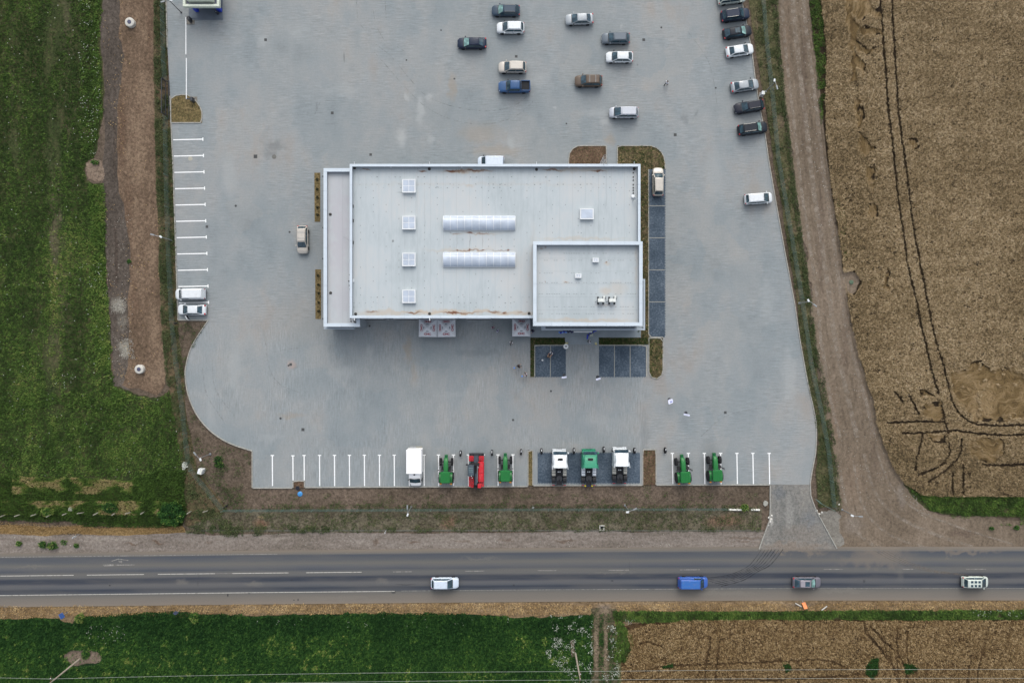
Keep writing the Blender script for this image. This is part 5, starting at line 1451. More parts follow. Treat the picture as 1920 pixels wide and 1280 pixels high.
# truck tractors, cab towards the top of the picture
def semi(label, px, py, mat, side, hatchm, lamps=None, deepcab=2.3, fl=True):
    X, Y = P(px, py, 1.0)
    r_ = tag(empty('truck_tractor', X, Y, 0, 90), label, 'truck', 'truck tractors on the blue grey bay')
    xf = 2.95
    secs = []
    for x, w, z in ((xf-deepcab,1.22,2.9),(xf-deepcab*.5,1.23,3.0),(xf-.55,1.22,2.95),(xf-.28,1.2,2.75),(xf-.14,1.16,1.7),(xf,1.12,1.2),(xf+.05,1.08,.5)):
        half = [(0,z+.02),(w*.7,z),(w*.93,z-.06),(w,z-.22),(w,.9),(w,.55),(0,.5)]
        secs.append([(x,y,zz) for y,zz in half]+[(x,-y,zz) for y,zz in half[-2:0:-1]])
    MB().loft(secs).build('cab', mat, r_, smooth=35)
    MB().add([(xf-.10,-1.05,1.75),(xf-.06,0,1.75),(xf-.10,1.05,1.75),(xf-.24,1.05,2.72),(xf-.2,0,2.74),(xf-.24,-1.05,2.72)], [(0,1,4,5),(1,2,3,4)]).build('windscreen', GLS, r_)
    MB().cbox(xf-.35,xf+.12,-1.12,1.12,2.86,2.96,.04).build('sun_visor', GLS, r_)
    MB().cbox(xf+.04,xf+.22,-1.16,1.16,.35,.95,.05).build('bumper', mat, r_)
    MB().box(xf+.2,xf+.24,-.5,.5,.5,.85).build('grille', TRIM, r_)
    # wind deflector on the roof, flaring rearwards
    secs = []
    for x, w, z in ((xf-.48,.98,3.02),(xf-.8,1.0,3.35),(xf-1.3,1.02,3.62),(xf-deepcab-.15,1.16,3.78)):
        half = [(0,z),(w*.7,z-.01),(w*.95,z-.08),(w,z-.25),(w,2.9),(0,2.88)]
        secs.append([(x,y,zz) for y,zz in half]+[(x,-y,zz) for y,zz in half[-2:0:-1]])
    MB().loft(secs).build('roof_fairing', mat, r_, smooth=35)
    for s in (-1,1):
        pts = [(xf-deepcab+.5,s*1.22),(xf-deepcab-.42,s*1.34),(xf-deepcab-.42,s*1.28),(xf-deepcab+.2,s*1.12)]
        if s < 0: pts = pts[::-1]
        MB().prism(pts, 1.0, 3.55).build('side_fairing', mat, r_)
        MB().cbox(xf-.3,xf-.12,s*1.42-.12,s*1.42+.12,1.8,2.6,.03).build('mirror', TRIM if s>0 else mat, r_)
        MB().cbox(xf-.0,xf+.14,s*.85-.2,s*.85+.2,.65,.85,.03).build('headlight', LAMPW, r_)
        wheel(r_, 1.75, s*1.04, .5, .32, s); wheel(r_, -2.0, s*.95, .5, .55, s)
        sk = MB().cbox(-1.35,.55,s*.62 if s>0 else s*1.22,s*1.22 if s>0 else s*.62,.45,1.22,.05).build('side_tank', side, r_)
        for k in range(4): MB().box(-1.3+k*.45,-1.3+k*.45+.05,s*.66 if s>0 else s*1.18,s*1.18 if s>0 else s*.66,1.22,1.25).build('tank_strap', TRIM, r_)
        pr = None; m = MB()
        secs = []
        for k in range(9):
            a_ = math.pi*k/8; xx = -2.0+.62*math.cos(a_); zz = .62+.5*math.sin(a_)
            secs.append([(xx,s*.64,zz),(xx,s*1.25,zz),(xx*1.0,s*1.25,zz+.04),(xx,s*.64,zz+.04)])
        m.loft(secs).build('mudguard', TRIM, r_)
        for k in range(3): MB().box(-2.4+k*.32,-2.4+k*.32+.04,s*.66 if s>0 else s*1.2,s*1.2 if s>0 else s*.66,1.13,1.17).build('mudguard_rib', DARKM, r_)
        MB().box(-2.98,-2.9,s*.95-.2,s*.95+.2,.6,.75).build('tail_light', LAMPR if lamps is None else lamps, r_)
    m = MB()
    for s in (-1,1): m.box(-2.9,.75,s*.42-.05,s*.42+.05,.85,1.1)
    for x in (-2.85,-1.2,.3): m.box(x-.06,x+.06,-.37,.37,.9,1.06)
    m.box(-2.9,.7,-.37,.37,.78,.9)
    m.build('chassis_frame', plain('chassis_black', C(36,37,42), .7), r_)
    fw = MB().prism([(.5*math.cos(a_),.5*math.sin(a_)) for a_ in np.linspace(.35,2*math.pi-.35,16)]+[(.05,.0)], 1.12, 1.2).build('fifth_wheel', plain('greasy_plate', C(54,56,60), .5), r_); fw.location = (-1.75,0,0); fw.rotation_euler = (0,0,math.pi)
    MB().cbox(.05,.5,-.36,.36,1.0,1.45,.05).build('air_unit', DARKM, r_)
    for y_ in (-.12,.18):
        MB().lathe([(.08,0),(.11,.06),(.02,.13)], 10, (-.6,y_,1.12)).build('hose_coupling', WHITE, r_)
    MB().tube((.35,.1,1.5),(-.5,.1,1.3),.035,6).tube((.35,-.1,1.5),(-.5,-.15,1.25),.035,6).build('air_hoses', TRIM, r_)
    if hatchm: MB().cbox(xf-1.25,xf-.85,-.42,.42,3.55,3.66,.04).build('roof_hatch', hatchm, r_)
    if fl:
        for s in (-1,1): MB().cbox(-3.15,-2.95,s*.56-.13,s*.56+.13,.7,.95,.03).build('rear_marker', plain('yellow_reflector', C(230,210,40), .4), r_)
        MB().cbox(-3.12,-2.9,-.4,.4,.7,.9,.03).build('rear_beam', plain('blue_beam', C(40,52,96), .5), r_)
    else: MB().box(-3.0,-2.9,-1.1,1.1,.6,.72).build('rear_beam', TRIM, r_)
    return r_
semi('white truck tractor with a black roof hatch, left of the green one', 1048.5, 877, p_white, plain('dull_tank', C(186,184,174), .45), TRIM, fl=False)
semi('green truck tractor between the two white ones', 1104, 877, paint('green_paint', C(58,150,118)), plain('silver_tank', C(216,222,230,1.15), .4), TRIM)
semi('white truck tractor with a plain roof, right of the green one', 1162, 873.5, p_white, plain('dull_tank', 0), None, fl=False, deepcab=2.35)

# farm tractors
FGREEN = paint('farm_green', C(40,122,62)); FYEL = plain('yellow_rim', C(232,214,20), .45)
def tractor(label, px, py, rot, big=1.0):
    X, Y = P(px, py, 1.3)
    r_ = tag(empty('farm_tractor', X, Y, 0, rot), label, 'tractor', 'green farm tractors in the southern row')
    s_ = big
    secs = []
    for x, w, z in ((-.1,.40,1.85),(.6,.40,1.82),(1.3,.38,1.74),(1.8,.35,1.6),(2.02,.30,1.4),(2.08,.24,1.1)):
        half = [(0,z+.05),(w*.5,z+.03),(w*.85,z-.03),(w,z-.15),(w*.96,.95),(0,.9)]
        secs.append([(x,y,zz) for y,zz in half]+[(x,-y,zz) for y,zz in half[-2:0:-1]])
    MB().loft(secs).build('bonnet', FGREEN, r_, smooth=35)
    MB().cbox(1.95,2.45,-.20,.20,.6,1.15,.04).build('front_weight', paint('dark_green', C(24,100,60)), r_)
    for k in range(4): MB().box(2.06,2.5,-.26+k*.14,-.26+k*.14+.10,.5,.95).build('weight_plate', FGREEN, r_)
    MB().cbox(-2.2,2.0,-.28,.28,.55,1.0,.05).build('chassis', DARKM, r_)
    MB().cbox(1.2,1.4,-.95,.95,.55,.75,.04).build('front_axle', DARKM, r_)
    MB().cbox(-1.55,-1.35,-.95,.95,.75,.95,.04).build('rear_axle', DARKM, r_)
    for s in (-1,1):
        for (xw, yw, r, w) in ((1.3,.98,.62,.40),(-1.35,1.02,.88,.46)):
            o = wheel(r_, xw, s*yw, r, w, s, FYEL, .74)
            lg = MB()
            for k in range(22):
                a_ = 2*math.pi*k/22
                for sg in (-1,1):
                    a2 = a_ + (math.pi/22 if sg > 0 else 0)
                    p0 = (r*math.cos(a2), sg*w*.06, r*math.sin(a2)); p1 = (r*math.cos(a2+.12), sg*w*.5, r*math.sin(a2+.12))
                    lg.tube(p0, p1, .035, 4)
            lg.build('tread', TYRE, o)
        secs = []
        for k in range(7):
            a_ = math.pi*(.12+.62*k/6); xx = -1.35+1.02*math.cos(a_); zz = .88+.98*math.sin(a_)
            secs.append([(xx,s*.60,zz),(xx,s*1.10,zz-.02),(xx,s*1.10,zz+.04),(xx,s*.60,zz+.05)])
        MB().loft(secs).build('mudguard', FGREEN, r_, smooth=40)
        MB().cbox(-2.38,-2.18,s*.86-.17,s*.86+.17,1.35,1.55,.03).build('indicator', plain('amber_lens', C(220,140,50), .3), r_)
        MB().tube((.05,s*.6,1.9),(.1,s*1.15,2.0),.03,6).build('mirror_arm', TRIM, r_)
        MB().cbox(.05,.15,s*1.22-.1,s*1.22+.1,1.75,2.1,.02).build('mirror', TRIM, r_)
        MB().cbox(-.05,.55,s*.62-.18,s*.62+.18,.5,1.1,.04).build('step_box', TRIM, r_)
        MB().tube((1.3,s*.62,1.25),(1.0,s*1.1,1.32),.04,6).build('light_arm', TRIM, r_)
    MB().cbox(-1.75,-.1,-.68,.68,1.3,2.55,.06).build('cab_glass', glass_mat('tractor_glass', (.03,.05,.05,1)), r_)
    for x in (-1.72,-.13):
        for s in (-1,1): MB().box(x-.04,x+.04,s*.67-.04,s*.67+.04,1.2,2.6).build('cab_pillar', TRIM, r_)
    MB().cbox(-1.95,-.05,-.80,.80,2.52,2.72,.12).build('roof', FGREEN, r_, smooth=30)
    for k in range(5):
        y = -.52+k*.26; MB().cbox(-1.8,-.25,y-.055,y+.055,2.70,2.755,.02).build('roof_rib', FGREEN, r_)
    MB().tube((.15,-.48,1.4),(.15,-.5,2.5),.05,8).build('exhaust', TRIM, r_)
    MB().tube((-2.2,-.3,.6),(-2.45,-.35,.5),.04,6).tube((-2.2,.3,.6),(-2.45,.35,.5),.04,6).tube((-2.2,0,.9),(-2.5,0,.75),.04,6).build('rear_linkage', DARKM, r_)
    if big > 1:
        MB().cbox(.0,.5,.45,1.0,1.0,1.35,.05).build('loader_bracket', TRIM, r_); MB().cbox(.0,.5,-1.0,-.45,1.0,1.35,.05).build('loader_bracket', TRIM, r_)
        MB().tube((.35,-.7,1.3),(-.1,-1.55,1.55),.05,6).tube((.2,-.9,1.3),(-.25,-1.5,1.7),.03,6).build('mirror_frame', TRIM, r_)
tractor('green farm tractor between the white box truck and the red machine', 836.2, 881, 90)
tractor('green farm tractor between the red machine and the truck tractors', 947.5, 878, 90)
tractor('green farm tractor with yellow rims, left of the eastern pair', 1281, 880.5, 93, 1.01)
tractor('green farm tractor with yellow rims, right of the eastern pair', 1341, 877.5, 91, 1.01)

# red self propelled machine with slewing cab and boom
X, Y = P(893.2, 881, 1.3)
r_ = tag(empty('red_loading_machine', X, Y, 0, 90), 'bright red wheeled loading machine with dark cab and folded boom', 'loading machine')
RED_P = paint('machine_red', C(214,26,44)); RDK = plain('machine_dark', C(66,76,86), .6)
MB().cbox(-2.7,2.3,-.35,.35,.7,1.25,.06).build('chassis', DARKM, r_)
for s in (-1,1):
    for xw in (-2.0,1.9): wheel(r_, xw, s*.95, .55, .45, s, RED_P)
MB().cbox(-1.9,1.5,-1.3,-.30,.9,1.85,.12).build('engine_cover', RED_P, r_, smooth=25)
MB().cbox(-1.5,-.6,-1.15,-.45,1.85,1.93,.04).build('cover_panel', RED_P, r_); MB().cbox(-.4,.9,-1.15,-.45,1.85,1.93,.04).build('cover_panel', RED_P, r_)
for s in (-1,1):
    for x0, x1 in ((1.55,2.35),(-2.75,-1.1)):
        MB().cbox(x0,x1,s*.42 if s>0 else -1.28,1.28 if s>0 else -.42,1.15,1.5,.05).build('mudguard', RED_P, r_)
        n = int((x1-x0)/.2)
        for k in range(1, n): MB().box(x0+k*.2-.02,x0+k*.2+.03,s*.5 if s>0 else -1.2,1.2 if s>0 else -.5,1.5,1.512).build('tread_gap', TRIM, r_)
        for k in range(n):
            MB().cbox(x0+.06+k*.2,x0+.14+k*.2,s*.5 if s>0 else -1.2,1.2 if s>0 else -.5,1.5,1.60,.01).build('tread_rib', RED_P, r_)
MB().cbox(2.3,2.78,-1.25,1.25,.55,1.0,.05).build('front_frame', DARKM, r_)
for y in (-1.0,-.5,.5,1.0): MB().cbox(2.35,2.72,y-.12,y+.12,1.0,1.12,.03).build('frame_lug', TRIM, r_)
MB().cbox(1.2,2.4,-.38,.42,1.2,1.7,.06).build('centre_housing', RDK, r_)
MB().cbox(-.75,1.1,.30,1.38,1.2,2.75,.10).build('cab', RDK, r_, smooth=25)
MB().cbox(-.6,.95,.42,1.26,2.74,2.80,.04).build('cab_roof', plain('cab_roof_grey', C(74,90,100), .5), r_)
for k in range(3): MB().box(.0+k*.3,.06+k*.3,.5,1.2,2.80,2.82).build('roof_bar', plain('pale_teal', C(130,160,160), .5), r_)
MB().cbox(.9,1.35,-.55,1.1,1.3,2.2,.08).build('front_module', TRIM, r_)
MB().add([(1.12,.42,1.6),(1.12,1.28,1.6),(1.05,1.22,2.6),(1.05,.48,2.6)], [(0,1,2,3)]).build('windscreen', GLS, r_)
MB().cbox(-2.3,-.2,-.16,.14,1.9,2.35,.05).build('boom', RDK, r_)
MB().tube((-.3,-.02,2.3),(.9,.0,2.1),.12,8).build('boom_base', TRIM, r_)
MB().tube((-2.2,.1,2.1),(-2.95,.12,1.2),.10,8).build('boom_tip', TRIM, r_)
MB().lathe([(.30,0),(.38,.12),(.38,.4),(.25,.5)], 14, (-2.85,.12,.8)).build('grab', TRIM, r_, smooth=30)
MB().cbox(-2.95,-2.2,-.85,-.2,1.4,1.75,.08).build('boom_cradle', RED_P, r_); MB().cbox(-2.9,-2.4,.45,.95,1.2,1.5,.06).build('counterweight', RED_P, r_)
MB().tube((-1.0,-.22,2.2),(1.0,-.25,2.1),.05,6).tube((-1.9,-.2,2.25),(-.6,-.22,2.3),.04,6).build('hydraulic_ram', STEEL, r_)
for q in ((-.98,.6),(.6,-.38),(-.7,.75)): MB().lathe([(.06,0),(.06,.1)], 8, (q[0],q[1],2.0 if q[1]<0 else 2.75)).build('beacon', WHITE, r_)
MB().cbox(.95,1.15,1.38,1.72,1.8,2.2,.03).build('mirror', TRIM, r_)

# advertising tyres stood on edge
TRY = None
for k, (px, py, an) in enumerate(((863.5,849.5,-3),(922.5,848.5,1),(977,847,-2),(1015.2,845.5,0),(1076,845,0),(1132,842.5,1),(1189.5,844.5,-2),(1247.2,843.8,-2))):
    X, Y = P(px, py, .5)
    t_ = tag(empty('upright_wheel', X, Y, 0, 90+an), ('leftmost of the black tyres stood on edge above the southern row','black tyre stood on edge between the red machine and a green tractor','black tyre stood on edge beside the narrow soil strip','black tyre stood on edge left of the first truck tractor','black tyre stood on edge between the left white and the green truck tractors','black tyre stood on edge between the green and the right white truck tractors','black tyre stood on edge right of the last truck tractor','rightmost of the black tyres stood on edge above the southern row')[k], 'tyre', 'black tyres stood on edge above the southern row')
    r, w = .52, .32
    o = MB().lathe([(r*.55,-w*.42),(r*.9,-w/2),(r,-w*.36),(r,w*.36),(r*.9,w/2),(r*.55,w*.42),(r*.5,0)], 22, (0,0,0), 'y').build('tread_ring', TYRE, t_, smooth=40); o.location = (0,0,r)
    o2 = MB().cbox(-.06,.30,-.05,.05,0,.03,.005).build('highlight_chip', WHITE, t_); o2.location = (.1,0,2*r+.0)  # white chip painted in as the highlight on top of the tyre
    MB().box(-.3,.3,-.14,-.08,0,.06).box(-.3,.3,.08,.14,0,.06).build('wooden_chock', plain('chock_wood', C(120,100,76), .9), t_)

# ------------------------------------------------------------------ people
def skinmesh(name, verts, edges, radii, root=0, sub=1):
    me = bpy.data.meshes.new(name); me.from_pydata(verts, edges, [])
    o = bpy.data.objects.new(name, me); COL.objects.link(o)
    o.modifiers.new('skin', 'SKIN')
    for i, r in enumerate(radii):
        sv = me.skin_vertices[0].data[i]; sv.radius = r if isinstance(r, tuple) else (r, r); sv.use_root = (i == root)
    s = o.modifiers.new('sub', 'SUBSURF'); s.levels = sub; s.render_levels = sub
    dg = bpy.context.evaluated_depsgraph_get()
    out = bpy.data.meshes.new_from_object(o.evaluated_get(dg))
    bpy.data.objects.remove(o); bpy.data.meshes.remove(me)
    out.shade_smooth()
    return out
_pose = {}
def pose(kind):
    if kind in _pose: return _pose[kind]
    wk = .0 if kind == 'stand' else .26
    arm = {'stand': .04, 'walk': .22, 'reach': .42}[kind]
    V = [(0,0,.96),(0,0,1.12),(.0,0,1.34),(.01,0,1.47),(.02,0,1.55),(.03,0,1.66),(.03,0,1.73)]
    Rr = [(.13,.15),(.12,.14),(.13,.17),(.055,.055),(.06,.06),(.085,.10),(.06,.07)]
    E = [(0,1),(1,2),(2,3),(3,4),(4,5),(5,6)]
    arms = []
    for s in (-1,1):
        b = len(V); f = arm*(s if kind == 'walk' else 1)
        V += [(0,s*.19,1.40),(f*.4,s*.25,1.13),(f*1.0+.02,s*.25,.90 if kind != 'reach' else 1.15),(f*1.1+.04,s*.25,.82 if kind != 'reach' else 1.15)]
        Rr += [.065,.045,.032,.034]; E += [(2,b),(b,b+1),(b+1,b+2),(b+2,b+3)]; arms.append(b)
    for s in (-1,1):
        b = len(V); f = -wk*s
        V += [(0,s*.09,.90),(f*.55,s*.10,.50),(f*1.0,s*.10,.09),(f*1.0+.17,s*.11,.035)]
        Rr += [.095,.062,.042,.038]; E += [(0,b),(b,b+1),(b+1,b+2),(b+2,b+3)]
    body = skinmesh('person_body', V, E, Rr, 0, 1)
    # fingers, ears and nose joined to the body mesh
    bm = bmesh.new(); bm.from_mesh(body)
    fx = MB()
    for b in arms:
        h = Vector(V[b+3]); d = (h-Vector(V[b+2])).normalized(); sd = Vector((0,1,0)); sgn = 1 if V[b][1] > 0 else -1
        for k in range(4):
            p0 = h + Vector((1,0,0)).cross(Vector((0,1,0)))*0 + Vector((.028-.019*k,0,0)) if abs(d.z) > .5 else h + Vector((0,0,.028-.019*k))
            l = (.07,.08,.075,.06)[k]; p1 = p0 + d*l*.55; p2 = p1 + (d*.8 - sd*sgn*.5).normalized()*l*.45
            fx.tube(p0-d*.02, p1, .009, 5, .008); fx.tube(p1, p2, .008, 5, .006)
        t0 = h - d*.02 + Vector((.03,0,0)); fx.tube(t0, t0 + Vector((.035,-sgn*.01,0)) + d*.03, .010, 5, .008)
    fx.tube((.12,0,1.655),(.145,0,1.64),.016,5,.010)
    for s in (-1,1): fx.tube((.02,s*.085,1.66),(.02,s*.11,1.665),.022,6,.015)
    vs = [bm.verts.new(v) for v in fx.v]
    for f in fx.f:
        try: bm.faces.new([vs[i] for i in f])
        except ValueError: pass
    bm.to_mesh(body); bm.free(); body.shade_smooth()
    sh = skinmesh('shirt', [V[0],V[1],V[2]] + [V[i] for b in arms for i in (b,b+1)], [(0,1),(1,2),(2,3),(3,4),(2,5),(5,6)], [(.16,.18),(.16,.19),(.17,.23),.10,.075,.10,.075], 1, 1)
    L0 = 7+8
    tr = skinmesh('trousers', [V[0]] + [V[L0+i] for i in (0,1,2)] + [V[L0+4+i] for i in (0,1,2)], [(0,1),(1,2),(2,3),(0,4),(4,5),(5,6)], [(.14,.16),.108,.078,.06,.108,.078,.06], 0, 1)
    hr = MB().lathe([(.105,1.63),(.122,1.68),(.118,1.73),(.09,1.775),(.03,1.80)], 12, (.012,0,0))
    _pose[kind] = (body, sh, tr, hr, [V[L0+3], V[L0+7]], [V[L0+2], V[L0+6]])
    return _pose[kind]
SKIN = plain('skin', C(196,150,126), .6, spec=.3)
def person(label, px, py, rot, kind, shirt, trou, hair, z=0.0, grp='people around the yard'):
    body, sh, tr, hr, toes, ank = pose(kind)
    X, Y = P(px, py, 1.3)
    r_ = tag(empty('person', X, Y, z, rot), label, 'person', grp)
    def put(nm, me, mt):
        o = link(nm, me, r_)
        if not me.materials: me.materials.append(mt)
        o.material_slots[0].link = 'OBJECT'; o.material_slots[0].material = mt
    put('body', body, SKIN); put('shirt', sh, plain('cloth_%d_%d_%d' % shirt, C(*shirt), .85, spec=.2)); put('trousers', tr, plain('cloth_%d_%d_%d' % trou, C(*trou), .85, spec=.2))
    hr.build('hair', plain('hair_%d_%d_%d' % hair, C(*hair), .8, spec=.2), r_, smooth=60)
    for tpos, apos in zip(toes, ank):
        MB().cbox(apos[0]-.07, tpos[0]+.09, tpos[1]-.05, tpos[1]+.05, .0, .10, .03).build('shoe', TRIM, r_)
    return r_
WHT=(236,238,244); NVY=(36,42,70); BLK=(34,34,38); DK=(40,34,32)
person('person in white top and dark trousers walking alone in the upper yard', 1251, 154.5, 40, 'walk', WHT, BLK, DK)
person('person in pink top near the south wall beside a companion in white', 924, 613.5, -60, 'stand', (206,170,190), (60,50,60), DK)
person('person in bluish white top near the south wall beside a companion in pink', 933, 620, 160, 'stand', (214,220,244), BLK, (60,60,90))
person('person in white top and dark hair walking below the single tent', 958.5, 642, -90, 'walk', WHT, BLK, DK)
person('person in dark clothes with white scarf beside the single tent', 999, 620, 200, 'reach', (60,70,110), BLK, DK, .09)
person('person in white top standing on the entrance pavement', 1106, 640, 180, 'stand', WHT, NVY, (70,66,80), .09)
person('person in white top and blue trousers on the left front bays', 1034, 661, 240, 'reach', WHT, (40,70,150), DK)
person('person in tan top on the left front bays facing a companion in white', 1029, 668.5, 60, 'reach', (196,160,134), (56,50,56), DK)
person('person in black clothes by the kerb left of the front bays', 972.5, 686.5, 10, 'reach', BLK, BLK, DK)
person('person in white and grey clothes at the foot of the left lawn strip', 986.5, 703, 140, 'reach', (206,206,216), (70,74,80), (120,90,70))

# things carried or standing about
BLU = plain('sky_blue_balloon', C(110,160,240), .35, spec=.6)
for px, py, r, m_, lab in ((964.5,689.5,.16,BLU,'pale blue balloon beside the person in black'),(979,705,.16,BLU,'pale blue balloon left of the person at the lawn foot'),(1017,675,.17,WHITE,'small white balloon on the left front bay')):
    X, Y = P(px, py, .6)
    t_ = tag(empty('balloon', X, Y, 0), lab, 'balloon')
    MB().lathe([(.02,.62),(r*.7,.72),(r,.88),(r*.92,1.02),(r*.5,1.12),(.02,1.15)], 14).build('balloon_skin', m_, t_, smooth=60); MB().tube((0,0,0),(0,0,.63),.008,4).build('string', WHITE, t_)
BAN = plain('banner_cloth', C(222,226,246,1.15), .7)
BPR = plain('banner_print_blue', C(90,100,190), .7)
for px, py, an, w, sq, lab in ((1055.5,706.5,4,9.5,0,'white feather banner at the left mouth of the entrance walk'),(1118.5,709.5,12,9.5,0,'white feather banner at the right mouth of the entrance walk'),(1254,751.5,5,10,1,'squarish white banner with blue print standing in the open yard'),(1284,776.5,-14,13,0,'long white banner lying low in the open yard')):
    h = 2.2
    X, Y = P(px+ (2 if not sq else 1), py-3, 0)
    t_ = tag(empty('feather_banner', X, Y, 0, an), lab, 'banner', 'white advertising banners')
    MB().lathe([(.28,0),(.26,.06),(.05,.1)], 12).build('base', DARKM, t_); MB().tube((0,0,.05),(0,0,1.0),.025,6).tube((0,0,1.0),(-w/S*.5,-.25,1.55),.02,6).build('pole', DARKM, t_)
    d = .42 if sq else .16
    secs = []
    for k in range(8):
        u = k/7; xx = -w/S*.62+w/S*u; zz = 1.55-.45*u+.06*math.sin(u*6)
        hw_ = d*(1 if .1 < u < .9 else .7)
        secs.append([(xx,-.25-hw_+.12*(u if sq else 0),zz),(xx,-.25+hw_,zz+.05),(xx,-.25+hw_,zz+.07),(xx,-.25-hw_+.12*(u if sq else 0),zz+.02)])
    f_ = MB().loft(secs).build('flag', BAN, t_)
    if sq: MB().box(-.2,.12,-.32,-.18,1.5,1.53).build('print', BPR, t_)
X, Y = P(1061, 649.3, 1.0)
t_ = tag(empty('standing_table', X, Y, 0), 'round white standing table with a dark centrepiece by the entrance walk', 'table')
MB().lathe([(.42,1.03),(.43,1.06),(.42,1.09)], 28).build('table_top', WHITE, t_); MB().tube((0,0,0),(0,0,1.03),.05,10).build('leg', STEEL, t_)
MB().lathe([(.3,0),(.28,.04)], 18).build('foot', STEEL, t_); MB().cbox(-.10,-.02,-.13,.13,1.09,1.22,.02).build('centrepiece', plain('dark_card', C(50,56,64), .7), t_); MB().cbox(.03,.13,-.12,.12,1.09,1.18,.03).build('centrepiece', plain('dark_card', 0), t_)
# balloon garland and welcome board at the door
gx, gy = P(1085, 622, 1.5)
t_ = tag(empty('balloon_garland', gx, gy, .09), 'dark blue balloon garland with a white board across the entrance', 'balloon garland')
DB = plain('royal_blue_balloon', C(38,60,190), .3, spec=.6); DN = plain('navy_balloon', C(24,30,90), .3, spec=.6)
def ball(x, y, z, r, m_): MB().lathe([(.01,-r),(r*.7,-r*.72),(r,0),(r*.7,r*.72),(.01,r)], 10, (x,y,z)).build('balloon', m_, t_, smooth=80)
for k in range(7): ball(-3.3+k*.17+random.uniform(-.05,.05), -.05+random.uniform(-.15,.1), 2.6+random.uniform(-.2,.2), .17, DB if k % 3 else BLU)
for k in range(6): ball(-2.0+k*.17, .0+random.uniform(-.1,.1), 2.7, .15, DN)
for k in range(9): ball(1.5+k*.15, -.55+k*.10+random.uniform(-.1,.1), 1.9+k*.12, .17, (DB, DN)[k % 2])
for k in range(5): ball(1.55+random.uniform(-.1,.1), -.6-k*.13, 1.2, .15, DB)
MB().cbox(-.95,2.1,-.12,.10,2.75,2.95,.02).build('fascia_board', WHITE, t_)
X, Y = P(1109, 628, 1.0)
t_ = tag(empty('welcome_stand', X, Y, .09), 'small pale reception table under the blue balloons', 'table')
MB().cbox(-.3,.3,-.22,.22,.72,.78,.02).build('table_top', plain('pale_table', C(196,204,190), .6), t_)
for a_ in (-.24,.24):
    for b_ in (-.16,.16): MB().box(a_-.02,a_+.02,b_-.02,b_+.02,0,.72).build('leg', STEEL, t_)
YF = plain('yellow_flowers', C(232,216,90), .7); 
for px, py, lab in ((1062,643.4,'yellow flowers in a planter left of the entrance walk'),(1117.5,643.8,'yellow flowers in a planter right of the entrance walk')):
    X, Y = P(px, py, .5)
    t_ = tag(empty('flower_planter', X, Y, .09), lab, 'planter', 'yellow flower planters at the entrance walk')
    MB().lathe([(.12,0),(.17,.32),(.16,.34)], 14).build('pot', WHITE, t_)
    m = MB()
    for k in range(26):
        a_ = random.uniform(0,6.28); q = random.uniform(0,.22); m.lathe([(.01,0),(.045,.02),(.01,.05)], 5, (q*math.cos(a_)*1.5, q*math.sin(a_), .36+random.uniform(0,.12)))
    m.build('blossom', YF, t_, kind='stuff')

# ------------------------------------------------------------------ vegetation
GST = [(0, C(42,60,27,1.3)), (.4, C(70,96,40,1.5)), (.75, C(106,118,60,1.5)), (1, C(150,136,96,1.4))]
M_GRASS = blade_mat('meadow_grass_blades', GST)
M_WEED = blade_mat('weed_leaves', [(0, C(44,58,34,1.3)), (.45, C(74,84,52,1.4)), (.8, C(104,102,74,1.4)), (1, C(136,126,98,1.3))])
M_CROP = blade_mat('crop_leaves', [(0, C(20,50,20,1.1)), (.5, C(46,80,34,1.15)), (.85, C(76,108,42,1.2)), (1, C(126,136,72,1.2))])
M_WHEAT = blade_mat('wheat_ears', [(0, C(84,74,54,1.4)), (.4, C(131,112,82,1.55)), (.7, C(158,140,110,1.6)), (1, C(182,166,138,1.6))])
M_LODGE = blade_mat('lodged_straw', [(0, C(102,84,56,1.1)), (.5, C(138,116,80,1.15)), (1, C(168,146,112,1.2))])
M_DRY = blade_mat('dry_grass_blades', [(0, C(100,80,52,1.4)), (.5, C(156,130,90,1.4)), (1, C(190,168,124,1.4))])
M_LAWN = blade_mat('lawn_blades', [(0, C(34,54,26,1.2)), (.5, C(62,82,40,1.3)), (1, C(140,124,90,1.3))])
M_FLOW = blade_mat('white_umbels', [(0, C(150,156,140,1.2)), (1, C(206,210,200,1.2))])
def stuff(name, parts, mat, label, cat):
    return tag(tri_mesh(name, parts, mat), label, cat, kind='stuff')
def U(n, a=0., b=1.): return rng.uniform(a, b, n)

W_IN = [(-90,-90),(208,-90),(190,0),(186,90),(192,200),(176,290),(160,300),(158,340),(194,346),(197,400),(197,500),(204,560),(206,640),(210,722),(250,740),(292,748),(316,735),(332,800),(342,868),(343,895),(-90,895)]
def wt(x, y):
    pa = fbm(x*1.0, y*.35, .022, 3); band = np.exp(-((x-100)/16)**2)*.34*(y < 760) + np.exp(-((x-125)/10)**2)*.22*(y < 420)
    edge = np.clip((x-148)/40, 0, 1)*np.where(y < 780, .16, 0)
    return np.clip(.22 + (pa-.5)*1.0 + band*.3 + edge*0.5 + (fbm(x,y,.1,9)-.5)*.5, 0, 1)
parts = []
x, y = pts_in(W_IN, 80, 5, .05, 3, lambda x,y: np.clip(1.6-2.4*np.clip(fbm(x,y*.3,.035,61)-.42,0,1)*(1+2.2*np.exp(-((x-104)/18)**2)*(y<780)+1.6*np.exp(-((x-24)/7)**2)*(y<330)), .12, 1)*np.clip((fbm(x,y,.16,62)-.25)*6,.25,1))
parts.append(blades(x, y, -.12, .02, .11, .30, (.15,1.2), np.clip(wt(x,y)+(vnoise(x,y,.3,77)-.5)*.5+U(len(x),-.22,.22),0,1)))
x, y = pts_in([(-90,740),(215,735),(320,748),(344,870),(345,900),(-90,900)], 30, 4, .06, 8, lambda x,y: fbm(x,y,.04,21)>.5)
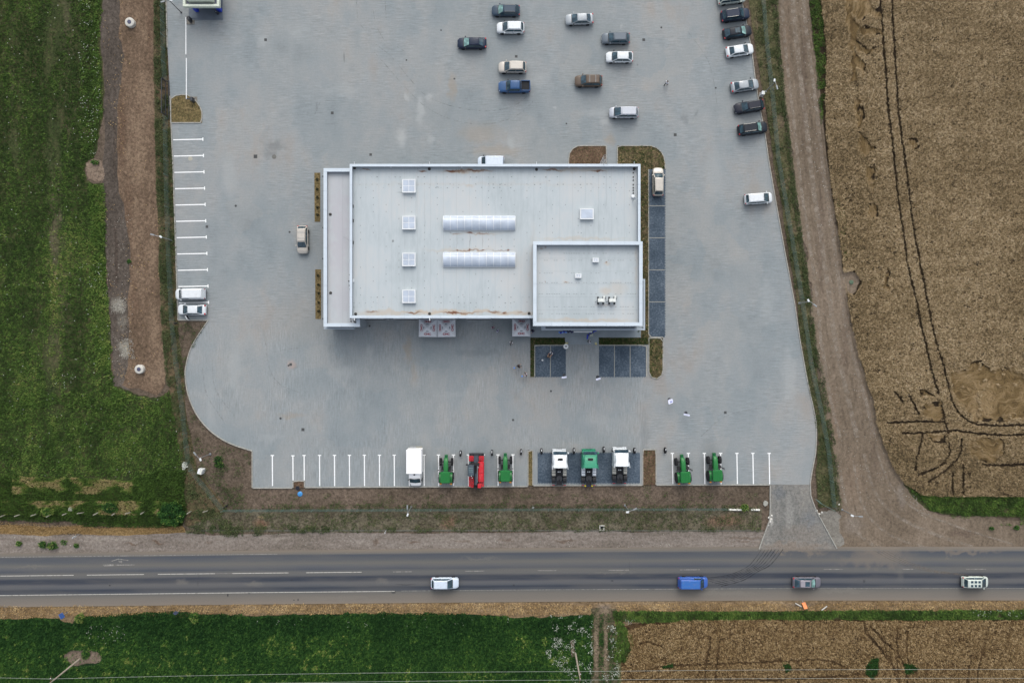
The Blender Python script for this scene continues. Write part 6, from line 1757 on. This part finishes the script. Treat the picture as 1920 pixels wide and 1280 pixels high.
parts.append(blades(x, y, -.1, .15, .14, .36, (.2,1.2), np.clip(.25+(fbm(x,y,.05,7)-.5)*1.0+U(len(x),-.2,.2),0,1)))
# lusher fringe along the dirt strip
x, y = pts_in([(150,-90),(206,-90),(190,0),(186,90),(192,200),(176,290),(150,300)], 50, 3, .06, 4, lambda x,y: np.clip(fbm(x,y,.05,31)*2-.5,0,1))
parts.append(blades(x, y, -.1, .2, .14, .36, (.2,1.2), .32+(fbm(x,y,.08,5)-.5)*.8+U(len(x),-.15,.15)))
x, y = pts_in([(165,345),(196,345),(197,400),(197,500),(204,560),(206,640),(210,722),(250,740),(240,760),(190,760),(170,600)], 50, 3, .06, 5, lambda x,y: np.clip(fbm(x,y,.05,33)*2-.4,0,1))
parts.append(blades(x, y, -.1, .2, .14, .38, (.2,1.2), .48+(fbm(x,y,.08,15)-.5)*.9+U(len(x),-.15,.15)))
stuff('meadow_grass', parts, M_GRASS, 'dense dark green meadow grass filling the left side', 'grass')
# tall grass belt along the old hedge
HB = [(-90,893),(100,895),(240,900),(300,880),(345,880),(352,960),(340,988),(180,988),(140,982),(120,975),(-90,975)]
x, y = pts_in(HB, 95, 3, .06, 6)
dryp = np.clip((fbm(x*.5,y,.055,41)-.46)*5,0,1)*((y < 925)*(x > 25)*(x < 250)) + np.clip((fbm(x*.5,y,.06,43)-.44)*5,0,1)*((y > 938)*(y < 964)*(x < 300))
th = rng.normal(0.25, .35, len(x))
gb = (y > 964)
parts = [blades(x, y, -.1, .25, .13, .46, (.1,1.0), np.clip(.22+dryp*.75+(fbm(x,y,.09,44)-.5)*.5+U(len(x),-.16,.16)-gb*.08,0,1), th)]
stuff('tall_grass', parts, M_GRASS, 'tall unmown grass along the western hedge line', 'grass')
x, y = pts_in([(-90,976),(150,984),(340,985),(350,994),(200,1002),(-90,1001)], 60, 2, .08, 7)
stuff('dry_grass', [blades(x, y, -.1, .1, .08, .26, (.1,1.1), U(len(x),.1,.8), rng.normal(.3,.6,len(x)))], M_DRY, 'dry yellow grass tufts above the sandy shoulder', 'grass')

# weeds under the western and southern fences, in verges
def weeds(poly, dens, thr, seed, tone=.3, sz=.26, zt=.2, sc=.06, gain=6):
    x, y = pts_in(poly, dens, 2, .06, seed, lambda x,y: np.clip((fbm(x,y,sc,seed)-thr)*gain,0,1))
    return blades(x, y, -.1, zt, .1, sz, (.15,1.2), np.clip(tone+(fbm(x,y,.1,seed+3)-.5)*.9+U(len(x),-.2,.2),0,1))
parts = [weeds([(288,-60),(311,-60),(313,60),(320,230),(325,320),(331,500),(334,612),(312,690),(302,600),(296,400),(290,200)], 120, .36, 51, .30),
 weeds([(302,600),(334,612),(346,700),(352,780),(368,880),(400,940),(430,960),(440,1000),(350,1000),(345,880),(320,735),(308,690)], 100, .40, 52, .34),
 weeds([(334,605),(390,605),(350,680),(350,750),(400,830),(470,850),(472,960),(430,955),(370,880)], 40, .52, 53, .3, .3),
 weeds([(380,860),(450,860),(460,950),(420,955)], 40, .5, 58, .25, .3),
 weeds([(480,925),(760,925),(1000,925),(1430,920),(1425,955),(480,957)], 42, .50, 54, .46, .22),
 weeds([(480,945),(760,945),(1000,944),(1425,946),(1425,957),(480,958)], 75, .42, 55, .30, .24),
 weeds([(430,962),(1428,960),(1428,995),(420,997)], 65, .44, 56, .42, .22, sc=.11),
 weeds([(350,985),(620,985),(620,998),(500,1002),(440,1006),(400,1000)], 90, .42, 57, .26, .28),
 weeds([(600,988),(1428,989),(1428,997),(600,998)], 55, .48, 60, .34, .24),
 weeds([(1206,845),(1229,845),(1229,950),(1206,950)], 30, .5, 61, .5, .2)]
stuff('weeds', parts, M_WEED, 'patchy green weeds along the southern and western fences', 'weeds')
parts = [weeds([(1398,-60),(1457,-60),(1464,100),(1475,200),(1487,310),(1505,440),(1523,570),(1535,690),(1560,820),(1570,900),(1572,950),(1535,950),(1530,890),(1534,820),(1515,710),(1490,540),(1460,350),(1436,200),(1420,100)], 95, .40, 71, .42, .24),
 weeds([(1440,-60),(1457,-60),(1464,100),(1475,200),(1487,310),(1505,440),(1523,570),(1535,690),(1527,690),(1500,470),(1478,310),(1462,150),(1450,40)], 100, .3, 72, .28, .26),
 weeds([(1518,640),(1532,640),(1552,740),(1570,850),(1578,958),(1560,958),(1552,850),(1535,740)], 80, .35, 73, .2, .24)]
stuff('weeds', parts, M_WEED, 'green weeds in the strip between yard and farm track', 'weeds')
parts = [weeds([(1517,0),(1540,0),(1545,60),(1550,130),(1540,240),(1527,90)], 90, .3, 74, .22, .3), weeds([(1560,345),(1585,400),(1600,480),(1582,495),(1572,430)], 60, .42, 75, .4, .3),
 weeds([(1692,900),(1715,920),(1760,930),(2010,930),(2010,968),(1890,968),(1800,965),(1742,955)], 120, .2, 76, .22, .36, .25), weeds([(1860,960),(2010,960),(2010,985),(1880,985)], 60, .5, 77, .25, .3),
 weeds([(1740,955),(1830,962),(1830,972),(1750,968)], 30, .5, 78, .3, .3),
 weeds([(1148,1144),(1400,1145),(1700,1143),(2010,1141),(2010,1160),(1700,1162),(1440,1160),(1215,1166),(1165,1163),(1190,1200),(1175,1240),(1150,1240),(1158,1190)], 130, .2, 79, .24, .36, .25)]
stuff('weeds', parts, M_GRASS, 'bright green grass belts bordering the wheat fields', 'grass')
parts = []
for poly, dn in ((I_N2,70),(I_SE,90),([(994.5,633),(1059,633),(1059,646),(1002,646),(1002,706.5),(994.5,706.5)],110),([(1123,633),(1216,633),(1216,646),(1123,646)],110)):
    x, y = pts_in(poly, dn, .0, .1, 81, (lambda x,y: np.clip(fbm(x,y,.2,82)*4-1.5,.1,1)) if dn < 100 else None)
    parts.append(blades(x, y, .05, .1, .10, .2, (.1,1.1), np.clip((.12 if dn > 100 else .44)+((fbm(x,y,.2,83)-.5)*2.6 if dn < 100 else (fbm(x,y,.2,83)-.5)*.4)+U(len(x),-.15,.3),0,1)))
for poly in (I_N1, I_TL, [(1206,843),(1229,843),(1229,909),(1206,909)], [(991,845),(998,845),(998,910),(991,910)]):
    x, y = pts_in(poly, 26, 0, .1, 84); parts.append(blades(x, y, .04, .08, .07, .14, (.1,1.1), U(len(x),.1,.9)))
stuff('lawn_grass', parts, M_LAWN, 'short patchy grass of the lawns and beds round the building', 'grass')
# crop field south
x, y = pts_in([(p[0], p[1]) for p in [(-90,1164),(0,1160),(110,1159),(118,1166),(140,1166),(150,1156),(325,1145),(358,1150),(480,1154),(640,1150),(760,1149),(900,1152),(960,1158),(1060,1155),(1112,1152),(1108,1180),(1110,1240),(1105,1370),(-90,1370)]], 115, 4, .06, 91,
    lambda x,y: 1-.97*inside([(118,1228),(135,1217),(185,1220),(192,1232),(186,1244),(140,1250)], x, y)*(np.hypot(x-161,y-1226)>8)-.9*inside([(1068,1198),(1078,1198),(1080,1232),(1070,1232)], x, y))
tone = .24+(fbm(x,y*.6,.03,92)-.5)*.5+(vnoise(x,y,.33,96)-.5)*.6+np.clip((y-1175)/250,0,.2)+U(len(x),-.22,.22)
tone = np.where((fbm(x,y,.07,95) > .70) & (y > 1190), tone+.35, tone)
stuff('crop', [blades(x, y, -.05, .3, .13, .32, (.1,1.1), tone)], M_CROP, 'dense green crop leaves filling the southern field', 'crop')
# dry verge south
x, y = pts_in([(-90,1137),(0,1136),(480,1133),(960,1130),(1110,1134),(1110,1152),(900,1152),(640,1151),(358,1150),(0,1160),(-90,1163)], 60, 2.5, .08, 93)
x2, y2 = pts_in([(1156,1134),(1440,1128),(1490,1134),(1560,1130),(2010,1126),(2010,1144),(1156,1146)], 60, 2.5, .08, 94)
x, y = np.concatenate([x,x2]), np.concatenate([y,y2])
stuff('dry_grass', [blades(x, y, -.1, .08, .08, .26, (.1,1.1), np.clip(.45+(fbm(x,y,.08,96)-.5)*1.2+U(len(x),-.25,.25),0,1))], M_DRY, 'dry golden grass along the southern edge of the road', 'grass')
# wheat
TL = [[(1645,-90),(1648,0),(1651,40),(1654,90),(1658,130),(1662,200),(1668,250),(1675,310),(1677,330),(1682,380),(1690,430),(1698,490),(1707,530),(1717,570),(1724,610),(1733,645),(1743,690),(1757,738)],
 [(1762,752),(1768,790),(1776,810)],
 [(1665,-90),(1669,0),(1672,50),(1676,120),(1681,200),(1688,260),(1697,320),(1704,380),(1712,440),(1722,490),(1733,550),(1743,600),(1752,640),(1765,680),(1776,725),(1782,752),(1795,775),(1815,790),(1835,796),(1880,797),(2010,793)],
 [(1776,828),(1778,848),(1768,866),(1752,876),(1720,890)], [(1800,822),(1799,845),(1790,862),(1770,880),(1738,902)],
 [(1660,791),(1700,790),(1765,789)], [(1690,811),(1730,811),(1790,806),(1830,812),(1880,815),(2010,812)],
 [(1840,870),(1880,871),(1960,868)], [(1783,885),(1783,925)],[(1802,870),(1804,925)],[(1674,733),(1690,752)],[(1702,740),(1712,760),(1720,776)],[(1727,810),(1724,830),(1715,860),(1714,880)]]
LOD = [[(1585,0),(1592,20),(1600,28),(1608,40),(1628,30),(1652,30),(1652,18),(1640,16),(1628,8),(1622,-90),(1580,-90)], [(1583,12),(1588,50),(1590,70),(1593,110),(1594,150),(1602,154),(1602,130),(1622,140),(1620,118),(1606,108),(1600,90),(1620,103),(1650,92),(1630,92),(1612,84),(1600,70),(1602,60),(1630,68),(1660,60),(1630,52),(1604,46),(1598,28),(1586,10)],
 [(1602,185),(1612,190),(1616,215),(1612,245),(1606,238),(1600,205)], [(1606,245),(1614,250),(1628,262),(1638,280),(1622,295),(1612,285)], [(1620,310),(1640,310),(1641,340),(1634,370),(1626,350)], [(1624,380),(1642,385),(1641,405),(1628,412)], [(1698,262),(1718,258),(1722,275),(1708,282)], [(1660,500),(1668,520),(1662,545),(1652,540)],
 [(1778,700),(1790,694),(1812,694),(1822,678),(1842,675),(1850,690),(1900,692),(1915,705),(2010,700),(2010,785),(1900,786),(1860,788),(1830,790),(1812,775),(1795,750),(1782,722)],
 [(1724,765),(1738,752),(1760,756),(1768,785),(1745,789),(1732,780)], [(1722,730),(1745,740),(1755,750),(1742,745),(1724,740)], [(1815,822),(1850,819),(1878,824),(1880,850),(1868,865),(1840,868),(1820,850)], [(1738,812),(1772,812),(1770,826),(1740,824)]]
def lodge_d(x, y):
    m = np.zeros(x.shape, bool)
    wx = x + (vnoise(x,y,.09,201)-.5)*10; wy = y + (vnoise(x,y,.09,202)-.5)*10
    for q in LOD: m |= inside(q, wx, wy)
    return m & (fbm(x,y,.09,260) > .28)
WH_IN = [(x-4,y+3) for x,y in [(1520,-90),(1542,0),(1552,90),(1549,170),(1550,240),(1557,320),(1567,390),(1577,450),(1582,500),(1592,560),(1602,620),(1612,660),(1624,705),(1640,750),(1648,800),(1663,840),(1680,880),(1700,905),(1730,925)]] + [(1800,930),(2010,930),(2010,-90)]
def wmask(x, y):
    d = np.full(x.shape, 99.)
    jx = x + (vnoise(x,y,.25,203)-.5)*3; jy = y + (vnoise(x,y,.25,204)-.5)*3
    for l in TL: d = np.minimum(d, seg_dist(l, jx, jy))
    m = np.where(d < 2.3, .0, 1.)
    m = np.where(inside([(1578,512),(1600,508),(1614,530),(1600,555),(1586,545)], x, y), 0, m)
    m = np.where(lodge_d(x, y), 0, m)
    m = m*np.clip((fbm(x, y*1.3, .42, 206)-.27)*9, .2, 1)
    return m*np.where(fbm(x, y, .10, 205) < .25, .25, 1)
x, y = pts_in(WH_IN, 330, 2, .1, 101, wmask)
west = np.clip(1-(x-1530-(y*.12))/95, 0, 1)
tone = .46+(vnoise(x,y,.42,208)-.5)*.65+(fbm(x,y,.02,206)-.5)*.3+(fbm(x*.3,y*1.4,.04,207)-.5)*.28-west*.10-np.clip((y-780)/600,0,.15)+U(len(x),-.34,.34)
stuff('wheat', [blades(x, y, .25, .62, .066, .17, (.0,.9), tone)], M_WHEAT, 'ripe standing wheat of the eastern field', 'wheat')
parts = []
for i, q in enumerate(LOD):
    x, y = pts_in(q, 190, 9, .09, 201)
    if i >= 8:
        def psi(x, y): return y + 40*(fbm(x, y, .018, 210+i)-.5)*2 + 7*(vnoise(x,y,.12,250)-.5)
    else:
        def psi(x, y): return x + 24*(fbm(x, y, .02, 210+i)-.5)*2
    gx, gy = psi(x+1, y)-psi(x-1, y), psi(x, y+1)-psi(x, y-1)
    fl = np.arctan2(gx, gy)
    st_ = vnoise(psi(x, y), x*.09, .62, 240+i)
    parts.append(blades(x, y, .02, .16, .05, .5, (-.06,.22), np.clip(.5+(st_-.5)*.8+(fbm(x,y,.04,220)-.5)*.8+U(len(x),-.15,.15),0,1), fl+rng.normal(0,.32,len(x))))
stuff('lodged_wheat', parts, M_LODGE, 'flattened golden wheat laid over in swirling patches', 'wheat')
TS = [[(1332,1192),(1328,1215),(1322,1250),(1320,1370)],[(1349,1196),(1344,1230),(1340,1270),(1338,1370)],[(1205,1258),(1225,1250),(1260,1245),(1330,1243),(1440,1238),(1540,1234),(1560,1238),(1575,1244)],[(1160,1272),(1350,1272),(1440,1272),(1540,1267),(1600,1262),(1625,1260)],
 [(1617,1160),(1622,1185),(1650,1215),(1672,1245),(1682,1280),(1686,1370)],[(1630,1170),(1655,1200),(1680,1220),(1695,1250),(1700,1280)],[(1680,1178),(1680,1240),(1683,1280)],[(1697,1180),(1699,1225),(1702,1260)],[(1820,1225),(1812,1270),(1806,1370)],[(1843,1210),(1832,1250),(1826,1370)],[(1200,1205),(1215,1200),(1240,1210)]]
GP = [[(1620,1262),(1622,1245),(1632,1232),(1646,1230),(1646,1262),(1634,1272)],[(1693,1240),(1712,1246),(1722,1250),(1712,1262),(1696,1262)],[(1466,1244),(1478,1240),(1484,1252),(1472,1260)],[(1240,1246),(1260,1242),(1262,1250),(1240,1252)]]
def smask(x, y):
    d = np.full(x.shape, 99.)
    jx = x + (vnoise(x,y,.25,213)-.5)*4; jy = y + (vnoise(x,y,.25,214)-.5)*4
    for l in TS: d = np.minimum(d, seg_dist(l, jx, jy))
    m = np.where(d < 2.0, .03, 1.)
    for q in GP: m = np.where(inside(q, x, y), 0, m)
    m = m*np.clip((fbm(x, y, .36, 216)-.31)*9, .12, 1)
    return m*np.where(fbm(x, y, .10, 215) < .27, .3, 1)
x, y = pts_in([(1214,1170),(1300,1160),(1440,1160),(1700,1162),(2010,1160),(2010,1370),(1160,1370),(1164,1250),(1184,1212),(1174,1180)], 190, 3, .07, 103, smask)
stuff('wheat', [blades(x, y, .2, .5, .07, .19, (.0,.9), .43+(vnoise(x,y,.42,218)-.5)*.65+(fbm(x,y*2,.03,216)-.5)*.4+U(len(x),-.32,.3))], blade_mat('southern_wheat_ears', [(0, C(82,60,36,1.3)), (.4, C(128,108,74,1.4)), (.7, C(154,132,98,1.5)), (1, C(180,160,124,1.5))]), 'ripe standing wheat of the southern field', 'wheat')
parts = []
for i, q in enumerate(GP):
    x, y = pts_in(q, 130, 3, .1, 230+i); parts.append(blades(x, y, -.05, .3, .13, .34, (.1,1.1), U(len(x),.0,.55)))
x, y = pts_in([(1108,1150),(1156,1150),(1152,1200),(1160,1260),(1162,1370),(1105,1370),(1108,1260)], 60, 2, .1, 235, lambda x,y: np.where((np.abs(x-1118)<5)|(np.abs(x-1136-(y>1230)*2)<4), .06, np.clip(fbm(x,y,.08,236)*2.4-.5,0,1)))
parts.append(blades(x, y, -.08, .15, .11, .28, (.1,1.1), U(len(x),.0,.7)))
stuff('weeds', parts, M_CROP, 'green weed patches in the southern wheat and along the farm path', 'weeds')
# white umbel flowers
parts = []
def flow(pts, dens, seed, thr=.5):
    x, y = pts_in(pts, dens, 4, .08, seed, lambda x,y: np.clip((fbm(x,y,.09,seed)-thr)*8,0,1))
    return blades(x, y, .3, .42, .12, .12, (-.2,.2), U(len(x)))
parts += [flow([(1030,1150),(1112,1150),(1110,1280),(1075,1280),(1035,1240)], 26, 301, .53), flow([(1140,1170),(1165,1170),(1162,1280),(1125,1280),(1140,1220)], 30, 302, .5), flow([(1040,1190),(1068,1195),(1060,1216),(1038,1210)], 40, 303, .4), flow([(1022,1216),(1034,1216),(1034,1232),(1024,1230)], 50, 304, .3),
 flow([(145,0),(190,0),(190,60),(190,230),(150,230)], 4, 305, .5), flow([(150,1170),(240,1165),(240,1200),(170,1210)], 4, 306, .45), flow([(480,1156),(960,1158),(960,1178),(480,1175)], 3, 307, .6), flow([(120,690),(150,700),(140,730),(100,725)], 4, 308, .45), flow([(1800,1143),(2010,1141),(2010,1152),(1850,1156)], 8, 309, .5), flow([(160,200),(185,200),(180,290),(160,290)], 3, 310, .4), flow([(150,490),(196,490),(196,540),(150,540)], 4, 311, .45), flow([(1170,1155),(1190,1160),(1185,1168),(1172,1166)], 20, 312, .4)]
x, y = pts_in(W_IN, .12, 0, .1, 320); parts.append(blades(x, y, .1, .2, .14, .14, (-.2,.2), U(len(x))))
stuff('wild_flowers', parts, M_FLOW, 'scattered white umbel flowers in field edges', 'flowers')
# sparse dirt-track weeds and straw litter on the earth strips
parts = [weeds([(192,-60),(230,-60),(235,200),(240,400),(250,720),(212,720),(200,400)], 5, .5, 401, .45, .2, .0), weeds([(225,0),(290,0),(300,400),(308,700),(230,700)], 2, .55, 402, .5, .24, .0)]
stuff('straw_litter', parts, M_DRY, 'sparse straw and tufts on the dug earth strips', 'grass')

parts = []
for poly, dn in (([(207,560),(236,558),(238,588),(208,588)],26),([(222,636),(250,634),(252,674),(224,674)],26),([(190,400),(250,400),(250,720),(210,720)],1.2),([(1458,0),(1517,0),(1560,350),(1610,640),(1650,800),(1700,930),(1580,960),(1530,640),(1470,150)],1.0),([(1690,900),(1745,965),(1735,975),(1680,910)],8),([(0,1004),(1425,1002),(1425,1026),(0,1030)],1.0)):
    x, y = pts_in(poly, dn, 3, .1, 500); parts.append(blades(x, y, -.09, -.03, .14, .16, (-.3,.3), U(len(x))))
stuff('gravel', parts, blade_mat('gravel_stones', [(0, C(120,114,104)), (.6, C(160,156,146)), (1, C(196,192,182))]), 'pale gravel and small stones scattered over the dirt', 'gravel')
# bushes and plants one can tell apart
def bush(px, py, rx, ry, h, label, tone=.3, n=900, cat='bush', name='bush', mat=None, group=None, z0=-.1, leaf=.2):
    X, Y = P(px, py, h*.5)
    t_ = tag(empty(name, X, Y, z0), label, cat, group)
    a, b = rx/S, ry/S
    u = rng.normal(size=(n,3)); u /= np.linalg.norm(u, axis=1)[:,None]
    lump = 1 + .35*(vnoise(u[:,0]*3+5, u[:,1]*3+5, 1.3, int(px))-.5)*2
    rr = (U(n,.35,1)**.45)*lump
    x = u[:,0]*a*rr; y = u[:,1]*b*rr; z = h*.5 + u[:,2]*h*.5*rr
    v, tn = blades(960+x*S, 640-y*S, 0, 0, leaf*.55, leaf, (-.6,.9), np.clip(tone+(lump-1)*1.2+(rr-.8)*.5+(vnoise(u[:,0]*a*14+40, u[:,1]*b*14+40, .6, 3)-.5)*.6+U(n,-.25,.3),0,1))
    v[:,:,2] += np.maximum(z, .02)[:,None]
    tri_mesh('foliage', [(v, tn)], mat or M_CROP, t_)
    m = MB()
    for k in range(5):
        an = k*1.26+.3; m.tube((0,0,0),(a*.5*math.cos(an),b*.5*math.sin(an),h*.6),.03*h,5,.01)
    m.build('stem', plain('woody_stem', C(86,68,52), .9), t_)
bush(322, 962, 24, 20, 2.2, 'largest round green bush at the end of the hedge line', .16, 2600, leaf=.3)
bush(205, 952, 14, 11, 1.4, 'middle green bush among the tall grass of the hedge line', .25, 900)
bush(88, 960, 11, 8, 1.1, 'small yellowish green bush among the hedge line posts', .6, 500)
bush(34, 1019, 5, 4.5, .6, 'leftmost small green tuft on the sandy shoulder', .42, 260, group='green tufts on the sandy shoulder')
bush(78.5, 1021, 7, 6.5, .8, 'round green tuft left of the largest one on the sandy shoulder', .42, 380, group='green tufts on the sandy shoulder')
bush(97, 1023.5, 10, 7.5, .9, 'largest green tuft on the sandy shoulder', .42, 560, group='green tufts on the sandy shoulder')
bush(119, 1017, 6, 5, .4, 'thin green tuft right of the largest one on the sandy shoulder', .45, 120, group='green tufts on the sandy shoulder')
bush(142, 1023, 5, 4, .5, 'rightmost small green tuft on the sandy shoulder', .42, 200, group='green tufts on the sandy shoulder')
bush(148, 1159, 8, 9, 1.2, 'bright leafy plant right of the blue road sign', .6, 500, name='leafy_plant', cat='plant')
bush(364, 1157, 9, 10, 1.3, 'bright leafy plant right of the dark road sign', .6, 560, name='leafy_plant', cat='plant')
bush(1397, 952, 7, 6.5, 1.0, 'bright green bush between the two white concrete planks', .6, 420)
bush(161, 1226, 6.5, 4.5, .5, 'green clump growing in the oval bare patch', .2, 260, name='grass_clump', cat='plant')
bush(177, 304, 8, 4, .5, 'green clump on the small bare patch at the meadow edge', .35, 240, name='grass_clump', cat='plant')
bush(1907, 989.5, 5, 4, .5, 'small green tuft on the sand at the right edge', .2, 200, name='grass_clump', cat='plant')
bush(1860, 990.5, 6, 3.5, .4, 'thin green tuft left of another on the sand at the right', .3, 130, name='grass_clump', cat='plant')
bush(241, 490, 4, 4, .3, 'tiny green tuft alone on the dug earth', .3, 110, name='grass_clump', cat='plant')
bush(408, 862, 9, 8, .5, 'green weed clump beside the south western lamp', .2, 300, name='grass_clump', cat='plant')
bush(410, 872, 9, 6, .4, 'lower weed clump below the south western lamp', .2, 260, name='grass_clump', cat='plant')
for grp_, lst in (('upper', ((594.5,336.5),(594.5,354.5),(595.3,370),(595,388.5),(595.5,403))), ('lower', ((596.3,516.5),(597,534),(597.5,550),(597.3,567),(597.5,583)))):
    for k, (px, py) in enumerate(lst):
        bush(px, py, 2.6, 2.8, .7, ('topmost','second','middle','fourth','lowest')[k]+' dark seedling of the '+grp_+' soil strip', .0, 110, 'shrub', 'seedling', group='dark seedlings west of the building', z0=.02, leaf=.12, mat=blade_mat('conifer_leaves', [(0, C(38,40,28)), (1, C(70,80,50))]) if 'cf' not in _mc else _mc['cf'])
# rear trackside: bare rubble heap in the southern corner
bush(346, 872, 5, 7, .5, 'grey dried weed heap at the south western fence corner', .9, 200, name='dry_weed_heap', cat='weed heap', mat=M_FLOW)
